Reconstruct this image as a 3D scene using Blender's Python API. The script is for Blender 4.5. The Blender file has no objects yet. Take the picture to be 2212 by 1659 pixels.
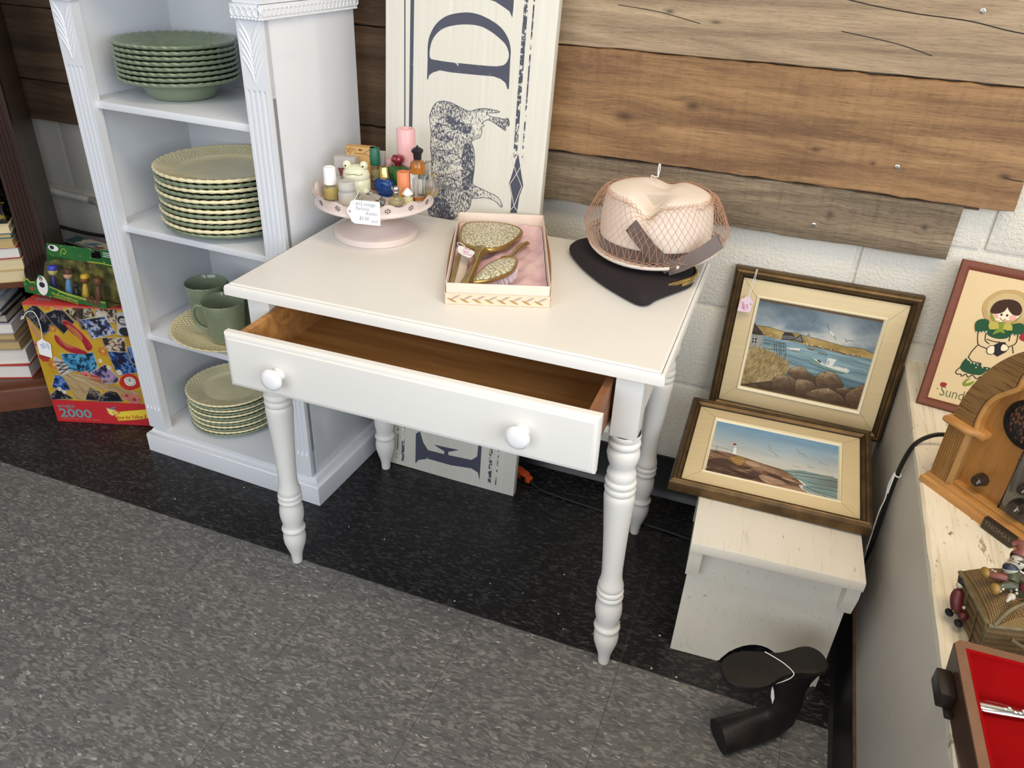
import bpy, bmesh, math, random
import numpy as np
from mathutils import Vector, Matrix
random.seed(7); RNG = np.random.default_rng(11)
SC = bpy.context.scene; C = SC.collection; PI = math.pi

# ---------------------------------------------------------------- camera
def camera_axes(yaw, pitch, roll):
    f = np.array([math.sin(yaw)*math.cos(pitch), math.cos(yaw)*math.cos(pitch), -math.sin(pitch)])
    r = np.array([math.cos(yaw), -math.sin(yaw), 0.]); u = np.cross(r, f)
    c, s = math.cos(roll), math.sin(roll)
    return c*r+s*u, -s*r+c*u, f
cd = bpy.data.cameras.new('camera'); cam = bpy.data.objects.new('camera', cd); C.objects.link(cam)
r_, u_, f_ = camera_axes(-0.337908, 0.537026, 0.0471482)
cam.matrix_world = Matrix(((r_[0], u_[0], -f_[0], 0.762339), (r_[1], u_[1], -f_[1], -1.592997), (r_[2], u_[2], -f_[2], 1.223021), (0, 0, 0, 1)))
cd.sensor_fit = 'HORIZONTAL'; cd.sensor_width = 36.0; cd.lens = 1685.397/2212*36.0; cd.clip_start = .02
SC.camera = cam

# ---------------------------------------------------------------- world, lamps, exposure
wd = bpy.data.worlds.new('world'); SC.world = wd; wd.use_nodes = True
bg = wd.node_tree.nodes['Background']; bg.inputs[0].default_value = (.96, .97, 1.0, 1); bg.inputs[1].default_value = .21
def area(name, loc, target, sx, sy, power, col):
    l = bpy.data.lights.new(name, 'AREA'); l.shape = 'RECTANGLE'; l.size = sx; l.size_y = sy; l.energy = power; l.color = col
    o = bpy.data.objects.new(name, l); C.objects.link(o); o.location = loc
    o.rotation_euler = (Vector(target)-Vector(loc)).to_track_quat('-Z', 'Y').to_euler(); return o
area('window_daylight', (2.5, -2.3, 1.65), (-.35, -.35, .75), 2.4, 1.7, 66, (.86, .93, 1.0))       # shop window over the low wall
area('shop_front_daylight', (-.35, -4.2, 1.8), (-.35, -.3, .5), 3.2, 1.8, 72, (.90, .95, 1.0))      # street window behind the camera
area('ceiling_lamp', (1.15, -1.15, 2.55), (1.05, -.7, 0), 1.2, .5, 27, (1.0, .82, .58))
area('ceiling_lamp', (-.2, -2.2, 2.75), (.1, -1.2, 0), 1.3, .6, 9, (1.0, .93, .84))
SC.view_settings.view_transform = 'Standard'; SC.view_settings.look = 'None'
SC.view_settings.gamma = 1.0; SC.view_settings.use_curve_mapping = False; SC.view_settings.exposure = -0.07
SC.cycles.max_bounces = 8; SC.cycles.transmission_bounces = 8; SC.cycles.transparent_max_bounces = 12
SC.cycles.use_denoising = True; SC.cycles.sample_clamp_indirect = 6.0

# ---------------------------------------------------------------- helpers: colour, materials
def S(r, g=None, b=None):
    if g is None: r, g, b = r
    return tuple((c/255/12.92 if c/255 <= .04045 else ((c/255+.055)/1.055)**2.4) for c in (r, g, b))
class NM:
    def __init__(s, name, col=(128, 128, 128), rough=.5, metal=0, **kw):
        s.m = bpy.data.materials.new(name); s.m.use_nodes = True; s.t = s.m.node_tree; s.b = s.t.nodes['Principled BSDF']
        s.b.inputs['Base Color'].default_value = (*S(col), 1); s.b.inputs['Roughness'].default_value = rough; s.b.inputs['Metallic'].default_value = metal
        for k, v in kw.items(): s.b.inputs[k.replace('_', ' ')].default_value = v
        s._c = {}
    def n(s, ty, **kw):
        n = s.t.nodes.new(ty)
        for k, v in kw.items(): setattr(n, k, v)
        return n
    def l(s, a, b): s.t.links.new(a, b)
    def put(s, sock, v):
        if hasattr(v, 'links') or isinstance(v, bpy.types.NodeSocket): s.l(v, sock)
        else: sock.default_value = v
    def co(s, kind='Object', sc=(1, 1, 1), loc=(0, 0, 0), rot=(0, 0, 0), rnd=0):
        if kind == 'World': o = s.n('ShaderNodeNewGeometry').outputs['Position']
        else: o = s.n('ShaderNodeTexCoord').outputs[kind]
        if rnd:
            oi = s.n('ShaderNodeObjectInfo'); vm = s.n('ShaderNodeVectorMath', operation='SCALE'); vm.inputs[0].default_value = (rnd, rnd*.7, rnd*.37)
            s.l(oi.outputs['Random'], vm.inputs['Scale']); va = s.n('ShaderNodeVectorMath', operation='ADD'); s.l(o, va.inputs[0]); s.l(vm.outputs[0], va.inputs[1]); o = va.outputs[0]
        mp = s.n('ShaderNodeMapping'); s.l(o, mp.inputs[0]); mp.inputs[1].default_value = loc; mp.inputs[2].default_value = rot; mp.inputs[3].default_value = sc
        return mp.outputs[0]
    def noise(s, v, scale=5, detail=4, rough=.55, dist=0):
        n = s.n('ShaderNodeTexNoise'); s.l(v, n.inputs['Vector']); n.inputs['Scale'].default_value = scale; n.inputs['Detail'].default_value = detail
        n.inputs['Roughness'].default_value = rough; n.inputs['Distortion'].default_value = dist; return n.outputs[0]
    def vor(s, v, scale=5, feature='F1', out='Distance'):
        n = s.n('ShaderNodeTexVoronoi', feature=feature); s.l(v, n.inputs['Vector']); n.inputs['Scale'].default_value = scale; return n.outputs[out]
    def wave(s, v, scale=5, dist=0, detail=2, dirn='X', prof='SIN'):
        n = s.n('ShaderNodeTexWave', bands_direction=dirn, wave_profile=prof); s.l(v, n.inputs['Vector']); n.inputs['Scale'].default_value = scale
        n.inputs['Distortion'].default_value = dist; n.inputs['Detail'].default_value = detail; return n.outputs['Fac']
    def math(s, op, a, b=None, c=None):
        n = s.n('ShaderNodeMath', operation=op); s.put(n.inputs[0], a)
        if b is not None: s.put(n.inputs[1], b)
        if c is not None: s.put(n.inputs[2], c)
        return n.outputs[0]
    def ramp(s, f, st, mode='LINEAR'):
        n = s.n('ShaderNodeValToRGB'); n.color_ramp.interpolation = mode; s.l(f, n.inputs[0]); e = n.color_ramp.elements
        while len(e) < len(st): e.new(.5)
        for el, (p, c) in zip(e, st): el.position = p; el.color = (*S(c), 1) if not isinstance(c, (int, float)) else (c, c, c, 1)
        return n.outputs[0]
    def mix(s, f, a, b, mode='MIX'):
        n = s.n('ShaderNodeMix', data_type='RGBA', blend_type=mode); s.put(n.inputs[0], f)
        for k, v in ((6, a), (7, b)):
            if isinstance(v, bpy.types.NodeSocket): s.l(v, n.inputs[k])
            else: n.inputs[k].default_value = (*S(v), 1)
        return n.outputs[2]
    def color(s, c): s.l(c, s.b.inputs['Base Color']); return s
    def bump(s, h, strength=.3, dist=.002):
        n = s.n('ShaderNodeBump'); n.inputs['Strength'].default_value = strength; n.inputs['Distance'].default_value = dist; s.l(h, n.inputs['Height']); s.l(n.outputs[0], s.b.inputs['Normal']); return s
MATS = {}
def plain(name, col, rough=.5, metal=0, var=0, scale=30, bump=0, bscale=200, **kw):
    if name in MATS: return MATS[name]
    m = NM(name, col, rough, metal, **kw)
    if var or bump: v = m.co()
    if var:
        f = m.noise(v, scale, 4); c2 = tuple(max(0, c-var) for c in col); c3 = tuple(min(255, c+var*.6) for c in col)
        m.color(m.ramp(f, [(.3, c2), (.7, c3)]))
    if bump: m.bump(m.noise(v, bscale, 3), bump, .001)
    MATS[name] = m.m; return m.m

# ---------------------------------------------------------------- helpers: meshes
def obj(name, bm, m, parent=None, loc=None, rot=None, ang=38, smooth=True):
    me = bpy.data.meshes.new(name)
    bmesh.ops.recalc_face_normals(bm, faces=bm.faces[:])
    bm.to_mesh(me); bm.free()
    if smooth:
        me.polygons.foreach_set('use_smooth', [True]*len(me.polygons)); me.set_sharp_from_angle(angle=math.radians(ang))
    if m is not None: me.materials.append(m)
    o = bpy.data.objects.new(name, me); C.objects.link(o)
    if parent is not None: o.parent = parent
    if loc is not None: o.location = loc
    if rot is not None: o.rotation_euler = rot
    return o
def tag(o, label, cat, group=None, kind=None):
    o['label'] = label; o['category'] = cat
    if group: o['group'] = group
    if kind: o['kind'] = kind
    return o
def thing(name, label, cat, loc=(0, 0, 0), rot=(0, 0, 0), group=None):
    o = bpy.data.objects.new(name, None); o.empty_display_size = .03; C.objects.link(o)
    o.location = loc; o.rotation_euler = rot if isinstance(rot, tuple) else (0, 0, rot)
    return tag(o, label, cat, group)
def struct(name, bm, m, parent=None, **kw):
    o = obj(name, bm, m, parent, **kw)
    if parent is None: o['kind'] = 'structure'
    return o
def clone(o, parent=None):
    c = o.copy(); C.objects.link(c)
    if parent is not None: c.parent = parent
    for ch in list(o.children): clone(ch, c)
    return c
def BM(): return bmesh.new()
def bx(bm, x0, x1, y0, y1, z0, z1, bev=0, seg=2):
    b = bmesh.new(); bmesh.ops.create_cube(b, size=1)
    for v in b.verts: v.co = Vector((x0+(v.co.x+.5)*(x1-x0), y0+(v.co.y+.5)*(y1-y0), z0+(v.co.z+.5)*(z1-z0)))
    if bev: bmesh.ops.bevel(b, geom=b.edges[:], offset=bev, segments=seg, profile=.6, affect='EDGES')
    join(bm, b); return bm
def join(bm, b, M=None):
    if M is not None: bmesh.ops.transform(b, matrix=M, verts=b.verts[:])
    b.verts.index_update(); vs = [bm.verts.new(v.co) for v in b.verts]
    for f in b.faces:
        try: bm.faces.new([vs[v.index] for v in f.verts])
        except ValueError: pass
    b.free(); return bm
def lathe(bm, prof, seg=32, at=(0, 0, 0), fn=None, sx=1, sy=1, M=None):
    b = bmesh.new(); rings = []
    for i, (r, z) in enumerate(prof):
        if r < 1e-7: rings.append([b.verts.new((0, 0, z))]); continue
        ring = []
        for k in range(seg):
            a = 2*PI*k/seg; dr, dz = fn(a, i) if fn else (0, 0)
            ring.append(b.verts.new(((r+dr)*math.cos(a)*sx, (r+dr)*math.sin(a)*sy, z+dz)))
        rings.append(ring)
    for A, B in zip(rings, rings[1:]):
        for k in range(seg):
            k2 = (k+1) % seg
            if len(A) == 1 and len(B) == 1: break
            if len(A) == 1: b.faces.new((A[0], B[k], B[k2]))
            elif len(B) == 1: b.faces.new((A[k], A[k2], B[0]))
            else: b.faces.new((A[k], A[k2], B[k2], B[k]))
    T = Matrix.Translation(at)
    return join(bm, b, T @ M if M is not None else T)
def ball(bm, c, r, sc=(1, 1, 1), seg=16, rings=10, M=None):
    pr = [(r*math.sin(PI*i/rings), -r*math.cos(PI*i/rings)) for i in range(rings+1)]; pr[0] = (0, -r); pr[-1] = (0, r)
    D = Matrix.Diagonal((*sc, 1))
    return lathe(bm, pr, seg, c, M=(M @ D if M is not None else D))
def loft(bm, rings, cap=True, closed=True):
    R = [[bm.verts.new(p) for p in ring] for ring in rings]; n = len(R[0])
    for A, B in zip(R, R[1:]):
        for k in range(n if closed else n-1):
            k2 = (k+1) % n; bm.faces.new((A[k], A[k2], B[k2], B[k]))
    if cap: bm.faces.new(R[0]); bm.faces.new(R[-1])
    return bm
def tube(bm, pts, r, seg=8, cap=True, closed=False, flat=1.0):
    P = [Vector(p) for p in pts]; n = len(P); rad = r if isinstance(r, (list, tuple)) else [r]*n; rings = []; up = None
    for i in range(n):
        a = P[(i-1) % n] if (closed or i > 0) else P[i]; c = P[(i+1) % n] if (closed or i < n-1) else P[i]
        t = (c-a).normalized() if (c-a).length > 1e-9 else Vector((0, 0, 1))
        if up is None: up = Vector((0, 0, 1)) if abs(t.z) < .9 else Vector((1, 0, 0))
        x = (up - t*up.dot(t)).normalized(); up = x; y = t.cross(x)
        rings.append([P[i]+(x*math.cos(2*PI*k/seg)*flat+y*math.sin(2*PI*k/seg))*rad[i] for k in range(seg)])
    if closed: rings.append(rings[0]); return loft(bm, rings, cap=False)
    return loft(bm, rings, cap)
def spl(pts, n=8, closed=False):
    P = [Vector(p) for p in pts]; out = []; m = len(P)
    for i in range(m if closed else m-1):
        p0 = P[(i-1) % m] if closed or i > 0 else P[i]; p1 = P[i]; p2 = P[(i+1) % m]; p3 = P[(i+2) % m] if closed or i+2 < m else P[(i+1) % m]
        for k in range(n):
            t = k/n; out.append(.5*((2*p1)+(p2-p0)*t+(2*p0-5*p1+4*p2-p3)*t*t+(3*p1-p0-3*p2+p3)*t**3))
    if not closed: out.append(P[-1])
    return out
def spl2(pts, n=4): return [(p.x, p.y) for p in spl([(x, y, 0) for x, y in pts], n, True)]
def fill(bm, loops, z=0.0, h=.0003):
    """flat shape with holes, raised by h over z"""
    b = bmesh.new(); ed = []
    for lp in loops:
        vs = [b.verts.new((x, y, 0)) for x, y in lp]
        for i in range(len(vs)): ed.append(b.edges.new((vs[i], vs[(i+1) % len(vs)])))
    bmesh.ops.triangle_fill(b, use_beauty=True, use_dissolve=False, edges=ed)
    ex = bmesh.ops.extrude_face_region(b, geom=b.faces[:]); 
    for v in ex['geom']:
        if isinstance(v, bmesh.types.BMVert): v.co.z += h
    return join(bm, b, Matrix.Translation((0, 0, z)))
def prism(bm, poly, z0, z1, M=None):
    b = bmesh.new(); A = [b.verts.new((x, y, z0)) for x, y in poly]; B = [b.verts.new((x, y, z1)) for x, y in poly]; n = len(A)
    for i in range(n): b.faces.new((A[i], A[(i+1) % n], B[(i+1) % n], B[i]))
    b.faces.new(A); b.faces.new(B); return join(bm, b, M)
def frame_ring(bm, w, h, prof, x0=0, y0=0):
    R = []
    for ins, z in prof: R.append([(x0+ins, y0+ins, z), (x0+w-ins, y0+ins, z), (x0+w-ins, y0+h-ins, z), (x0+ins, y0+h-ins, z)])
    return loft(bm, R+[R[0]], cap=False)
def puff(bm, outline, levels):
    cx = sum(p[0] for p in outline)/len(outline); cy = sum(p[1] for p in outline)/len(outline)
    return loft(bm, [[Vector((cx+(x-cx)*s, cy+(y-cy)*s, z)) for x, y in outline] for s, z in levels])
def strip(pts, w):
    """polyline -> thin polygon outline"""
    P = [Vector((*p, 0)) for p in pts]; L = []; R = []
    for i, p in enumerate(P):
        t = (P[min(i+1, len(P)-1)]-P[max(i-1, 0)]).normalized(); n = Vector((-t.y, t.x, 0))*w/2
        L.append(((p+n).x, (p+n).y)); R.append(((p-n).x, (p-n).y))
    return L+R[::-1]
def text(name, s, size, m, parent, loc=(0, 0, 0), rot=(0, 0, 0), depth=.0003, shear=0, align='LEFT', sx=1.0, bold=0):
    cu = bpy.data.curves.new(name, 'FONT'); cu.body = s; cu.size = size; cu.extrude = depth/2; cu.shear = shear; cu.align_x = align; cu.offset = bold; cu.resolution_u = 3
    t = bpy.data.objects.new(name, cu); C.objects.link(t); bpy.context.view_layer.update()
    me = bpy.data.meshes.new_from_object(t.evaluated_get(bpy.context.evaluated_depsgraph_get())); me.name = name
    bpy.data.objects.remove(t); bpy.data.curves.remove(cu)
    if sx != 1.0: me.transform(Matrix.Diagonal((sx, 1, 1, 1)))
    me.materials.clear(); me.materials.append(m); o = bpy.data.objects.new(name, me); C.objects.link(o); o.parent = parent; o.location = loc; o.rotation_euler = rot; return o
def vmat(name, rough=.55, canvas=0):
    m = NM(name, rough=rough); a = m.n('ShaderNodeAttribute', attribute_name='print'); m.l(a.outputs['Color'], m.b.inputs['Base Color'])
    if canvas: m.bump(m.noise(m.co(), 900, 2), canvas, .0006)
    return m.m
def raster(name, img, w, h, m, parent, loc=(0, 0, 0)):
    """a flat printed or painted sheet: a fine grid of coloured points, w x h metres in local XY"""
    H, W = img.shape[:2]; xs = np.linspace(0, w, W); ys = np.linspace(h, 0, H); X, Y = np.meshgrid(xs, ys)
    co = np.stack([X, Y, X*0], -1).reshape(-1, 3); idx = np.arange(H*W).reshape(H, W)
    q = np.stack([idx[1:, :-1], idx[1:, 1:], idx[:-1, 1:], idx[:-1, :-1]], -1).reshape(-1, 4)
    me = bpy.data.meshes.new(name); me.from_pydata(co.tolist(), [], q.tolist())
    c = np.clip(img.reshape(-1, 3)/255., 0, 1); c = np.where(c <= .04045, c/12.92, ((c+.055)/1.055)**2.4)
    at = me.color_attributes.new('print', 'FLOAT_COLOR', 'POINT'); at.data.foreach_set('color', np.concatenate([c, np.ones((len(c), 1))], 1).astype(np.float32).ravel())
    me.materials.append(m); o = bpy.data.objects.new(name, me); C.objects.link(o); o.parent = parent; o.location = loc; return o
class IMG:
    """tiny software canvas for flat prints; coordinates 0..1 right and down"""
    def __init__(s, W, H, col): s.W, s.H = W, H; s.a = np.zeros((H, W, 3))+np.array(col, float); s.X, s.Y = np.meshgrid((np.arange(W)+.5)/W, (np.arange(H)+.5)/H)
    def nz(s, fx, fy, ang=0, seed=0, oct=3):
        rs = np.random.default_rng(seed); out = np.zeros((s.H, s.W)); amp = 1; tot = 0; c, n = math.cos(ang), math.sin(ang); X = s.X*c+s.Y*n; Y = -s.X*n+s.Y*c
        for o in range(oct):
            gx, gy = fx*2**o, fy*2**o; g = rs.random((64, 64)); x = (X*gx) % 64; y = (Y*gy) % 64; x0 = np.floor(x).astype(int); y0 = np.floor(y).astype(int); u = x-x0; v = y-y0; u = u*u*(3-2*u); v = v*v*(3-2*v)
            x0 %= 64; y0 %= 64; x1 = (x0+1) % 64; y1 = (y0+1) % 64
            out += amp*((g[y0, x0]*(1-u)+g[y0, x1]*u)*(1-v)+(g[y1, x0]*(1-u)+g[y1, x1]*u)*v); tot += amp; amp *= .55
        return out/tot
    def mask(s, poly):
        m = np.zeros((s.H, s.W), bool); n = len(poly)
        for i in range(n):
            (x1, y1), (x2, y2) = poly[i], poly[(i+1) % n]
            if y1 == y2: continue
            m ^= ((y1 > s.Y) != (y2 > s.Y)) & (s.X < (x2-x1)*(s.Y-y1)/(y2-y1)+x1)
        return m
    def put(s, m, col, al=1.0):
        al = np.clip(m.astype(float)*al, 0, 1)[..., None]; s.a = s.a*(1-al)+np.asarray(col, float)*al
    def poly(s, p, col, var=0, fx=20, fy=20, ang=0, seed=1, al=1.0):
        c = np.array(col, float)
        if var: c = c+((s.nz(fx, fy, ang, seed)-.5)*2*var)[..., None]
        s.put(s.mask(p), c, al)
    def line(s, p, w, col, al=1.0):
        asp = s.H/s.W
        for (x1, y1), (x2, y2) in zip(p, p[1:]):
            dx, dy = x2-x1, (y2-y1)*asp; L = dx*dx+dy*dy+1e-12; t = np.clip(((s.X-x1)*dx+(s.Y-y1)*asp*dy)/L, 0, 1)
            d = np.hypot(s.X-x1-t*dx, (s.Y-y1)*asp-t*dy); s.put(np.clip((w-d)/(1/s.W)+.5, 0, 1), col, al)
    def disc(s, c, r, col, al=1.0, ry=None): asp = s.H/s.W; d = np.hypot(s.X-c[0], (s.Y-c[1])*asp*(r/(ry or r))); s.put(np.clip((r-d)*s.W+.5, 0, 1), col, al)
ORD = ['topmost', 'second', 'third', 'fourth', 'fifth', 'sixth', 'seventh', 'eighth', 'ninth', 'tenth', 'eleventh', 'twelfth']
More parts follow.
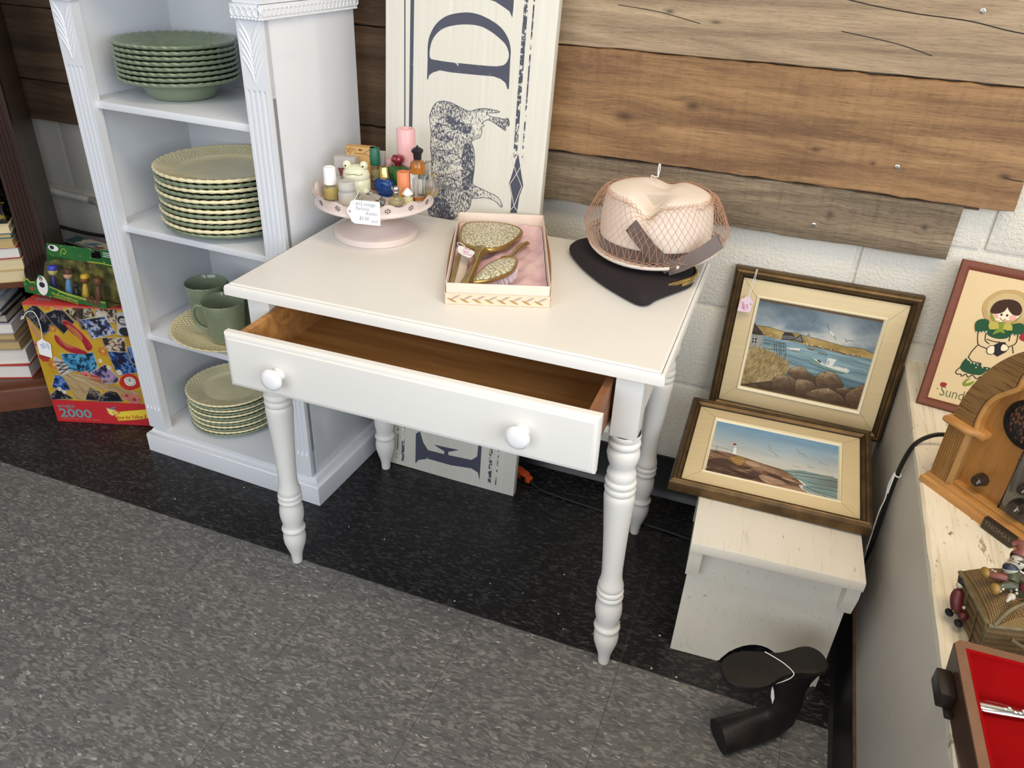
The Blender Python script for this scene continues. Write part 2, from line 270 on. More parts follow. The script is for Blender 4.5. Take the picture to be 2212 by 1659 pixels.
DATA = {'D_out':[(-0.0837,0.9791),(-0.0839,1.0059),(-0.0787,1.0257),(-0.065,1.046),(-0.0428,1.0608),(-0.0096,1.0688),(0.0181,1.0684),(0.046,1.0604),(0.0686,1.0486),(0.0835,1.0315),(0.0899,1.0134),(0.0904,0.9969),(0.0918,0.9439),(0.0892,0.9417),(0.0842,0.9529),(0.0739,0.959),(0.0583,0.9622),(0.0245,0.961),(-0.004,0.9603),(-0.0328,0.9597),(-0.0562,0.9609),(-0.0707,0.9556),(-0.0793,0.9497),(-0.082,0.9406),(-0.0839,0.9416)],'D_in':[(-0.0788,0.982),(-0.078,1.0041),(-0.0699,1.0218),(-0.0532,1.0364),(-0.0308,1.0443),(-0.003,1.0487),(0.0248,1.0482),(0.0473,1.0409),(0.0673,1.0299),(0.0804,1.0195),(0.0869,1.006),(0.0863,0.9965),(0.0815,0.9876),(0.0735,0.9832),(0.057,0.9803),(0.0234,0.9791),(-0.0049,0.9786),(-0.0336,0.9781),(-0.0627,0.9788)],'A':[(0.0382,1.0951),(0.0519,1.0928),(0.0713,1.0842),(0.0825,1.0784),(0.0886,1.0687),(0.0895,1.0846),(0.0893,1.0992)],'E':[(-0.0911,0.0179),(-0.0916,0.1069),(-0.0804,0.1167),(-0.0701,0.0861),(-0.0569,0.0683),(-0.0127,0.0692),(-0.0117,0.0776),(-0.0417,0.089),(-0.0073,0.091),(0.0268,0.093),(-0.0018,0.0792),(-0.0002,0.0702),(0.0616,0.0746),(0.0761,0.089),(0.0771,0.1225),(0.086,0.1251),(0.0863,0.0222),(0.0807,0.0431),(0.063,0.0499),(0.0073,0.0424),(-0.0562,0.0424),(-0.0816,0.0313)],'cow':[(-0.0756,0.8732),(-0.0657,0.8952),(-0.0511,0.9034),(-0.0304,0.9033),(-0.0095,0.8969),(0.0112,0.8917),(0.0283,0.8977),(0.0454,0.901),(0.0755,0.8992),(0.0687,0.8958),(0.0488,0.8925),(0.0578,0.8873),(0.075,0.8869),(0.0865,0.8858),(0.0948,0.8881),(0.0981,0.8758),(0.0904,0.8723),(0.0915,0.8647),(0.0821,0.8686),(0.0672,0.8757),(0.0525,0.8802),(0.0414,0.8737),(0.0447,0.8676),(0.0376,0.8641),(0.0408,0.8593),(0.0374,0.8445),(0.0288,0.8407),(0.0189,0.8328),(0.0239,0.8228),(0.0281,0.802),(0.0282,0.7748),(0.0266,0.7498),(0.0375,0.7445),(0.059,0.7382),(0.0835,0.7309),(0.095,0.716),(0.0924,0.7113),(0.0781,0.7217),(0.0568,0.7252),(0.0389,0.7209),(0.0269,0.7176),(0.0232,0.7014),(0.0161,0.6916),(-0.0079,0.6731),(-0.0327,0.663),(-0.0711,0.6683),(-0.0703,0.6976),(-0.0665,0.7269),(-0.072,0.7543),(-0.0682,0.7827),(-0.0721,0.8095),(-0.0714,0.8366),(-0.0753,0.8627)],'cow_dark':[(0.003,0.8253),(0.0191,0.8288),(0.0266,0.8018),(0.0269,0.7719),(0.0238,0.7466),(0.0138,0.7338),(0.0044,0.738),(-0.0007,0.7788),(0.001,0.8062),None,(-0.0702,0.8474),(-0.0525,0.8603),(-0.0398,0.8435),(-0.0273,0.8318),(-0.0391,0.8249),(-0.0574,0.8278),(-0.0697,0.8315),None,(-0.0413,0.8801),(-0.0141,0.8705),(0.0068,0.8653),(0.0189,0.8591),(0.0078,0.8471),(-0.0163,0.8545),(-0.0347,0.8652),None,(-0.0703,0.6976),(-0.047,0.7071),(-0.0312,0.7039),(-0.0079,0.6731),(-0.0327,0.663),(-0.0711,0.6683)],'lines':[[(-0.1355,1.08),(-0.1325,0.8607)],[(-0.1193,1.0813),(-0.1189,0.8571)],[(0.1139,1.0934),(0.1151,0.8144)],[(0.1292,1.0946),(0.1307,0.8167)]],'diamond':[(0.1215,0.8233),(0.1314,0.7849),(0.1374,0.7628),(0.1308,0.7385),(0.1286,0.7047),(0.114,0.7023),(0.1142,0.7358),(0.1065,0.7621),(0.1123,0.7847),(0.1169,0.8094)],'elines':[[(-0.1418,0.0583),(-0.1455,0.019)],[(-0.1264,0.1238),(-0.127,0.014)],[(0.1109,0.1389),(0.1127,0.0223)],[(0.1306,0.112),(0.1294,0.0207)]],'harbour_quad':[(0.0589,0.251),(0.2985,0.2561),(0.3011,0.0665),(0.0605,0.0616)],'lighthouse_quad':[(0.0605,0.216),(0.2989,0.2159),(0.3018,0.0489),(0.0628,0.0472)],'HARB':{'hill_l':[(0.002,0.282),(0.034,0.283),(0.122,0.275),(0.2,0.287),(0.265,0.297),(0.363,0.286),(0.427,0.301),(0.443,0.394),(0.373,0.385),(0.242,0.388),(0.101,0.383)],'hill_r':[(0.408,0.297),(0.49,0.303),(0.608,0.313),(0.763,0.334),(0.834,0.325),(0.911,0.322),(0.999,0.351),(0.999,0.413),(0.898,0.413),(0.778,0.414),(0.623,0.397),(0.468,0.397),(0.421,0.373)],'shed_roof':[(0.004,0.255),(0.028,0.284),(0.106,0.373),(0.088,0.382),(-0.007,0.392)],'shed_wall':[(-0.004,0.391),(0.103,0.378),(0.111,0.529),(-0.006,0.546)],'shed_win':[(0.015,0.431),(0.05,0.427),(0.055,0.48),(0.019,0.485)],'hut1_roof':[(0.268,0.296),(0.327,0.295),(0.357,0.323),(0.252,0.336)],'hut1':[(0.252,0.336),(0.354,0.324),(0.358,0.367),(0.254,0.385)],'hut2':[(0.362,0.353),(0.396,0.3),(0.433,0.37),(0.373,0.385)],'hut3':[(0.439,0.294),(0.46,0.257),(0.484,0.304),(0.447,0.309)],'water':[(0.101,0.383),(0.373,0.385),(0.444,0.399),(0.623,0.401),(0.778,0.418),(0.899,0.417),(1.003,0.416),(1.003,0.981),(0.37,0.942),(-0.001,0.859),(0.11,0.525)],'grass':[(0.006,0.543),(0.111,0.529),(0.217,0.552),(0.3,0.593),(0.38,0.654),(0.37,0.711),(0.348,0.809),(0.273,0.904),(0.249,0.995),(-0.0,1.0)],'rocks':[[(0.364,0.75),(0.408,0.669),(0.461,0.65),(0.515,0.672),(0.526,0.701),(0.608,0.737),(0.621,0.779),(0.566,0.822),(0.45,0.809)],[(0.605,0.72),(0.639,0.67),(0.714,0.64),(0.762,0.667),(0.824,0.741),(0.839,0.791),(0.78,0.835),(0.67,0.848),(0.614,0.809)],[(0.252,0.892),(0.285,0.817),(0.338,0.789),(0.41,0.797),(0.456,0.825),(0.465,0.897),(0.437,0.961),(0.31,0.969)],[(0.454,0.835),(0.474,0.802),(0.542,0.792),(0.602,0.812),(0.617,0.863),(0.59,0.926),(0.543,0.986),(0.47,0.97)],[(0.56,0.972),(0.603,0.894),(0.706,0.838),(0.75,0.843),(0.832,0.884),(0.898,0.947),(0.92,0.996),(0.759,0.997)],[(0.78,0.835),(0.806,0.809),(0.876,0.789),(0.91,0.807),(0.877,0.862),(0.823,0.868)],[(0.876,0.89),(0.89,0.831),(0.938,0.763),(1.0,0.723),(1.006,0.998),(0.915,0.97)]],'rockbase':[(0.257,0.881),(0.59,0.742),(0.847,0.798),(0.994,0.738),(1.0,1.0),(-0.0,1.0)],'boat':[(0.526,0.587),(0.518,0.522),(0.526,0.516),(0.563,0.551),(0.656,0.588),(0.7,0.595),(0.831,0.577),(0.862,0.613),(0.806,0.638),(0.695,0.632),(0.599,0.613)],'boat_white':[(0.52,0.517),(0.587,0.544),(0.66,0.578),(0.824,0.57),(0.852,0.589),(0.839,0.619),(0.702,0.603),(0.624,0.584)],'cabin':[(0.659,0.498),(0.726,0.498),(0.705,0.584),(0.658,0.583)],'rowboats':[[(0.299,0.467),(0.421,0.449),(0.42,0.481),(0.358,0.483)],[(0.473,0.422),(0.548,0.425),(0.526,0.444),(0.482,0.438)],[(0.557,0.445),(0.651,0.456),(0.647,0.466),(0.572,0.459)]],'piles':[[(0.199,0.439),(0.22,0.524)],[(0.217,0.434),(0.246,0.562)],[(0.239,0.429),(0.27,0.574)],[(0.254,0.425),(0.286,0.579)],[(0.275,0.419),(0.312,0.599)],[(0.29,0.416),(0.327,0.595)],[(0.108,0.426),(0.286,0.43)],[(0.113,0.461),(0.293,0.469)],[(0.117,0.523),(0.312,0.509)]],'gulls':[[(0.462,0.143),(0.473,0.116),(0.486,0.098)],[(0.585,0.131),(0.615,0.197),(0.636,0.215),(0.655,0.235),(0.679,0.271)],[(0.753,0.245),(0.765,0.277),(0.785,0.254),(0.813,0.258)]],'sign':[[(-0.002,0.944),(0.062,0.931)],[(0.041,0.922),(0.039,0.97)],[(0.065,0.949),(0.113,0.959),(0.17,0.947)]]},'LIGHT':{'land':[(-0.001,0.592),(0.061,0.588),(0.15,0.584),(0.222,0.596),(0.282,0.606),(0.359,0.628),(0.429,0.646),(0.505,0.661),(0.574,0.673),(0.632,0.716),(0.684,0.767),(0.712,0.805),(0.752,0.855),(0.709,0.877),(0.737,0.932),(0.782,0.972),(0.885,0.993),(0.858,1.031),(0.0,1.0)],'land_dark':[[(0.0,0.775),(0.141,0.701),(0.234,0.776),(0.348,0.744),(0.295,0.825),(0.126,0.874),(0.013,0.919)],[(0.003,0.938),(0.183,0.87),(0.413,0.883),(0.306,0.991),(0.002,0.992)],[(0.465,0.803),(0.567,0.802),(0.664,0.869),(0.747,0.857),(0.638,0.908),(0.524,0.851)],[(0.325,0.837),(0.409,0.819),(0.478,0.953),(0.387,0.936)]],'land_light':[[(0.168,0.659),(0.234,0.596),(0.283,0.627),(0.257,0.764),(0.196,0.728)],[(0.207,0.722),(0.273,0.66),(0.254,0.725)],[(0.285,0.654),(0.377,0.646),(0.404,0.714),(0.324,0.729)],[(0.411,0.857),(0.552,0.862),(0.616,0.92),(0.473,0.968)],[(0.579,0.809),(0.651,0.81),(0.691,0.842),(0.607,0.834)],[(0.557,0.976),(0.693,0.917),(0.777,0.975),(0.585,0.999)]],'sea':[(0.574,0.673),(0.742,0.605),(0.998,0.616),(1.0,1.0),(0.885,0.993),(0.737,0.932),(0.752,0.855),(0.684,0.767)],'seal':[[(0.603,0.691),(0.965,0.607)],[(0.688,0.713),(0.998,0.681)],[(0.779,0.796),(0.998,0.784)],[(0.802,0.861),(1.0,0.858)],[(0.747,0.876),(0.912,0.966)],[(0.825,0.925),(1.0,0.945)]],'foam':[(0.684,0.767),(0.729,0.802),(0.769,0.859),(0.714,0.875),(0.748,0.927),(0.804,0.973),(0.793,0.979),(0.732,0.929),(0.709,0.884),(0.747,0.851)],'tower':[(0.167,0.431),(0.2,0.421),(0.209,0.581),(0.167,0.582)],'tower_shade':[(0.167,0.431),(0.178,0.429),(0.18,0.583),(0.167,0.582)],'tower_cap':[(0.168,0.417),(0.169,0.387),(0.18,0.369),(0.196,0.387),(0.198,0.415)],'gallery':[(0.154,0.434),(0.211,0.43)],'wires':[[(0.047,0.495),(0.052,0.6)],[(0.001,0.519),(0.049,0.508),(0.163,0.52)]],'gulls':[[(0.452,0.274),(0.47,0.344)],[(0.448,0.363),(0.481,0.382),(0.502,0.399),(0.53,0.455)],[(0.67,0.232),(0.703,0.307),(0.73,0.308),(0.756,0.343)],[(0.851,0.37),(0.88,0.41),(0.923,0.415)],[(0.649,0.551),(0.676,0.572),(0.707,0.556)],[(0.765,0.498),(0.78,0.524),(0.816,0.516)]]},'samp':{'inner':[(0.0155,0.2592),(0.0138,0.0148)],'hat':[(0.0593,0.1898),(0.0556,0.2001),(0.0562,0.2136),(0.063,0.2266),(0.0738,0.2375),(0.0861,0.2426),(0.0992,0.2444),(0.1112,0.2417),(0.1225,0.2325),(0.1305,0.2165),(0.1311,0.2006),(0.1259,0.1892),(0.1154,0.1843),(0.1039,0.1833),(0.0865,0.1786),(0.0769,0.176),(0.0652,0.1811)],'hat_in':[(0.0688,0.1963),(0.0686,0.2065),(0.0729,0.2158),(0.0814,0.2224),(0.094,0.2262),(0.1063,0.2243),(0.1144,0.2163),(0.1182,0.2052),(0.1176,0.195),(0.1086,0.1845),(0.0849,0.1782),(0.0753,0.1817)],'hair':[(0.0704,0.1947),(0.0696,0.2057),(0.0745,0.2162),(0.0847,0.2229),(0.0975,0.2257),(0.1084,0.2228),(0.1158,0.2127),(0.1156,0.2025),(0.1098,0.199),(0.1025,0.2011),(0.0957,0.2074),(0.0934,0.2109),(0.0904,0.202),(0.0818,0.1957)],'face':[(0.0743,0.1917),(0.0834,0.1961),(0.0901,0.2029),(0.0934,0.2109),(0.1004,0.2026),(0.1097,0.1994),(0.1157,0.2021),(0.1139,0.19),(0.1042,0.1823),(0.0897,0.1795),(0.0807,0.1811)],'cheekl':[(0.0778,0.1946),(0.0834,0.193),(0.0842,0.1871),(0.0791,0.1868),(0.0757,0.19)],'cheekr':[(0.1009,0.1946),(0.1056,0.1989),(0.1113,0.1964),(0.1105,0.1901),(0.1042,0.1884)],'eyes':[[(0.0879,0.1952)],[(0.0967,0.1961)]],'mouth':[(0.0871,0.1889),(0.0905,0.1858),(0.0938,0.1861),(0.0959,0.1892)],'strap_l':[(0.0701,0.1946),(0.073,0.1934),(0.0783,0.1866),(0.0833,0.1808),(0.0803,0.1794),(0.0735,0.1853)],'strap_r':[(0.114,0.196),(0.1182,0.2022),(0.1139,0.19),(0.1088,0.184),(0.1063,0.1839)],'sleeve_l':[(0.0524,0.1674),(0.0546,0.1752),(0.0619,0.1802),(0.0705,0.1805),(0.074,0.1753),(0.0747,0.1653),(0.0731,0.1587),(0.0635,0.1557),(0.0567,0.1553)],'sleeve_r':[(0.107,0.1781),(0.1107,0.1831),(0.1196,0.1875),(0.1253,0.185),(0.1291,0.174),(0.1252,0.1669),(0.1142,0.1639),(0.108,0.1682)],'bodice':[(0.0729,0.175),(0.1071,0.1841),(0.1111,0.163),(0.105,0.1543),(0.0924,0.1508),(0.0818,0.1519),(0.0757,0.1554),(0.0747,0.1653)],'bow_l':[(0.0735,0.1772),(0.0873,0.1788),(0.0907,0.1696),(0.0767,0.1642)],'bow_r':[(0.0965,0.1793),(0.1055,0.1837),(0.1114,0.1712),(0.0965,0.1701)],'bow_c':[(0.0881,0.179),(0.0955,0.18),(0.0968,0.1722),(0.0909,0.1717)],'bow_t':[(0.0912,0.1707),(0.096,0.172),(0.1019,0.1625),(0.0941,0.1634),(0.0842,0.1557),(0.0856,0.1631)],'book':[(0.0896,0.1359),(0.0988,0.1459),(0.1068,0.1477),(0.1135,0.1385),(0.113,0.1313),(0.1019,0.1191),(0.0961,0.1215)],'hand_l':[(0.083,0.1289),(0.0865,0.135),(0.092,0.1365),(0.0941,0.1321),(0.0954,0.1243),(0.0906,0.1199),(0.085,0.1214)],'hand_r':[(0.1023,0.1364),(0.1039,0.1429),(0.1097,0.1435),(0.1146,0.1378),(0.1112,0.1318),(0.1046,0.131)],'outl':[[(0.061,0.1554),(0.0633,0.1438),(0.0676,0.1327),(0.0758,0.13),(0.083,0.1289)],[(0.0676,0.1327),(0.0616,0.1188),(0.0599,0.1122),(0.0588,0.1068)],[(0.0736,0.1568),(0.0759,0.1432),(0.0838,0.1383)],[(0.0775,0.1457),(0.089,0.1444),(0.0988,0.1459)],[(0.1221,0.166),(0.123,0.1502),(0.1138,0.1406)],[(0.1111,0.163),(0.1118,0.1511)],[(0.1198,0.1433),(0.1239,0.1314)],[(0.058,0.1066),(0.0668,0.0999),(0.0807,0.0999),(0.0814,0.094),(0.0939,0.0956)],[(0.0506,0.083),(0.0467,0.0747),(0.0497,0.0704),(0.0554,0.0721),(0.058,0.0688),(0.0634,0.0745),(0.0682,0.0698),(0.0736,0.0755),(0.0818,0.0708),(0.0861,0.0771)]],'hem':[(0.0555,0.1028),(0.0609,0.0992),(0.071,0.0975),(0.0809,0.0989),(0.0814,0.094),(0.097,0.0965),(0.0912,0.0867),(0.0848,0.0788),(0.0645,0.0768),(0.0506,0.083)],'shoe':[(0.0625,0.0559),(0.066,0.0651),(0.0735,0.0694),(0.0684,0.0628),(0.0681,0.0576),(0.0767,0.0642),(0.0799,0.0652),(0.0767,0.0581),(0.0678,0.0524)],'pearls':[(0.0588,0.1007),(0.0649,0.0963),(0.0704,0.0965),(0.0763,0.0956),(0.0752,0.0902),(0.0851,0.0931),(0.092,0.093),(0.0588,0.1538),(0.0637,0.1551),(0.0683,0.157),(0.0727,0.1586),(0.1141,0.1645),(0.1191,0.1646),(0.1238,0.1659)],'rose':[(0.0289,0.0468),(0.0334,0.0498),(0.0391,0.0484),(0.0379,0.0434),(0.0313,0.0414)],'text0':(0.0317,0.0292),'text1':(0.0688,0.0303),'texth':(0.0346,0.0393),'dot':(0.027,0.036),'basket':[(0.1252,0.1669),(0.1254,0.189),(0.1356,0.1777),(0.1391,0.1587),(0.1329,0.157),(0.1264,0.1592)]},'samp_quad':[(-0.0011,-0.0032),(0.0009,0.2776)],'PUZ':{'red_y':[(0.005,0.798),(0.823,0.794)],'photos':[('dk',[(0.105,-0.003),(0.244,0.154),(0.116,0.243),(-0.01,0.071)]),('dk',[(0.167,0.07),(0.306,0.017),(0.391,0.128),(0.277,0.227),(0.207,0.144)]),('wb',[(0.338,0.038),(0.462,-0.021),(0.563,-0.026),(0.575,0.072),(0.442,0.11),(0.401,0.119)]),('sep',[(0.596,-0.024),(0.774,-0.014),(0.742,0.118),(0.583,0.103)]),('bw',[(0.766,0.032),(0.846,0.036),(0.841,0.222),(0.719,0.212)]),('blu',[(0.447,0.106),(0.661,0.068),(0.714,0.201),(0.504,0.259)]),('dk',[(0.417,0.088),(0.45,0.109),(0.476,0.186),(0.439,0.179)]),('sep',[(0.582,0.243),(0.776,0.233),(0.759,0.354),(0.591,0.346)]),('cy',[(0.202,0.394),(0.483,0.368),(0.487,0.49),(0.411,0.552),(0.205,0.537)]),('bl2',[(0.601,0.354),(0.771,0.353),(0.831,0.472),(0.812,0.523),(0.635,0.557)]),('bl2',[(0.773,0.313),(0.831,0.302),(0.839,0.472),(0.776,0.434)]),('pur',[(0.413,0.543),(0.553,0.466),(0.647,0.59),(0.61,0.625),(0.468,0.641)]),('bl2',[(0.098,0.576),(0.153,0.582),(0.21,0.697),(0.155,0.717),(0.041,0.689)]),('dk',[(0.004,0.759),(0.085,0.704),(0.202,0.783),(0.004,0.803)]),('dk',[(0.355,0.672),(0.451,0.71),(0.414,0.79),(0.304,0.787)]),('dk',[(0.442,0.745),(0.575,0.669),(0.636,0.786),(0.412,0.798)])],'shoes':[[(0.292,0.132),(0.338,0.122),(0.424,0.204),(0.484,0.303),(0.473,0.344),(0.431,0.354),(0.405,0.276),(0.343,0.216)],[(0.196,0.239),(0.223,0.253),(0.271,0.306),(0.385,0.348),(0.427,0.37),(0.406,0.388),(0.282,0.378),(0.193,0.302)]],'shoe_in':[[(0.315,0.147),(0.383,0.182),(0.422,0.243),(0.405,0.276),(0.357,0.223)],[(0.209,0.262),(0.257,0.299),(0.323,0.343),(0.264,0.331)]],'handle':[(-0.003,0.147),(0.023,0.138),(0.08,0.26),(0.044,0.274)],'broomneck':[(0.125,0.426),(0.185,0.44),(0.25,0.552),(0.152,0.586),(0.13,0.492)],'broom':[(0.152,0.586),(0.252,0.543),(0.426,0.618),(0.735,0.678),(0.841,0.715),(0.645,0.717),(0.488,0.691),(0.371,0.672),(0.3,0.787),(0.216,0.791),(0.177,0.639)],'clock':[(0.637,0.615),(0.684,0.554),(0.745,0.534),(0.802,0.565),(0.809,0.64),(0.762,0.668),(0.71,0.683),(0.657,0.665)],'clockface':[(0.682,0.596),(0.712,0.569),(0.753,0.566),(0.78,0.591),(0.772,0.625),(0.735,0.644),(0.696,0.637)],'flowers':[('o',(0.188,0.0),0.045),('p',(0.289,-0.005),0.05),('o',(0.565,0.355),0.04),('r',(0.053,0.43),0.045),('o',(0.114,0.492),0.045),('p',(0.365,0.571),0.045),('r',(0.436,0.609),0.05),('w',(0.52,0.439),0.02),('w',(0.578,0.493),0.02),('w',(0.657,0.53),0.025),('p',(0.674,0.732),0.05),('p',(0.732,0.764),0.06),('o',(0.194,0.192),0.03),('p',(0.012,0.327),0.03),('w',(0.136,0.727),0.02),('w',(0.102,0.703),0.02),('o',(0.283,0.55),0.02)],'banner':[(0.512,0.889),(0.82,0.846),(0.844,0.924),(0.714,0.949),(0.543,0.968)],'flag':[(0.461,0.848),(0.527,0.862),(0.574,0.89),(0.504,0.925),(0.474,0.909)]},'puz_t':{'spring':[(0.0132,0.0508),(0.0625,0.0537)],'two':[(0.0127,0.0188),(0.1143,0.0233),(0.0151,0.0433)],'sub':[(0.0133,0.0111),(0.1376,0.0125)],'fol':[(0.1566,0.0167),(0.2534,0.0363)]},'puztag':[(0.0149,0.2505),(0.0321,0.2556),(0.0469,0.2427),(0.0396,0.2007),(0.0089,0.2102)],'puzstr':[(-0.0102,0.3255),(0.0013,0.3366),(0.0229,0.3456),(0.0376,0.3386),(0.0396,0.3151),(0.0352,0.2855),(0.0321,0.2556)],'bl':{'card':[(0.0007,0.0003),(0.0222,0.1237),(0.1691,0.1317),(0.1765,0.1202),(0.1609,0.1216),(0.1632,0.1073),(0.1935,0.1102),(0.1874,0.1346),(0.216,0.1352),(0.2411,0.0057)],'oval':[(0.0269,0.1204),(0.05,0.1051)]}}
# ================================================================ materials of the room
def m_block():
    m = NM('painted_block', (222, 218, 208), .62); v = m.co('World')
    m.color(m.mix(m.noise(v, 3, 3), (226, 222, 211), (212, 208, 198)))
    a = m.noise(v, 150, 4, .6); b = m.noise(v, 420, 2); return m.bump(m.math('ADD', a, m.math('MULTIPLY', b, .4)), .75, .004).m
def m_tile(name, base, lo, hi, spark):
    m = NM(name, base, .38, Specular_IOR_Level=.4); v0 = m.co('World', (1, 1, 1))
    w = m.noise(v0, 26, 2); wv = m.n('ShaderNodeVectorMath', operation='MULTIPLY_ADD'); cmb = m.n('ShaderNodeCombineXYZ')
    m.l(m.math('SUBTRACT', w, .5), cmb.inputs[0]); m.l(m.math('SUBTRACT', m.noise(v0, 23, 2), .5), cmb.inputs[1])
    m.l(cmb.outputs[0], wv.inputs[0]); wv.inputs[1].default_value = (.016, .020, 0); m.l(v0, wv.inputs[2])
    mp = m.n('ShaderNodeMapping'); mp.inputs[3].default_value = (84, 250, 1); mp.inputs[2].default_value = (0, 0, .12); m.l(wv.outputs[0], mp.inputs[0])
    c1 = m.vor(mp.outputs[0], 1.0, out='Color'); sep = m.n('ShaderNodeSeparateColor'); m.l(c1, sep.inputs[0])
    mp2 = m.n('ShaderNodeMapping'); mp2.inputs[3].default_value = (130, 400, 1); mp2.inputs[1].default_value = (5, 3, 0); mp2.inputs[2].default_value = (0, 0, -.1); m.l(wv.outputs[0], mp2.inputs[0])
    c2 = m.vor(mp2.outputs[0], 1.0, out='Color'); sep2 = m.n('ShaderNodeSeparateColor'); m.l(c2, sep2.inputs[0])
    base_c = m.mix(m.noise(v0, 2.2, 3), base, tuple(c*.90 for c in base))
    x = m.mix(m.ramp(sep.outputs[0], [(.66, 0.), (.72, 1.)]), base_c, lo); x = m.mix(m.ramp(sep.outputs[1], [(.80, 0.), (.86, .85)]), x, hi)
    x = m.mix(m.ramp(sep2.outputs[0], [(.84, 0.), (.90, .8)]), x, hi); x = m.mix(m.ramp(sep2.outputs[1], [(.985, 0.), (.99, 1.)]), x, spark)
    # fine scuffs
    sc = m.noise(m.co('World', (6, 420, 1), rot=(0, 0, .9)), 1.0, 2); x = m.mix(m.ramp(sc, [(.80, 0.), (.86, .30)]), x, spark)
    m.color(x); m.l(m.ramp(m.noise(v0, 6, 4), [(.3, .34), (.75, .52)]), m.b.inputs['Roughness'])
    return m.bump(m.noise(v0, 60, 3), .12, .001).m
M_BLOCK = m_block()
M_GREY = m_tile('grey_floor_tile', (109, 108, 107), (92, 91, 91), (133, 131, 127), (168, 165, 158))
M_DARK = m_tile('black_floor_tile', (26, 26, 28), (19, 19, 21), (58, 57, 57), (84, 82, 79))
M_JOINT = plain('floor_joint', (92, 88, 82), .8)
M_BASE = plain('black_rubber_baseboard', (20, 20, 22), .42, var=6, scale=12)
def m_wood(name, c, knots=(), gz=1.0, rough=.72, fib=.45, dark=(45, 32, 22), streak=0, relief=.5, saw=0):
    """weathered board: grain along local x, flowing round the knots (x, z, rx, rz)"""
    m = NM(name, c[1], rough); v = m.co('Object'); sx = m.n('ShaderNodeSeparateXYZ'); m.l(v, sx.inputs[0]); X, Z = sx.outputs[0], sx.outputs[2]
    zz = Z; kd = None
    for kx, kz, rx, rz in knots:
        dx = m.math('DIVIDE', m.math('SUBTRACT', X, kx), rx); dz = m.math('DIVIDE', m.math('SUBTRACT', Z, kz), rz)
        d2 = m.math('ADD', m.math('MULTIPLY', dx, dx), m.math('MULTIPLY', dz, dz)); g = m.math('POWER', 2.718, m.math('MULTIPLY', d2, -.35))
        zz = m.math('SUBTRACT', zz, m.math('MULTIPLY', m.math('SUBTRACT', Z, kz), m.math('MULTIPLY', g, .8)))
        k = m.math('POWER', 2.718, m.math('MULTIPLY', d2, -3.0)); kd = k if kd is None else m.math('MAXIMUM', kd, k)
    cb = m.n('ShaderNodeCombineXYZ'); m.l(X, cb.inputs[0]); m.l(sx.outputs[1], cb.inputs[1]); m.l(zz, cb.inputs[2]); V = cb.outputs[0]
    oi = m.n('ShaderNodeObjectInfo'); va = m.n('ShaderNodeVectorMath', operation='ADD'); cc = m.n('ShaderNodeCombineXYZ'); m.l(m.math('MULTIPLY', oi.outputs['Random'], 9.0), cc.inputs[0]); m.l(V, va.inputs[0]); m.l(cc.outputs[0], va.inputs[1]); V = va.outputs[0]
    def mp(s): n = m.n('ShaderNodeMapping'); n.inputs[3].default_value = s; m.l(V, n.inputs[0]); return n.outputs[0]
    big = m.noise(mp((1.6, 1, 26*gz)), 1.0, 6, .66, .8); fine = m.noise(mp((14, 1, 330*gz)), 1.0, 4, .65); blot = m.noise(mp((4.5, 1, 12)), 1.0, 5, .62); dash = m.noise(mp((60, 1, 420*gz)), 1.0, 3, .6)
    col = m.ramp(big, [(.33, c[0]), (.5, c[1]), (.67, c[2])])
    if streak: col = m.mix(m.ramp(m.noise(mp((1.1, 1, 9)), 1.0, 5, .62, 1.2), [(.52, 0.), (.66, streak)]), col, c[3])
    col = m.mix(m.math('MULTIPLY', m.ramp(fine, [(.50, 0.), (.72, 1.)]), fib), col, dark); col = m.mix(m.math('MULTIPLY', m.ramp(dash, [(.55, 0.), (.68, 1.)]), fib*.7), col, dark); col = m.mix(m.math('MULTIPLY', m.ramp(dash, [(.30, 1.), (.42, 0.)]), .35), col, c[2])
    col = m.mix(m.math('MULTIPLY', m.ramp(blot, [(.55, 0.), (.8, 1.)]), .35), col, c[3])
    if saw:
        sw = m.noise(mp((75, 1, 9)), 1.0, 3, .6); col = m.mix(m.math('MULTIPLY', m.ramp(sw, [(.50, 0.), (.68, 1.)]), m.math('MULTIPLY', m.ramp(blot, [(.3, .3), (.6, 1.)]), saw)), col, dark)
    if kd is not None: col = m.mix(m.math('MULTIPLY', kd, .85), col, dark)
    m.color(col); h = m.math('SUBTRACT', m.math('ADD', m.math('MULTIPLY', big, .6), m.math('MULTIPLY', blot, .3)), m.math('MULTIPLY', fine, .6))
    return m.bump(h, relief, .003).m

# ================================================================ floor
fb = BM(); bx(fb, -3.2, 1.25, -3.6, .25, -.06, -.0012)
FLOOR = struct('floor', fb, M_JOINT)
T = .305; TX0 = -.2721; TYB = -.5483
def tile_mesh(w, d):
    b = BM(); bx(b, .0005, w-.0005, .0005, d-.0005, -.004, 0, .0004, 1); return b
proto = {}
for j in range(-10, 2):
    for i in range(-9, 5):
        x0 = TX0+T*i; y0 = TYB+T*j; w = T; d = T; dark = j >= 0
        if x0+w > 1.045: w = 1.045-x0
        if y0+d > .0: d = 0-y0
        if w < .02 or d < .02: continue
        key = (round(w, 3), round(d, 3), dark)
        if key not in proto:
            o = struct('tile', tile_mesh(w, d), M_DARK if dark else M_GREY, FLOOR, smooth=False); proto[key] = o
        else:
            o = proto[key].copy(); C.objects.link(o)
        o.location = (x0, y0, 0)

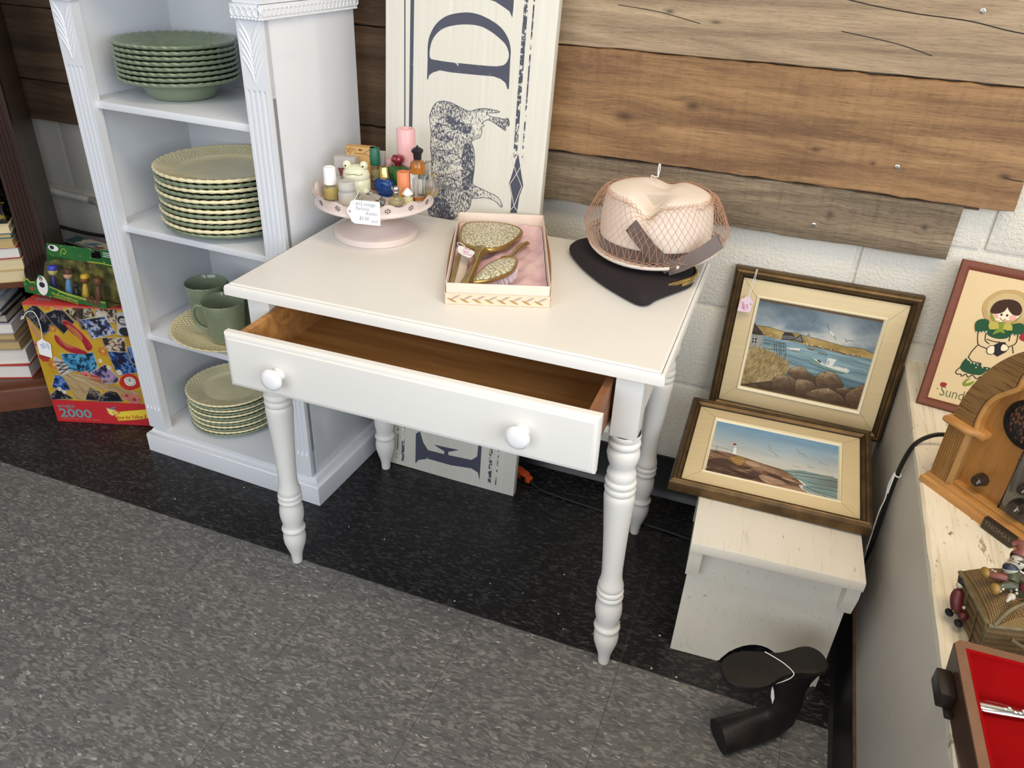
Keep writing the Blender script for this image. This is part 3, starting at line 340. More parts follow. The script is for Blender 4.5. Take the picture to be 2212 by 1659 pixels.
# ================================================================ back wall of painted blocks, low right wall with sill
wb = BM(); bx(wb, -2.4, 2.4, .0055, .2, -.06, 2.9)
WALL = struct('wall_back', wb, M_BLOCK)
def block_mesh(w):
    b = BM(); bx(b, .0045, w-.0045, 0, .03, .0045, .2040-.0045, .0045, 2); return b
bp = {}
for k in range(-1, 7):
    z0 = .116+.204*k; off = .907 if (k % 2 == 0) else .907+.2032
    for i in range(-8, 4):
        x0 = off+.4064*i; x1 = x0+.4064
        if x1 < -2.3 or x0 > 2.2: continue
        if not bp: o = bp['b'] = struct('block', block_mesh(.4064), M_BLOCK, WALL)
        else: o = bp['b'].copy(); C.objects.link(o)
        o.location = (x0, 0, z0)
b = BM(); loft(b, [[Vector((x, y, z)) for y, z in ((.004, .112), (-.004, .112), (-.005, .02), (-.012, .006), (-.016, 0), (.004, 0))] for x in (-2.4, 1.04)])
struct('baseboard_back', b, M_BASE)
m = NM('grey_panel_paint', (198, 196, 192), .5); v = m.co('World')
x = m.mix(m.noise(v, 4, 4), (208, 202, 192), (194, 188, 178)); st = m.noise(m.co('World', (1, 60, 5)), 1.0, 3, .6)
x = m.mix(m.ramp(st, [(.66, 0.), (.74, .55)]), x, (222, 221, 217)); ch = m.noise(m.co('World', (1, 28, 12)), 1.0, 4)
x = m.mix(m.ramp(ch, [(.74, 0.), (.76, .7)]), x, (112, 100, 86)); M_PANEL = m.color(x).bump(st, .15, .001).m
b = BM(); bx(b, 1.046, 1.085, -3.2, .006, .096, .474, .002); struct('wall_right', b, M_PANEL)
b = BM(); loft(b, [[Vector((x, y, z)) for x, z in ((1.052, .100), (1.040, .104), (1.039, .02), (1.033, .004), (1.026, 0), (1.052, 0))] for y in (-3.2, -.012)])
struct('baseboard_right', b, M_BASE)
b = BM(); bx(b, 1.041, 1.047, -3.2, -.002, .097, .107, .001); struct('trim_2', b, plain('raw_brown_edge', (96, 74, 48), .8, var=20, scale=40))
m = NM('worn_cream_sill_paint', (236, 227, 206), .42); v = m.co('World')
g = m.noise(m.co('World', (170, 7, 1)), 1.0, 4, .6); g2 = m.noise(m.co('World', (60, 22, 1)), 1.0, 5, .7)
x = m.mix(m.noise(v, 5, 3), (238, 230, 210), (228, 217, 192)); x = m.mix(m.ramp(g, [(.52, 0.), (.66, .6)]), x, (200, 184, 150))
x = m.mix(m.ramp(g2, [(.62, 0.), (.66, .8)]), x, (140, 120, 90)); g3 = m.noise(m.co('World', (34, 20, 1), loc=(3, 1, 0)), 1.0, 6, .75)
x = m.mix(m.ramp(g3, [(.66, 0.), (.69, .9)]), x, (72, 60, 48)); M_SILL = m.color(x).bump(g, .35, .001).m
b = BM()
rings = []
rs = random.Random(3)
for i in range(120):
    y = .006-3.2*i/119; e = rs.uniform(-.0012, .0012) if i % 2 else rs.uniform(-.0025, .0004)
    rings.append([Vector((1.0465+max(e, -.0005)*.6, y, .468)), Vector((1.0455+abs(e), y, .484)), Vector((1.049+abs(e)*1.2, y, .487)), Vector((1.75, y, .487)), Vector((1.75, y, .468))])
loft(b, rings); struct('trim_1', b, M_SILL, ang=25)

# ================================================================ reclaimed plank panel on the wall
CLAD = thing('plank_panel', 'reclaimed rustic wood plank panel with wide horizontal boards on the white block wall', 'wall panel', (0, -.003, .7))
WA = m_wood('grey_tan_plank', [(120, 101, 80), (154, 133, 107), (178, 157, 128), (108, 95, 82)], [(.226, -.008, .02, .008), (.232, .018, .014, .005), (.358, .010, .012, .007), (.42, -.05, .016, .008), (.73, .035, .012, .006), (.505, -.062, .018, .005)], fib=.45, dark=(74, 60, 48), relief=.45)
WB = m_wood('brown_plank', [(110, 81, 54), (146, 111, 74), (170, 134, 92), (94, 61, 42)], [(1.003, -.042, .018, .010), (.791, -.048, .009, .007), (.326, -.017, .030, .016), (.455, .016, .025, .012), (.689, -.035, .018, .008)], streak=.60, fib=.5, dark=(66, 44, 30), relief=.4, saw=.22)
WC = m_wood('rough_grey_plank', [(90, 77, 63), (126, 109, 88), (156, 138, 112), (82, 73, 64)], [(.765, .002, .012, .012), (.93, .004, .010, .010), (.125, -.034, .014, .020)], fib=.75, dark=(64, 53, 43), relief=.9, saw=.30)
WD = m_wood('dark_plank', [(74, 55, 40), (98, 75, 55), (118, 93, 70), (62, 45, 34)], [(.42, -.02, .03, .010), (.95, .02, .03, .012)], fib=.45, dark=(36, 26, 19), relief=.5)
def plank(x0, x1, z0, z1, y, th, m, amp=.0012, seed=0, skew=0):
    rs = random.Random(seed); n = 40; rings = []
    for i in range(n+1):
        x = (x1-x0)*i/n; t = rs.uniform(-amp, amp); q = rs.uniform(-amp, amp); c = rs.uniform(0, amp)
        h = (z1-z0)/2
        rings.append([Vector((x+skew*(.5 if i == n else 0), 0, -h+q+.0015)), Vector((x-(skew*.5 if i == n else 0), 0, h+t-.0015)), Vector((x, .002+c, h+t)), Vector((x, th, h+t)), Vector((x, th, -h+q)), Vector((x, .002+c, -h+q))])
    b = BM(); loft(b, rings)
    return obj('plank', b, m, CLAD, loc=(x0, y+.003, (z0+z1)/2-.7), ang=30)
pA = plank(.062, 2.0, 1.0195, 1.262, -.028, .022, WA, seed=1)
pB = plank(.094, 1.128, .8165, 1.0175, -.031, .024, WB, seed=2, amp=.0016, skew=.006)
pC = plank(.071, 1.053, .7115, .8135, -.026, .022, WC, seed=3, amp=.0022)
plank(-.70, 2.0, 1.2645, 1.50, -.028, .022, WB, seed=4)
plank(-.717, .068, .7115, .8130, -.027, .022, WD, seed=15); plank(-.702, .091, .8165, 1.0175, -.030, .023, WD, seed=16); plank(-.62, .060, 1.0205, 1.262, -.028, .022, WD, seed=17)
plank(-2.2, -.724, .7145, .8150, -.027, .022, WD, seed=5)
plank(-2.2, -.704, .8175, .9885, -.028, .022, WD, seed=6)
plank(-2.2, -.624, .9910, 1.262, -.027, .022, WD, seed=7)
plank(-2.2, -.704, 1.2645, 1.50, -.028, .022, WC, seed=8)
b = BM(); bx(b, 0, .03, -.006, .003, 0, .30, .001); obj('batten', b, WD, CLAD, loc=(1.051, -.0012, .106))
M_STEEL = plain('screw_steel', (196, 196, 194), .3, 1.0)
def screw(par, x, z, y0, r=.0042):
    b = BM(); lathe(b, [(0, .0016), (r*.45, .0016), (r*.5, .0004), (r*.6, .0018), (r, .0012), (r, 0)], 14, M=Matrix.Rotation(PI/2, 4, 'X')); obj('screw', b, M_STEEL, par, loc=(x, y0, z))
screw(pA, .984-.062, 1.127-1.141, 0); screw(pB, .926-.094, .869-.917, 0); screw(pC, .812-.071, .741-.7625, 0)
M_CRACK = plain('crack_shadowed_gap', (38, 28, 20), .9)
def crack(par, pts, w=.0016):
    b = BM(); P = spl([(x, z, 0) for x, z in pts], 6); n = len(P); q = [(p.x, p.y) for p in P]
    L = strip(q, w); fill(b, [L], 0, .0002); obj('crack', b, M_CRACK, par, rot=(PI/2, 0, 0), loc=(0, -.0004, 0), smooth=False)
crack(pA, [(.72-.062, .004), (.784-.062, -.012), (.88-.062, -.024), (.97-.062, -.030), (1.06-.062, -.043), (1.25-.062, -.055)])
crack(pA, [(.385-.062, -.046), (.46-.062, -.052), (.54-.062, -.066)], .0011); crack(pA, [(.78-.062, -.060), (.87-.062, -.072), (.93-.062, -.086)], .0012)
crack(pB, [(1.097-.094, -.044), (1.115-.094, -.046), (1.0325, -.046)], .0014)

# ================================================================ conduit, cable and plug along the wall
b = BM(); P = [(-1.36+.30*i/150+.0, -.012, .517-.012*(i/150)) for i in range(151)]
tube(b, [(x, y, z) for x, y, z in P], [.0080+.0020*math.sin(i*1.35) for i in range(151)], 10)
t = thing('armoured_cable', 'whitish ribbed armoured cable fixed along the block wall left of the white bookcase', 'cable', (-1.2, 0, .50))
o = obj('sheath', b, plain('cable_sheath', (206, 203, 194), .5), t, loc=(1.2, 0, -.50))
b = BM(); tube(b, [(-1.060, -.012, .505), (-1.050, -.012, .5045), (-1.042, -.012, .503)], [.0095, .0105, .0085], 12); tube(b, spl([(-1.043, -.012, .503), (-1.035, -.013, .490), (-1.030, -.012, .470), (-1.028, -.012, .44)], 5), .003, 8)
obj('coupling', b, plain('cable_coupling', (190, 186, 176), .35, .6), t, loc=(1.2, 0, -.50))
b = BM(); tube(b, spl([(-1.42, -.010, .43), (-1.25, -.010, .408), (-1.12, -.010, .401), (-1.03, -.010, .404), (-.86, -.010, .415), (-.6, -.010, .42)], 8), .0050, 8, flat=1)
tag(obj('wall_cord', b, plain('black_cord', (18, 18, 20), .45)), 'black cord drooping along the white block wall behind the boxed toys', 'cord')
t = thing('extension_cord', 'black extension cord with orange plug end on the floor under the white table', 'cord', (.27, -.085, 0), (0, 0, -.5))
b = BM(); bx(b, -.022, .020, -.011, .011, .004, .026, .004); bx(b, .018, .034, -.008, .008, .007, .023, .003); obj('plug', b, plain('orange_plastic', (214, 84, 34), .4), t)
b = BM(); bx(b, .010, .022, -.0135, .0135, .008, .022, .002); obj('strap', b, plain('black_cord', (18, 18, 20), .45), t)
b = BM(); tube(b, spl([(.030, 0, .014), (.05, .002, .008), (.09, .012, .005), (.2, .06, .004), (.35, .13, .004), (.48, .19, .004), (.56, .28, .004)], 8), .0036, 8); obj('cord', b, plain('black_cord', (18, 18, 20), .45), t)
b = BM()
rs = random.Random(5)
for i in range(70):
    x, y = rs.uniform(-.9, 1.0), rs.uniform(-1.15, -.35)
    if rs.random() < .4: x = rs.uniform(.3, 1.0); y = rs.uniform(-.8, -.45)
    r = rs.uniform(.0006, .0018); q = BM(); bx(q, -r, r, -r*.7, r*.7, 0, r*.8); join(b, q, Matrix.Translation((x, y, 0)) @ Matrix.Rotation(rs.uniform(0, 3), 4, 'Z'))
tag(obj('floor_crumbs', b, plain('white_crumbs', (215, 212, 204), .7)), 'scattered tiny white crumbs and paint chips on the floor tiles', 'debris', kind='stuff')
# ================================================================ white bookcase
def m_white(name, c1, c2, rough, coat=0, brush=0, chips=0):
    m = NM(name, c1, rough, Coat_Weight=coat, Coat_Roughness=.06); v = m.co('World')
    x = m.mix(m.noise(v, 5, 3), c1, c2)
    if chips:
        g = m.noise(m.co('Object', (40, 9, 40)), 1.0, 5, .7); x = m.mix(m.ramp(g, [(.72, 0.), (.745, chips)]), x, (150, 138, 120))
    m.color(x)
    if brush: m.bump(m.noise(m.co('Object', (7, 90, 90)), 1.0, 3), brush, .001)
    return m.m
M_CASE = m_white('glossy_white_lacquer', (228, 230, 235), (221, 224, 230), .20, .4)
M_CASEIN = m_white('white_lacquer_inside', (229, 231, 236), (222, 225, 231), .38)
CASE = thing('bookcase', 'tall white bookcase with fluted carved pilasters holding green and cream crockery', 'bookcase', (-.647, -.361, 0), -.036)
CW, CD, CH = .489, .300, 1.46
b = BM(); bx(b, -.001, .012, .018, CD, .05, CH, .0008); obj('side_panel', b, M_CASE, CASE)
b = BM(); bx(b, CW-.012, CW+.001, .018, CD, .05, CH, .0008); bx(b, CW+.0005, CW+.0022, .030, .0305, .07, CH); obj('side_panel', b, M_CASE, CASE)
b = BM(); bx(b, .012, CW-.012, CD-.006, CD, .05, CH); obj('back_panel', b, M_CASEIN, CASE)
for zt in (.873, .611, .343):
    b = BM(); bx(b, .0125, CW-.0125, .020, CD-.0065, zt-.0145, zt, .0012); obj('shelf', b, M_CASEIN, CASE)
b = BM(); bx(b, .0125, CW-.0125, .012, CD-.0065, .056, .0715, .001); obj('bottom_deck', b, M_CASEIN, CASE)
# plinth with a moulded top
b = BM(); X0, X1, Y1 = -.012, .512, .288
prof = [(0, .0), (0, .049), (.002, .053), (.006, .055), (.010, .058), (.013, .064), (.018, .0685), (.0215, .0695)]
rings = []
for ins, z in prof: rings.append([Vector((X0+ins+.012*(ins > 0 and 0), 0+ins, z)), Vector((X1-ins, ins, z)), Vector((X1-ins, Y1, z)), Vector((X0+ins, Y1, z))])
loft(b, rings); obj('plinth', b, M_CASE, CASE, ang=50)
def carve(b, x, z, s, L, spread, w, y):
    """one raised leaf blade: starts at the spine, sweeps up and outwards"""
    n = 10; R = []
    for i in range(n):
        t = i/(n-1); q = max(.0002, w*math.sin(PI*min(.99, t*.92+.04))**.8); cx = x+s*(.0012+spread*t**1.5); cz = z+L*t
        R.append([Vector((cx+q*k, y-.0019*(1-k*k), cz-s*q*k*.5)) for k in (-1, -.6, 0, .6, 1)]+[Vector((cx, y+.001, cz))])
    loft(b, R)
def pilaster(x0, x1):
    b = BM(); y0, y1, z0, z1 = .010, .030, .0715, CH
    n = 4; w = x1-x0; p = w/(n+.55)
    # flat face above and below the flutes, grooved face between
    pts = [(x0, y0)]
    for i in range(n):
        c = x0+p*(i+.77)
        for k in range(-4, 5): pts.append((c+k*.00088, y0+.0046*math.sqrt(max(0, 1-(k/4)**2))))
    pts += [(x1, y0), (x1, y1), (x0, y1)]
    def ring(z, d):
        out = []
        for x, y in pts: out.append(Vector((x, y0+(y-y0)*d if y < y1-.001 else y, z)))
        return out
    zs = [(z0, 0), (.128, 0), (.1285, .05), (.134, .75), (.14, 1), (.925, 1), (.933, .75), (.9385, .05), (.939, 0), (z1, 0)]
    loft(b, [ring(z, d) for z, d in zs])
    o = obj('pilaster', b, M_CASE, CASE, smooth=False)
    b = BM(); c = (x0+x1)/2+.001
    for i, zz in enumerate((.952, .966, .981, .996, 1.011)):
        for q_ in (-1, 1): carve(b, c, zz, q_, .042, .0205, .0031, y0+.0002)
    obj('leaf_carving', b, M_CASE, o, ang=60)
pilaster(-.004, .049); pilaster(.437, CW+.001)
# beaded rail and frieze on top of the pilasters and along the side
b = BM(); bx(b, .432, .496, .003, .028, 1.056, 1.080, .002); bx(b, CW+.001, .499, .003, CD+.002, 1.056, 1.080, .002); obj('beaded_rail', b, M_CASE, CASE)
b = BM(); bx(b, -.010, .054, .003, .028, 1.056, 1.080, .002); obj('beaded_rail', b, M_CASE, CASE)
b = BM()
def ringlet(b, c, ax, r=.0072):
    q = BM(); tube(q, [(r*math.cos(a)*.82, r*math.sin(a), 0) for a in [2*PI*k/16 for k in range(16)]], .0014, 6, closed=True); join(b, q, Matrix.Translation(c) @ ax)
RX = Matrix.Rotation(PI/2, 4, 'X'); RY = Matrix.Rotation(PI/2, 4, 'Y')
for i in range(5): ringlet(b, (.440+.0125*i, .003, 1.068), RX)
for i in range(24): ringlet(b, (.499, .010+.0125*i, 1.068), RY)
for i in range(9): ball(b, (.435+.0073*i, .003, 1.0575), .0022, seg=8, rings=6)
for i in range(44): ball(b, (.499, .006+.0068*i, 1.0575), .0019, seg=8, rings=6)
obj('ring_ornament', b, M_CASE, CASE)['kind'] = 'stuff'
# arched frieze between the pilasters above the frame, returning down to the rail
b = BM(); A = [(.436, 1.081), (.436, 1.095), (.425, 1.12), (.395, 1.155), (.35, 1.18), (.245, 1.20), (.14, 1.18), (.095, 1.155), (.065, 1.12), (.052, 1.095), (.052, 1.081), (-.006, 1.081), (-.006, CH), (.495, CH), (.495, 1.081)]
prism(b, A, -.030, -.008, Matrix.Rotation(PI/2, 4, 'X')); bx(b, CW+.001, .495, .03, CD, 1.081, CH, .001); obj('frieze', b, M_CASE, CASE)
b = BM(); lathe(b, [(.003, 0), (.003, .004), (.0, .005)], 10, M=Matrix.Rotation(PI/2, 4, 'Y')); obj('shelf_peg', b, M_STEEL, CASE, loc=(.012, .06, .318))
def onshelf(lx, ly, z):
    c, s = math.cos(-.036), math.sin(-.036); return (-.647+c*lx-s*ly, -.361+s*lx+c*ly, z)
# ================================================================ crockery
def m_glaze(name, col, weave=0, rough=.16):
    m = NM(name, col, rough, Coat_Weight=.3, Coat_Roughness=.05); v = m.co('Object')
    m.color(m.mix(m.noise(v, 18, 3), tuple(c*1.03 for c in col), tuple(c*.93 for c in col)))
    return m
GREEN = (130, 143, 117); CREAM = (240, 229, 186)
def weave_rim(m, r0, r1, k):
    """herringbone relief, only on the rim between radius r0 and r1"""
    v = m.co('Object'); sx = m.n('ShaderNodeSeparateXYZ'); m.l(v, sx.inputs[0]); X, Y = sx.outputs[0], sx.outputs[1]
    r = m.math('SQRT', m.math('ADD', m.math('MULTIPLY', X, X), m.math('MULTIPLY', Y, Y))); a = m.math('ARCTAN2', Y, X)
    u = m.math('MULTIPLY', a, k/(2*PI)); cell = m.math('FRACT', u); t = m.math('DIVIDE', m.math('SUBTRACT', r, r0), r1-r0)
    z = m.math('ABSOLUTE', m.math('SUBTRACT', m.math('FRACT', m.math('MULTIPLY', u, .5)), .5))
    st = m.math('SINE', m.math('MULTIPLY', m.math('ADD', m.math('MULTIPLY', t, 3.0), m.math('MULTIPLY', z, 4.0)), 2*PI))
    inr = m.math('MULTIPLY', m.math('GREATER_THAN', r, r0), m.math('LESS_THAN', r, r1))
    return m.bump(m.math('MULTIPLY', st, inr), .55, .0014).m
MG_PL = weave_rim(m_glaze('green_glaze_dinner', GREEN), .100, .136, 36); MC_PL = weave_rim(m_glaze('cream_glaze_dinner', CREAM), .100, .136, 36)
MG_SM = weave_rim(m_glaze('green_glaze_salad', GREEN), .076, .103, 30); MC_SM = weave_rim(m_glaze('cream_glaze_salad', CREAM), .076, .103, 30)
MG_BW = weave_rim(m_glaze('green_glaze_bowl', GREEN), .082, .112, 34)
def rope(n, tw, ar, az, idx):
    return lambda a, i: (ar*math.sin(a*n+tw*idx.index(i)), az*math.sin(a*n+tw*idx.index(i)+.6)) if i in idx else (0, 0)
def plate_bm(R, k=1.0):
    s = R/.145; p = [(0, .0045), (.080*s, .0045), (.092*s, .0062), (.097*s, .0100), (.101*s, .0125), (.1355*s, .0182), (.1390*s, .0212), (.1425*s, .0224), (.1452*s, .0206), (.1452*s, .0170), (.1428*s, .0146), (.137*s, .0140), (.100*s, .0070), (.090*s, .0015), (.082*s, 0), (.078*s, .0016), (0, .0016)]
    b = BM(); lathe(b, [(r, z*k) for r, z in p], 160, fn=rope(46, .9, .0009, .0010, [6, 7, 8, 9, 10])); return b
def serving_bm():
    p = [(0, .0045), (.112, .0045), (.116, .0060), (.137, .0150), (.1415, .0182), (.1450, .0192), (.147, .0180), (.1460, .0160), (.139, .0128), (.112, .0020), (.104, 0), (.100, .0016), (0, .0016)]
    b = BM(); lathe(b, p, 160, fn=rope(46, .9, .0007, .0008, [4, 5, 6, 7])); return b
def bowl_bm():
    p = [(0, .007), (.052, .007), (.066, .012), (.076, .026), (.082, .0335), (.110, .0412), (.1140, .0440), (.1180, .0446), (.1198, .0425), (.1180, .0385), (.110, .0360), (.084, .0300), (.076, .020), (.068, .007), (.062, .0012), (.058, 0), (.054, .0012), (0, .002)]
    b = BM(); lathe(b, p, 160, fn=rope(40, .5, .0014, .0008, [6, 7, 8, 9])); return b
rs = random.Random(21)
# soup bowls, all green
x, y, _ = onshelf(.155, .150, 0); first = None
for i in range(8):
    lab = '%s green soup bowl from the top in the stack on the upper shelf' % ORD[i]
    if i == 0: lab = 'topmost green scalloped soup bowl of the stack on the upper shelf'
    if i == 7: lab = 'lowest green soup bowl standing on the upper shelf under the stack'
    loc = (x+rs.uniform(-.0005, .0005), y+rs.uniform(-.0005, .0005), .8733+.0098*(7-i))
    if first is None: o = first = tag(obj('soup_bowl', bowl_bm(), MG_BW, ang=60), lab, 'bowl', 'green soup bowls on the upper shelf')
    else: o = clone(first); o['label'] = lab
    o.location = loc; o.rotation_euler = (0, 0, rs.uniform(0, 6))
# dinner plates, alternating
def stack(name, R, k, mats, cx, cy, z0, dz, n, where, group, cat='plate'):
    pr = {}
    x, y, _ = onshelf(cx, cy, 0)
    for i in range(n):
        c = 'cream' if i % 2 == 0 else 'green'
        kind = name.replace('_', ' ')
        lab = '%s %s from the top, %s glaze with rope rim, %s' % (ORD[i], kind, c, where) if i else 'topmost %s %s with basketweave rim lying on top, %s' % (c, kind, where)
        if i == n-1: lab = 'lowest %s %s with rope rim resting on the board, %s' % (c, kind, where)
        loc = (x+rs.uniform(-.0016, .0016), y+rs.uniform(-.0016, .0016), z0+.0003+dz*(n-1-i))
        if c not in pr: o = pr[c] = tag(obj(name, plate_bm(R, k), mats[c], ang=60), lab, cat, group)
        else: o = clone(pr[c]); o['label'] = lab
        o.location = loc; o.rotation_euler = (0, 0, rs.uniform(0, 6))
stack('dinner_plate', .145, 1.0, {'cream': MC_PL, 'green': MG_PL}, .243, .146, .611, .0106, 12, 'second shelf stack', 'dinner plates on the second shelf')
stack('salad_plate', .111, .72, {'cream': MC_SM, 'green': MG_SM}, .164, .142, .0717, .0078, 12, 'bottom shelf stack', 'salad plates on the bottom shelf')
x, y, _ = onshelf(.214, .132, 0)
o = tag(obj('serving_plate', serving_bm(), MC_PL, ang=60), 'cream rope rimmed plate lying under the green mugs on the third shelf', 'plate'); o.location = (x, y, .3432)
# mugs
mm = m_glaze('green_glaze_mug', GREEN); v = mm.co('Object'); sx = mm.n('ShaderNodeSeparateXYZ'); mm.l(v, sx.inputs[0])
a = mm.math('MULTIPLY', mm.math('ARCTAN2', sx.outputs[1], sx.outputs[0]), 24/(2*PI)); zz = mm.math('MULTIPLY', sx.outputs[2], 110)
ck = mm.n('ShaderNodeTexBrick'); cb = mm.n('ShaderNodeCombineXYZ'); mm.l(mm.math('ADD', a, zz), cb.inputs[0]); mm.l(mm.math('SUBTRACT', zz, a), cb.inputs[1]); mm.l(cb.outputs[0], ck.inputs['Vector'])
ck.inputs['Scale'].default_value = 1.0; ck.inputs['Mortar Size'].default_value = .09; ck.inputs['Mortar Smooth'].default_value = .8
inr = mm.math('MULTIPLY', mm.math('GREATER_THAN', sx.outputs[2], .010), mm.math('LESS_THAN', sx.outputs[2], .074)); M_MUG = mm.bump(mm.math('MULTIPLY', mm.math('SUBTRACT', 1.0, ck.outputs['Fac']), inr), .6, .0015).m
M_GRN = m_glaze('green_glaze_plain', GREEN).m
def mug(lx, ly, rz, label):
    p = onshelf(lx, ly, .3484+(.0012 if lx < .15 else 0)); t = thing('mug', label, 'mug', p, rz, 'green mugs on the cream plate')
    b = BM(); lathe(b, [(0, .004), (.034, .004), (.0365, .008), (.041, .05), (.0445, .086), (.0465, .0965), (.0482, .0985), (.0492, .0965), (.0472, .085), (.0438, .05), (.0395, .010), (.0375, .003), (.035, 0), (0, .001)], 56); obj('cup', b, M_MUG, t, ang=50)
    b = BM(); tube(b, spl([(-.044, 0, .079), (-.060, 0, .083), (-.071, 0, .070), (-.071, 0, .048), (-.060, 0, .030), (-.040, 0, .022)], 6), [.0062]*31, 10, flat=.72); obj('handle', b, M_GRN, t, ang=60)
    return t
mug(.236, .081, .38, 'green basketweave mug at the front with handle to the left, on the cream plate')
mug(.134, .141, -1.57, 'green basketweave mug at the back left, behind the front mug')
mug(.232, .190, -1.57, 'green mug half hidden behind the front mug and the table corner')
# ================================================================ white table with an open drawer
M_TABLE = m_white('white_table_paint', (233, 231, 226), (225, 222, 216), .40, 0, .12, .35)
M_KNOB = plain('white_ceramic_knob', (240, 240, 240), .18, Coat_Weight=.4)
mw = NM('drawer_inner_wood', (140, 96, 54), .45); v = mw.co('Object'); g = mw.noise(mw.co('Object', (3, 40, 60)), 1.0, 4, .6, .4)
mw.color(mw.ramp(g, [(.3, (150, 104, 56)), (.55, (180, 130, 74)), (.75, (198, 148, 90))])); M_DRW = mw.bump(g, .1, .001).m
mw = NM('drawer_side_wood', (128, 82, 54), .5); g = mw.noise(mw.co('Object', (60, 3, 60)), 1.0, 4, .6, .4)
mw.color(mw.ramp(g, [(.3, (106, 66, 40)), (.6, (142, 94, 60)), (.8, (160, 112, 74))])); M_DRS = mw.bump(g, .15, .001).m
TAB = thing('side_table', 'white painted side table with turned legs and its drawer pulled open', 'table', (.2636, -.3654, 0), .0104)
HX, HY = .3807, .2414
b = BM(); R = []
for ins, z in [(.004, .6475), (.0, .6500), (0, .6610), (.0015, .6655), (.0055, .6680), (.0068, .6678), (.0082, .6690), (.0105, .6702), (.10, .6702)]:
    R.append([Vector((sx*(HX-ins), sy*(HY-ins), z)) for sx, sy in ((-1, -1), (1, -1), (1, 1), (-1, 1))])
loft(b, R); bmesh.ops.bevel(b, geom=[e for e in b.edges if abs((e.verts[0].co-e.verts[1].co).z) > .001 and abs(e.verts[0].co.x) > HX-.02 and abs(e.verts[0].co.y) > HY-.02], offset=.002, segments=2, affect='EDGES')
obj('top', b, M_TABLE, TAB, ang=25)
LEGP = [(.0085, 0), (.0105, .001), (.0112, .006), (.0118, .018), (.0135, .028), (.0185, .045), (.0225, .060), (.0238, .072), (.0228, .084), (.0205, .0905), (.0206, .0915), (.0238, .0945), (.0249, .0985), (.0240, .1025), (.0205, .1052), (.0200, .108), (.0215, .118), (.0245, .133), (.0250, .146), (.0236, .160), (.0205, .169), (.0206, .1705), (.0238, .173), (.0248, .1770), (.0238, .181), (.0215, .183), (.0236, .185), (.0246, .1890), (.0237, .193), (.0212, .195), (.0226, .199), (.0235, .203), (.0218, .209), (.0190, .222), (.0186, .240), (.0196, .275), (.0217, .325), (.0240, .365), (.0258, .393), (.0264, .404), (.0254, .411), (.0232, .414), (.0255, .417), (.0267, .4215), (.0257, .426), (.0232, .428), (.0256, .431), (.0267, .4355), (.0257, .440), (.0230, .442), (.0240, .446), (.0247, .452), (.0232, .458), (.0205, .464), (.0215, .470), (.0250, .480), (.0272, .491), (.0262, .500), (.0228, .5055), (.0252, .508), (.0268, .513), (.0258, .518), (.0225, .5205), (.0245, .5235), (.0262, .5285), (.0250, .5335)]
for sx, sy, fx, fy in ((-1, -1, -.3445, -.187), (1, -1, .347, -.1965), (1, 1, .3215, .1925), (-1, 1, -.3265, .186)):
    b = BM(); px, py = sx*.3285, sy*.1990; bx(b, px-.0215, px+.0215, py-.0215, py+.0215, .5325, .648, .0012)
    q = BM(); lathe(q, LEGP, 28)
    for vtx in q.verts: t = 1-vtx.co.z/.5335; vtx.co.x += px+(fx-px)*t; vtx.co.y += py+(fy-py)*t
    join(b, q); obj('leg', b, M_TABLE, TAB, ang=50)
for sx in (-1, 1):
    b = BM(); bx(b, min(sx*.328, sx*.344), max(sx*.328, sx*.344), -.178, .178, .536, .648, .001); obj('side_apron', b, M_TABLE, TAB)
b = BM(); bx(b, -.308, .308, .198, .214, .536, .648, .001); obj('back_apron', b, M_TABLE, TAB)
b = BM(); bx(b, -.308, .308, -.216, -.198, .6395, .648, .0006); obj('top_rail', b, M_TABLE, TAB)
b = BM(); bx(b, -.308, .308, -.216, -.190, .5335, .5450, .001); obj('bottom_rail', b, M_TABLE, TAB)
for sx in (-1, 1):
    b = BM(); bx(b, min(sx*.290, sx*.308), max(sx*.290, sx*.308), -.190, .198, .5360, .5445, .0006); obj('drawer_runner', b, M_DRS, TAB)
# drawer
yb, yf, yr = -.3345, -.316, .055
FR = [(-.3165, yf), (.3125, yf)]
b = BM(); x0, x1, z0, z1 = -.3175, .3125, .5325, .6325; R = []
for ins, y in [(0, yf), (0, yb+.0085), (.0022, yb+.0045), (.0065, yb+.0025), (.0085, yb+.0025), (.0095, yb+.0002), (.0115, yb)]:
    R.append([Vector((x0+ins, y, z0+ins)), Vector((x1-ins, y, z0+ins)), Vector((x1-ins, y, z1-ins)), Vector((x0+ins, y, z1-ins))])
loft(b, R); DR = obj('drawer', b, M_TABLE, TAB, ang=25)
for xa in (-.3035, .2885):
    b = BM(); bx(b, xa, xa+.0125, yf, yr, .547, .6265, .0015); obj('drawer_side', b, M_DRS if xa > 0 else M_DRW, DR)
b = BM(); bx(b, -.291, .2885, yr-.012, yr, .552, .6265, .001); obj('drawer_back', b, M_DRW, DR)
b = BM(); bx(b, -.2915, .289, yf, yr-.011, .5515, .5555); obj('drawer_bottom', b, M_DRW, DR)
for kx, kz in ((-.2155, .5795), (.1995, .5835)):
    b = BM(); lathe(b, [(0, .0275), (.010, .0272), (.0155, .0255), (.0186, .0220), (.0190, .0190), (.0175, .0165), (.0130, .0145), (.0098, .0110), (.0095, .0060), (.0110, .0015), (.0115, 0)], 32, M=Matrix.Rotation(PI/2, 4, 'X')); obj('knob', b, M_KNOB, DR, loc=(kx, yb, kz), ang=60)
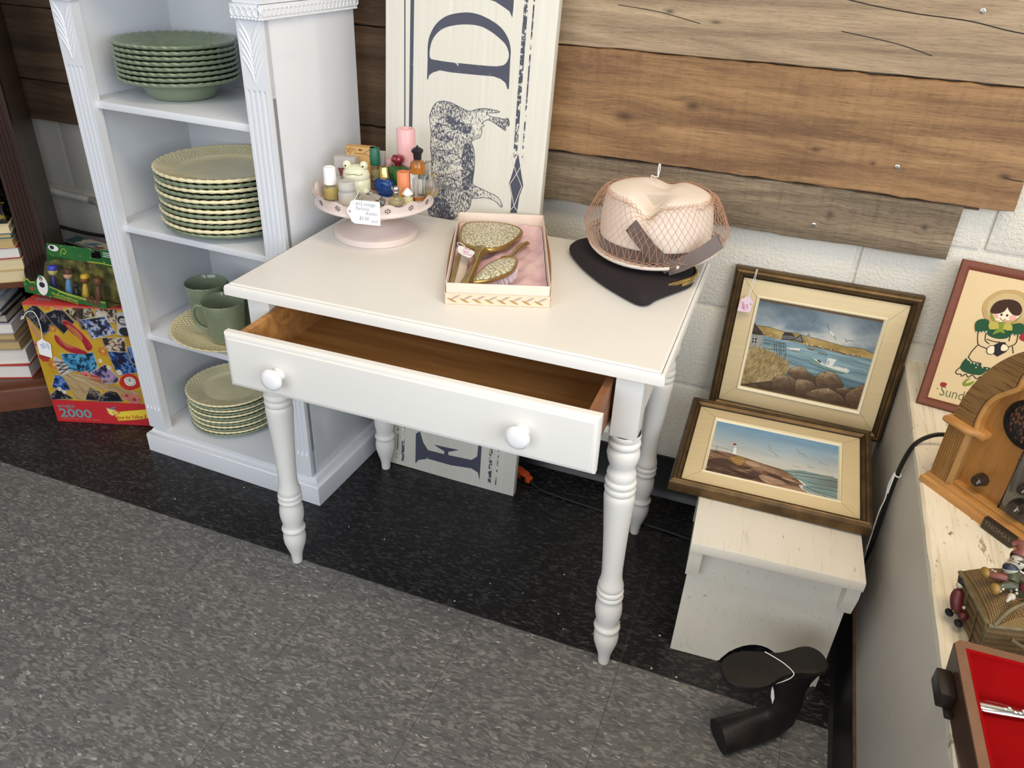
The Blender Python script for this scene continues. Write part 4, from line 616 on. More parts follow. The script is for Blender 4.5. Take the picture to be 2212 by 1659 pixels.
# ================================================================ cake stand with perfume bottles
M_PINKMETAL = plain('dusty_pink_enamel', (224, 208, 202), .42, var=4, scale=25)
STX, STY, STZ = 0, -.283, .6702
ST = thing('cake_stand', 'dusty pink metal cake stand with scalloped pierced rim on the white table', 'cake stand', (STX, STY, STZ))
b = BM(); lathe(b, [(0, .012), (.028, .038), (.024, .058), (.020, .070), (.0, .070)], 40); obj('stem', b, M_PINKMETAL, ST)
b = BM(); lathe(b, [(.0, .030), (.030, .031), (.045, .0255), (.060, .0195), (.074, .0148), (.0795, .0128), (.0812, .0105), (.0816, .0020), (.0808, .0005), (.079, 0), (.0, .001)], 72); obj('base', b, M_PINKMETAL, ST, ang=30)
NS = 15; PH = .131
def scal(a, i):
    if i in (3, 4, 5):
        s = (.5+.5*math.cos(a*NS+PH)); return (.0014*s, .0085*s)
    if i in (2, 6): s = (.5+.5*math.cos(a*NS+PH)); return (0, .003*s)
    return (0, 0)
b = BM(); lathe(b, [(0, .0685), (.107, .0685), (.1110, .0790), (.1146, .0880), (.1154, .0884), (.1152, .0876), (.1122, .0780), (.1130, .0735), (.1148, .0715), (.1143, .0695), (.110, .0672), (0, .0668)], 208, fn=scal); TR = obj('tray', b, M_PINKMETAL, ST, ang=50)
M_HOLE = plain('pierced_hole', (92, 76, 70), .8)
b = BM()
for k in range(NS):
    a = (2*PI*k-PH)/NS
    for j in range(7):
        du, dz = (0, 0) if j == 6 else (math.cos(j*PI/3+.5)*.0043, math.sin(j*PI/3+.5)*.0040)
        for rr in (.1136, .1128):
            z = .0838+dz; r = .1122+(z-.0780)*(.003/.0098); aa = a+du/r
            q = BM(); ball(q, (0, 0, 0), 1, (.0005, .0010 if j < 6 else .0009, .0019 if j < 6 else .0009), 8, 6)
            join(b, q, Matrix.Rotation(aa, 4, 'Z') @ Matrix.Translation((r+(.0001 if rr > .113 else -.0004), 0, z)) @ Matrix.Rotation(-(j*PI/3+.5-PI/2) if j < 6 else 0, 4, 'X'))
o = obj('pierced_flower', b, M_HOLE, TR); o['kind'] = 'stuff'
def glass(name, col, rough=.03, trans=1.0, **kw):
    if name in MATS: return MATS[name]
    m = NM(name, col, rough, 0, IOR=1.45); m.b.inputs['Transmission Weight'].default_value = trans; MATS[name] = m.m; return m.m
G_CLEAR = glass('clear_glass', (248, 250, 248)); G_FROST = glass('frosted_plastic', (240, 238, 236), .35, .55); G_BLUE = glass('cobalt_glass', (26, 84, 166), .05, .6)
G_GREEN = glass('bottle_green_glass', (84, 142, 76), .06, .7); L_AMBER = glass('amber_perfume', (246, 222, 140), .15, .15); L_ORANGE = glass('orange_perfume', (238, 152, 52), .15, .15); L_PALE = glass('pale_perfume', (240, 230, 180), .15, .2)
M_WCAP = plain('white_plastic_cap', (242, 242, 242), .3); M_GOLD = plain('gold_metal', (206, 182, 120), .25, .9); M_SILVER = plain('silver_metal', (206, 204, 200), .18, 1.0)
TZ = STZ+.0686
def rib(n, amp, rows): return lambda a, i: ((amp*math.cos(a*n), 0) if i in rows else (0, 0))
def bottle(label, x, y, parts, rot=0, name='perfume_bottle', cat='bottle'):
    t = thing(name, label, cat, (x, y, TZ), rot, 'vintage perfume bottles on the pink cake stand')
    for nm, prof, m, fn, sx, sy in parts:
        b = BM(); lathe(b, prof, 40, fn=fn, sx=sx, sy=sy); obj(nm, b, m, t, ang=40)
    return t
bottle('ribbed clear bottle of golden perfume with tall white cap at the left rim', -.078, -.314, [
    ('flask', [(0, 0), (.0150, 0), (.0152, .002), (.0146, .022), (.0120, .029), (.0095, .032), (0, .032)], G_CLEAR, rib(14, .0007, (1, 2, 3)), 1, .8), ('perfume', [(0, .003), (.0125, .003), (.0120, .023), (0, .024)], L_AMBER, None, 1, .8),
    ('cap', [(.0, .031), (.0118, .031), (.0120, .034), (.0113, .0620), (.0100, .0635), (.008, .0632), (.007, .0622), (0, .0622)], M_WCAP, None, 1, 1)])
bottle('small frosted jar of pale perfume with frosted round cap beside the white capped bottle', -.037, -.322, [
    ('jar', [(0, 0), (.0160, 0), (.0172, .003), (.0170, .022), (.0155, .0245), (0, .0245)], G_FROST, None, 1, 1), ('perfume', [(0, .003), (.0145, .003), (.0145, .016), (0, .016)], L_PALE, None, 1, 1),
    ('cap', [(0, .0245), (.0155, .0245), (.0158, .027), (.0156, .0425), (.014, .0440), (0, .0440)], G_FROST, None, 1, 1)])
bottle('small translucent white jar hidden behind the white capped bottle', -.090, -.283, [('jar', [(0, 0), (.0145, 0), (.0150, .003), (.0150, .028), (.014, .033), (0, .033)], G_FROST, None, 1, 1)])
bottle('slim clear bottle with dark green cap and black script behind the frog jar', -.036, -.213, [
    ('flask', [(0, 0), (.0100, 0), (.0106, .002), (.0106, .046), (.009, .050), (.0075, .052), (0, .052)], G_CLEAR, None, 1, 1), ('perfume', [(0, .003), (.0085, .003), (.0085, .040), (0, .041)], L_PALE, None, 1, 1),
    ('cap', [(0, .050), (.0104, .050), (.0108, .052), (.0106, .081), (.0095, .083), (0, .083)], plain('dark_green_cap', (34, 98, 76), .4), None, 1, 1)])
t = [o for o in C.objects if o.get('label', '').startswith('slim clear bottle with dark green')][0]
for i, (s, z) in enumerate((('Jour', .026), ('fleur', .016))): text('script', 'oe' if i else 'ru', .009, plain('black_ink', (24, 22, 22), .6), t, (-.006, -.0112, z), (PI/2, 0, .0), shear=.3)
bottle('little clear bottle with dull rose pink cap beside the green capped bottle', -.012, -.196, [
    ('flask', [(0, 0), (.0088, 0), (.0092, .002), (.0092, .038), (.007, .044), (0, .044)], G_CLEAR, None, 1, 1), ('cap', [(0, .042), (.0082, .042), (.0085, .044), (.0082, .0590), (.0072, .0605), (0, .0605)], plain('rose_pink_cap', (198, 150, 152), .45, var=14, scale=120), None, 1, 1)])
t = bottle('tall bottle with long pale pink cylinder cap, tallest on the stand', .022, -.188, [
    ('flask', [(0, 0), (.0175, 0), (.0180, .002), (.0180, .034), (.013, .040), (.0115, .042), (.0115, .055), (0, .055)], G_CLEAR, None, 1, 1),
    ('label_band', [(.01815, .006), (.01835, .006), (.01835, .032), (.01815, .032)], plain('white_paper', (240, 238, 234), .6), None, 1, 1),
    ('cap', [(0, .052), (.0182, .052), (.0186, .054), (.0184, .1205), (.0172, .1222), (.0100, .1222), (.0092, .1180), (0, .1180)], plain('pale_pink_cap', (228, 176, 178), .35), None, 1, 1)])
text('lettering', 'MA', .007, plain('red_ink', (190, 40, 44), .6), t, (-.005, -.0186, .02), (PI/2, 0, 0))
bottle('green glass bottle with faceted dark red stopper behind the orange capped bottle', .018, -.217, [
    ('flask', [(0, 0), (.0170, 0), (.0180, .003), (.0185, .030), (.0215, .044), (.0215, .051), (.014, .055), (.0085, .056), (0, .056)], G_GREEN, rib(8, .0008, (2, 3, 4, 5)), 1, .85)
    , ('stopper', [(0, .055), (.0065, .055), (.0075, .060), (.0085, .0615), (.0125, .066), (.0130, .069), (.0105, .0745), (.006, .0765), (0, .077)], plain('dark_red_faceted_glass', (132, 20, 44), .08, .35, Coat_Weight=.6), rib(8, .0006, (4, 5, 6)), 1, 1)])
bottle('short bottle with plain orange cylinder cap at the right of the blue bottle', .044, -.243, [
    ('flask', [(0, 0), (.0130, 0), (.0134, .002), (.0130, .014), (.011, .018), (0, .018)], L_ORANGE, None, 1, 1), ('cap', [(0, .015), (.0134, .015), (.0137, .017), (.0135, .0520), (.0125, .0535), (0, .0535)], plain('orange_cap', (226, 138, 92), .4), None, 1, 1)])
bottle('ribbed clear bottle with orange perfume band and black pointed stopper at the right rim', .072, -.238, [
    ('flask', [(0, 0), (.0128, 0), (.0140, .003), (.0138, .050), (.0146, .055), (.0142, .072), (.0120, .076), (.008, .078), (.0075, .082), (0, .082)], G_CLEAR, rib(12, .0006, (1, 2, 3)), 1, 1),
    ('perfume', [(0, .054), (.0135, .054), (.0137, .057), (.0132, .072), (0, .073)], L_ORANGE, None, 1, 1), ('dregs', [(0, .002), (.011, .002), (.0115, .008), (0, .009)], L_ORANGE, None, 1, 1),
    ('stopper', [(0, .080), (.0072, .080), (.0078, .0905), (.0108, .094), (.0112, .0975), (.0085, .1005), (.003, .1030), (.0012, .1065), (0, .107)], plain('black_plastic', (24, 24, 26), .35), rib(10, .0005, (2, 3, 4)), 1, 1)])
bottle('clear round shouldered decanter with side handle half hidden behind the black stoppered bottle', .080, -.205, [
    ('flask', [(0, 0), (.014, 0), (.0175, .006), (.018, .022), (.014, .036), (.0085, .044), (.0075, .056), (.0085, .066), (.007, .069), (0, .069)], G_CLEAR, None, 1, 1), ('dregs', [(0, .002), (.013, .002), (.0155, .007), (.0155, .012), (0, .012)], L_AMBER, None, 1, 1)])
t_ = C.objects[-1].parent; b = BM(); tube(b, spl([(.008, 0, .060), (.017, -.002, .058), (.020, -.002, .046), (.0165, -.001, .034)], 5), .0022, 8); obj('handle', b, G_CLEAR, t_)
t = bottle('round ribbed cobalt blue bottle with gold cap standing before the green bottle', .002, -.246, [
    ('cap', [(0, .034), (.0085, .034), (.0098, .0365), (.0096, .040), (.0088, .042), (.0090, .056), (.0075, .058), (0, .058)], M_GOLD, rib(12, .0005, (1, 2, 3, 4, 5)), 1, .8)])
b = BM(); q = BM(); lathe(q, [(0, -.010), (.008, -.010), (.016, -.0085), (.0225, -.003), (.0235, 0), (.0225, .003), (.016, .0085), (.008, .010), (0, .010)], 64, fn=rib(24, .0010, (2, 3, 4, 5, 6))); join(b, q, Matrix.Translation((0, 0, .0190)) @ Matrix.Rotation(PI/2, 4, 'X') @ Matrix.Scale(.80, 4, (0, 1, 0))); bx(b, -.012, .012, -.007, .007, 0, .004, .001); obj('flask', b, G_BLUE, t, ang=50)
t = thing('glass_flacon', 'clear cut glass oval flacon lying on its side at the front rim of the stand', 'bottle', (.006, -.312, TZ+.0002), (0, 0, -.1), 'vintage perfume bottles on the pink cake stand')
b = BM(); lathe(b, [(0, 0), (.020, 0), (.030, .004), (.034, .009), (.032, .015), (.022, .021), (.010, .0235), (.006, .021), (0, .0205)], 40, fn=rib(10, .0012, (2, 3, 4, 5)), sy=.55); obj('flask', b, G_CLEAR, t, ang=20)
b = BM(); lathe(b, [(.0, .021), (.007, .0215), (.008, .0235), (.006, .025), (0, .0252)], 20); obj('stopper', b, G_CLEAR, t)
bottle('tiny clear bottle with silver globe stopper at the front of the stand', .050, -.288, [
    ('flask', [(0, 0), (.0120, 0), (.0136, .004), (.0130, .011), (.0085, .017), (.0050, .020), (.0050, .026), (0, .026)], G_CLEAR, rib(10, .0007, (1, 2, 3)), 1, 1), ('perfume', [(0, .002), (.010, .002), (.0115, .006), (.010, .009), (0, .009)], L_PALE, None, 1, 1),
    ('stopper', [(0, .024), (.0055, .024), (.0058, .0265), (.0050, .028), (.0088, .031), (.0092, .034), (.0075, .0365), (.003, .0375), (0, .0375)], M_SILVER, None, 1, 1)])
bottle('tiny bottle with white pointed cap between silver stoppered and orange capped bottles', .061, -.262, [
    ('flask', [(0, 0), (.0105, 0), (.0110, .002), (.0105, .010), (.006, .012), (0, .012)], L_PALE, None, 1, 1), ('cap', [(0, .011), (.0058, .011), (.0060, .015), (.0108, .0165), (.0110, .0185), (.0040, .0265), (0, .0295)], M_WCAP, rib(8, .0004, (3, 4)), 1, 1)])
# cartons
M_CARD = plain('grey_carton', (172, 168, 164), .5); M_TAN = plain('tan_gold_carton', (188, 146, 86), .42, var=8, scale=30); M_MAR = plain('maroon_print', (118, 56, 44), .6)
t = thing('perfume_carton', 'small grey carton with maroon emblem standing behind the frog jar', 'box', (-.086, -.238, TZ), .16, 'perfume cartons on the cake stand')
b = BM(); bx(b, -.022, .022, -.011, .011, 0, .066, .0006); obj('carton', b, M_CARD, t)
b = BM(); fill(b, [[(-.013, .044), (.013, .044), (.009, .028), (-.009, .028)]], 0, .0002); o = obj('emblem', b, M_MAR, t, loc=(-.002, -.0111, 0), rot=(PI/2, 0, 0), smooth=False)
text('lettering', 'N', .009, plain('cream_ink', (220, 206, 180), .6), o, (-.003, .0335, .0003)); text('lettering', '4 000', .0045, plain('cream_ink', (220, 206, 180), .6), o, (-.006, .0285, .0003))
t = thing('perfume_carton', 'tan gold carton with dark geometric print, tallest of the cartons on the stand', 'box', (-.066, -.2150, TZ), .16, 'perfume cartons on the cake stand')
b = BM(); bx(b, -.028, .028, -.010, .010, 0, .083, .0006); obj('carton', b, M_TAN, t)
b = BM()
for L in ([(-.026, .080), (-.018, .068)], [(-.026, .070), (-.018, .080)], [(-.018, .0805), (-.016, .071)], [(-.014, .080), (-.012, .0735)], [(-.009, .080), (-.008, .0735)], [(.012, .0735), (.024, .080)], [(.010, .0725), (.026, .064)], [(-.010, .070), (.012, .070)]): fill(b, [strip(L, .0008)], 0, .0002)
fill(b, [[(-.003, .0775), (.003, .0795), (.009, .0775), (.003, .0755)]], 0, .0002); obj('print', b, plain('brown_ink', (96, 48, 32), .6), t, loc=(0, -.0101, 0), rot=(PI/2, 0, 0), smooth=False)
t = thing('perfume_carton', 'narrow plain grey carton between the tan carton and the green capped bottle', 'box', (-.043, -.1905, TZ), .16, 'perfume cartons on the cake stand')
b = BM(); bx(b, -.016, .016, -.008, .008, 0, .070, .0006); obj('carton', b, M_CARD, t)
# frog jar
M_FROG = plain('pale_green_ceramic', (218, 220, 192), .25, var=5, scale=50, Coat_Weight=.3)
FJ = thing('frog_jar', 'pale green ceramic frog shaped lidded jar in the middle of the stand', 'jar', (-.047, -.268, TZ+.0005), .30)
b = BM(); lathe(b, [(0, 0), (.020, 0), (.0235, .004), (.0265, .014), (.0272, .024), (.0262, .0335), (.0250, .0345), (0, .0345)], 40, sy=.92)
for s in (-1, 1): ball(b, (s*.019, -.013, .0102), .010, (.9, 1, .95)); ball(b, (s*.021, -.0235, .0042), .0055, (1.1, 1.2, .6))
obj('body', b, M_FROG, FJ, ang=60)
b = BM(); lathe(b, [(0, .0350), (.0252, .0350), (.0265, .0375), (.0260, .044), (.0225, .0520), (.0160, .0575), (.008, .0600), (0, .0605)], 40, sy=.92)
for s in (-1, 1): ball(b, (s*.0165, -.004, .0600), .0088, (.95, .9, 1.05))
rs = random.Random(2)
for i in range(26): ball(b, (.0235*math.cos(i*.24-1.2)+rs.uniform(-.0006, .0008), -.004+.022*math.sin(i*.24-1.2)*.8, .038+rs.uniform(0, .012)), rs.uniform(.0008, .0017), seg=8, rings=5)
LID = obj('lid', b, M_FROG, FJ, ang=60)
M_EYE = plain('frog_eye', (232, 226, 196), .3); M_PUP = plain('dark_pupil', (64, 52, 34), .4)
for s in (-1, 1):
    b = BM(); ball(b, (s*.0168, -.0105, .0605), .0052, (1, .45, 1)); obj('eye', b, M_EYE, LID)
    b = BM(); ball(b, (s*.0170-.0006, -.0128, .0608), .0020, (1, .4, 1)); obj('pupil', b, M_PUP, LID)
b = BM(); tube(b, spl([(-.0165, -.0192, .0480), (-.013, -.0218, .0462), (-.006, -.0236, .0470), (0, -.0238, .0478), (.006, -.0236, .0470), (.013, -.0218, .0462), (.0165, -.0192, .0480)], 5), .0008, 6); obj('mouth', b, plain('frog_mouth_groove', (150, 152, 116), .4), LID)
# price tag
M_PAPER = plain('white_tag_card', (240, 239, 241), .6); M_PENCIL = plain('pencil_grey', (128, 132, 148), .8); M_STRING = plain('white_string', (238, 237, 232), .7); M_PINKINK = plain('pink_ink', (206, 92, 142), .7)
def tag_shape(w, h, cut, r=.0015): return [(0, 0), (w-r, 0), (w, r), (w, h-r), (w-r, h), (0, h), (-cut*.55, h-cut*.35), (-cut*.62, h-cut*.75), (-cut*1.2, h/2+cut*.25), (-cut*1.2, h/2-cut*.25), (-cut*.62, cut*.75), (-cut*.55, cut*.35)]
t = thing('price_tag', 'white scalloped price tag with pencil handwriting hanging on the pink cake stand', 'price tag', (.0255, -.4030, .7345), (PI/2-.10, -.02, .13))
b = BM(); prism(b, tag_shape(.0500, .0430, .0115), 0, .0004); obj('card', b, M_PAPER, t, smooth=False)
b = BM(); lathe(b, [(.0010, .0004), (.0017, .0006), (.0024, .0004)], 14); obj('eyelet', b, plain('tag_eyelet', (150, 128, 92), .4, .6), t, loc=(-.0085, .0215, 0))
for s, x, y, sz in (('#15 vintage', .003, .0335, .0095), ('Perfume', .003, .0250, .0090), ('Bottles', .022, .0175, .0088), ('$5.00', .009, .0075, .0095), ('each', .032, .0045, .0085)): text('handwriting', s, sz, M_PENCIL, t, (x, y, .00042), shear=.25, sx=.86, depth=.0001)
b = BM(); tube(b, spl([(-.0085, .0215, .0008), (-.006, .030, .003), (.0, .040, .002), (.004, .050, -.006), (.006, .058, -.010)], 5), .0005, 6); obj('string', b, M_STRING, t)
# ================================================================ vanity set in its gift box
BXO = thing('gift_box', 'open shallow cream gift box with pink tissue lining and basketweave pattern border', 'box', (.2800, -.3235, .6702), .36)
W2, L2 = .0860, .1765
m = NM('cream_box_card', (232, 216, 200), .5); v = m.co('Object'); m.color(m.mix(m.noise(v, 40, 4), (236, 222, 206), (220, 200, 184))); M_BOXIN = m.m
b = BM(); t = .0013
bx(b, -W2, W2, -L2, L2, .0008, .0022)
for s in (-1, 1): bx(b, min(s*W2, s*(W2-t)), max(s*W2, s*(W2-t)), -L2, L2, .0008, .0395, .0004)
bx(b, -W2, W2, -L2, -L2+t, .0008, .0375, .0004); bx(b, -W2, W2, L2-t, L2, .0008, .0395, .0004); obj('inner_tray', b, M_BOXIN, BXO)
# patterned outer lid base, lower than the tray, bowed out at its sides
M_PAT = plain('peach_box_paper', (232, 202, 176), .5); M_PATG = plain('gold_leaf_print', (178, 146, 92), .45, .3); M_PATS = plain('grey_shaded_print', (176, 158, 142), .5)
b = BM(); W3, L3 = W2+.0016, L2+.0022
def wall(p, q, h, bow=0, n=10):
    R = []
    for i in range(n+1):
        u = i/n; x = p[0]+(q[0]-p[0])*u; y = p[1]+(q[1]-p[1])*u; s = math.copysign(bow*math.sin(PI*u), p[0]) if bow else 0
        R.append([Vector((x+s*.35, y, 0)), Vector((x+s, y, h)), Vector((x+s-math.copysign(.0009, p[0]) if bow else x, y+(0 if bow else math.copysign(.0009, -p[1])), h)), Vector((x+s*.35-math.copysign(.0009, p[0]) if bow else x, y+(0 if bow else math.copysign(.0009, -p[1])), 0))])
    loft(b, R)
wall((-W3, -L3), (W3, -L3), .0200); wall((-W3, L3), (W3, L3), .0200); wall((-W3, -L3), (-W3, L3), .0225, .0065); wall((W3, -L3), (W3, L3), .0225, .0075); bx(b, -W3, W3, -L3, L3, 0, .0008)
OUT = obj('outer_tray', b, M_PAT, BXO)
def leafm(mat, s, off):
    b = BM()
    for i in range(8):
        x0 = -W3+.012+i*.0205+off
        for k in (0, 1):
            pts = [(x0+s*(-.0085+.017*u/8), .004+.0105*k*.55+.0075*(u/8)**1.2) for u in range(9)]
            if k == 0 and mat is M_PATG or k == 1 and mat is M_PATS:
                up = [(x, y+.0026*math.sin(PI*j/8)) for j, (x, y) in enumerate(pts)]; dn = [(x, y-.0016*math.sin(PI*j/8)) for j, (x, y) in enumerate(pts)]
                if all(-W3+.0005 < x < W3-.0005 for x, _ in pts): fill(b, [up+dn[::-1][1:-1]], 0, .0002)
    return obj('leaf_print', b, mat, OUT, loc=(0, -L3-.0001, 0), rot=(PI/2, 0, 0), smooth=False)
leafm(M_PATG, -1, 0); leafm(M_PATS, 1, .006)
b = BM()
for s in (-1, 1):
    for i in range(34):
        y = -L3+.008+i*.0102; u = (y+L3)/(2*L3); bow = (.0065 if s < 0 else .0075)*math.sin(PI*u)
        q = BM(); bx(q, -.0005, .0005, -.0035, .0035, -.0015, .0015, .0005); join(b, q, Matrix.Translation((s*(W3+bow*.72), y, .0125)) @ Matrix.Rotation(.7*s, 4, 'X'))
obj('ridge_print', b, plain('brown_ridge_print', (150, 112, 80), .6), OUT)
# tissue
m = NM('pink_tissue', (222, 186, 192), .6); v = m.co('Object'); n = m.noise(v, 22, 4); m.color(m.ramp(n, [(.3, (206, 164, 174)), (.55, (224, 190, 194)), (.75, (232, 206, 204))])); M_TIS = m.bump(m.noise(v, 26, 5, .5, .8), .8, .004).m
b = BM(); N1, N2 = 24, 48; V = [[None]*(N2+1) for _ in range(N1+1)]
for i in range(N1+1):
    for j in range(N2+1):
        x = -W2+.0025+(2*W2-.005)*i/N1; y = -L2+.003+(2*L2-.006)*j/N2
        z = .0078+.0030*math.sin(x*90+y*35)*math.sin(y*60)+.002*math.sin(x*210-y*120)
        e = max(abs(x)/(W2-.0025), abs(y)/(L2-.003)); z += .008*max(0, e-.9)/.1*(1 if x > 0 or y > .1 else .3); V[i][j] = b.verts.new((x, y, z))
for i in range(N1):
    for j in range(N2): b.faces.new((V[i][j], V[i+1][j], V[i+1][j+1], V[i][j+1]))
obj('tissue', b, M_TIS, BXO, ang=80)
m = NM('brocade_inlay', (214, 204, 172), .4); v = m.co('Object'); c = m.vor(m.co('Object', (1, 1.25, 1), rot=(0, 0, .5)), 150, 'DISTANCE_TO_EDGE'); n = m.noise(v, 160, 2)
m.color(m.mix(m.ramp(m.math('ADD', c, m.math('MULTIPLY', m.math('SUBTRACT', n, .5), .3)), [(.10, 0.), (.20, 1.)]), (150, 142, 112), (230, 222, 194))); M_BROC = m.bump(c, .3, .001).m
m = NM('antique_gold', (182, 154, 92), .34, .85); v = m.co('Object'); m.color(m.mix(m.noise(v, 60, 4), (196, 168, 104), (150, 122, 70))); M_AGOLD = m.m
def plaque(b, outline, z0, th, lip=.0022): return puff(b, outline, [(.90, z0), (.99, z0+th*.25), (1.0, z0+th*.55), (.985, z0+th*.9), (.96, z0+th), (.93, z0+th*.93)])
MIR = thing('hand_mirror', 'antique gold hand mirror face down with floral brocade back in the gift box', 'hand mirror', (.2800, -.3235, .6702), .36)
mo = spl2([(-.0800, .0872), (-.0775, .1318), (-.0668, .1519), (-.045, .160), (-.0169, .1612), (.0113, .1554), (.0324, .1421), (.0433, .1239), (.0442, .108), (.0379, .0847), (.0254, .0536), (.0087, .027), (-.009, .0130), (-.0211, .0085), (-.0369, .0100), (-.0518, .0159), (-.0652, .0245), (-.0757, .0386), (-.0792, .0605)], 3)
b = BM(); plaque(b, mo, .0175, .0105); obj('mirror_frame', b, M_AGOLD, MIR, ang=50)
b = BM(); cx = sum(p[0] for p in mo)/len(mo); cy = sum(p[1] for p in mo)/len(mo)
puff(b, mo, [(.905, .0262), (.90, .0280), (.80, .0290), (.5, .0298), (.1, .0302)]); obj('brocade_back', b, M_BROC, MIR, ang=60)
b = BM(); hp = [(-.0340, .020, .013, .0075), (-.0345, .010, .0150, .008), (-.0360, -.002, .0110, .0075), (-.0385, -.012, .0075, .0065), (-.0395, -.022, .0068, .0060), (-.0425, -.055, .0064, .0055), (-.0480, -.100, .0072, .0056), (-.0530, -.135, .0092, .0060), (-.0560, -.158, .0106, .0060), (-.0565, -.1635, .0098, .0055)]
R = []
for x, y, hw, hh in hp: R.append([Vector((x+hw*math.cos(a)*(1+.10*math.cos(5*a)), y-.10*hw*math.cos(a), .0225+hh*math.sin(a)*(1+.10*math.cos(5*a)))) for a in [2*PI*k/30 for k in range(30)]])
loft(b, R); obj('handle', b, M_AGOLD, MIR, ang=40)
BRU = thing('hair_brush', 'antique gold hair brush with brocade back and clear bristles in the gift box', 'hair brush', (.2800, -.3235, .6702), .36)
bo = spl2([(-.0425, -.1564), (-.0407, -.1399), (-.028, -.0988), (-.0142, -.0718), (.0064, -.0486), (.0226, -.0425), (.0313, -.0473), (.0337, -.0603), (.0287, -.0942), (.0191, -.1169), (.0015, -.1377), (-.0157, -.1517), (-.0328, -.1602), (-.0409, -.1615)], 3)
b = BM(); plaque(b, bo, .0270, .0085); obj('brush_frame', b, M_AGOLD, BRU, ang=50)
b = BM(); puff(b, bo, [(.86, .0345), (.85, .0360), (.7, .0375), (.3, .0385), (.05, .0387)]); obj('brocade_back', b, M_BROC, BRU, ang=60)
b = BM(); P = [(.012, -.047, .0305), (.0165, -.038, .0300), (.0200, -.026, .0285), (.024, -.012, .0265), (.030, .012, .0235), (.038, .042, .0200), (.0455, .066, .0170), (.0515, .0790, .0155)]
R = []
for (x, y, z), hw in zip(P, (.011, .0085, .0058, .0050, .0052, .0060, .0070, .0062)):
    R.append([Vector((x+hw*math.cos(a)*.95, y-.3*hw*math.cos(a), z+hw*.62*math.sin(a)*(1+.12*math.cos(4*a)))) for a in [2*PI*k/24 for k in range(24)]])
loft(b, R); obj('handle', b, M_AGOLD, BRU, ang=40)
b = BM(); rs = random.Random(4); M_BRIS = plain('clear_nylon_bristle', (236, 226, 236), .35)
bcx = sum(p[0] for p in bo)/len(bo); bcy = sum(p[1] for p in bo)/len(bo)
def inside(pt, poly):
    x, y = pt; r = False
    for (x1, y1), (x2, y2) in zip(poly, poly[1:]+poly[:1]):
        if (y1 > y) != (y2 > y) and x < (x2-x1)*(y-y1)/(y2-y1)+x1: r = not r
    return r
bs = [(bcx+(x-bcx)*.86, bcy+(y-bcy)*.86) for x, y in bo]
for i in range(-14, 14):
    for j in range(-30, 30):
        x = bcx+i*.0028+(j % 2)*.0014; y = bcy+j*.0030
        if inside((x, y), bs): tube(b, [(x, y, .028), (x+rs.uniform(-.001, .001)+(x-bcx)*.10+.003, y+rs.uniform(-.001, .001)-.003, .0150)], .00055, 4)
o = obj('bristles', b, M_BRIS, BRU); o['kind'] = 'stuff'
CMB = thing('comb', 'gold backed clear comb lying along the left side of the gift box', 'comb', (.2800, -.3235, .6702), .36)
b = BM(); loft(b, [[Vector((x-w, y, z-.002)), Vector((x+w, y, z-.002)), Vector((x+w*.8, y, z+.003)), Vector((x-w*.8, y, z+.003))] for x, y, w, z in ((-.0745, .016, .0035, .0165), (-.0765, -.06, .005, .016), (-.0795, -.1335, .0048, .015))]); obj('spine', b, M_AGOLD, CMB, ang=50)
b = BM()
for i in range(56):
    u = i/55; x = -.0715-.006*u; y = .012-.143*u; loft(b, [[Vector((x, y-.0008, .0125)), Vector((x, y+.0008, .0125)), Vector((x, y+.0008, .0165)), Vector((x, y-.0008, .0165))], [Vector((x+.016, y-.0005, .0118)), Vector((x+.016, y+.0005, .0118)), Vector((x+.016, y+.0005, .0135)), Vector((x+.016, y-.0005, .0135))]])
o = obj('teeth', b, plain('clear_comb_plastic', (232, 218, 204), .25), CMB)
t = thing('price_tag', 'white price tag with pink handwriting tied to the hand mirror', 'price tag', (.2800, -.3235, .6702), .36)
b = BM(); to = spl2([(-.0765, -.006), (-.0725, .0015), (-.064, -.004), (-.0455, -.025), (-.0470, -.042), (-.052, -.0545), (-.060, -.050), (-.0742, -.0314)], 2); prism(b, to, .0340, .0345); obj('card', b, M_PAPER, t, smooth=False)
for s, x, y in (('The $6', -.067, -.012), ('Vanity', -.0685, -.025), ('Set brush', -.0675, -.035)): text('handwriting', s, .0075, M_PINKINK, t, (x, y, .0347), (0, 0, -.62), shear=.2, sx=.75, depth=.0001)
b = BM(); tube(b, spl([(-.0735, -.004, .0347), (-.078, .004, .0365), (-.077, .013, .036), (-.070, .014, .033), (-.064, .010, .030)], 5), .0007, 6); obj('string', b, M_STRING, t)
# ================================================================ clutch bag and veiled hat
m = NM('dark_brown_crepe', (36, 26, 29), .85); v = m.co('Object'); m.color(m.mix(m.noise(v, 30, 3), (32, 22, 25), (25, 17, 19))); M_BAG = m.bump(m.noise(v, 700, 2), .3, .0005).m
BAG = thing('clutch_bag', 'dark brown fabric clutch bag with gold clasp frame lying under the hat', 'bag', (.50, -.26, .6702))
go = [(.380-.5, -.200+.26), (.388-.5, -.226+.26), (.427-.5, -.281+.26), (.473-.5, -.330+.26), (.513-.5, -.363+.26), (.556-.5, -.392+.26), (.574-.5, -.388+.26), (.583-.5, -.362+.26), (.600-.5, -.330+.26), (.622-.5, -.290+.26), (.630-.5, -.262+.26), (.622-.5, -.215+.26), (.585-.5, -.165+.26), (.52-.5, -.135+.26), (.44-.5, -.140+.26), (.395-.5, -.165+.26)]
g2 = spl2(go, 3); b = BM(); puff(b, g2, [(.93, 0), (.985, .004), (1.0, .010), (.99, .017), (.955, .0225), (.88, .0265), (.70, .0285), (.40, .0292), (.1, .0295)]); obj('body', b, M_BAG, BAG, ang=70)
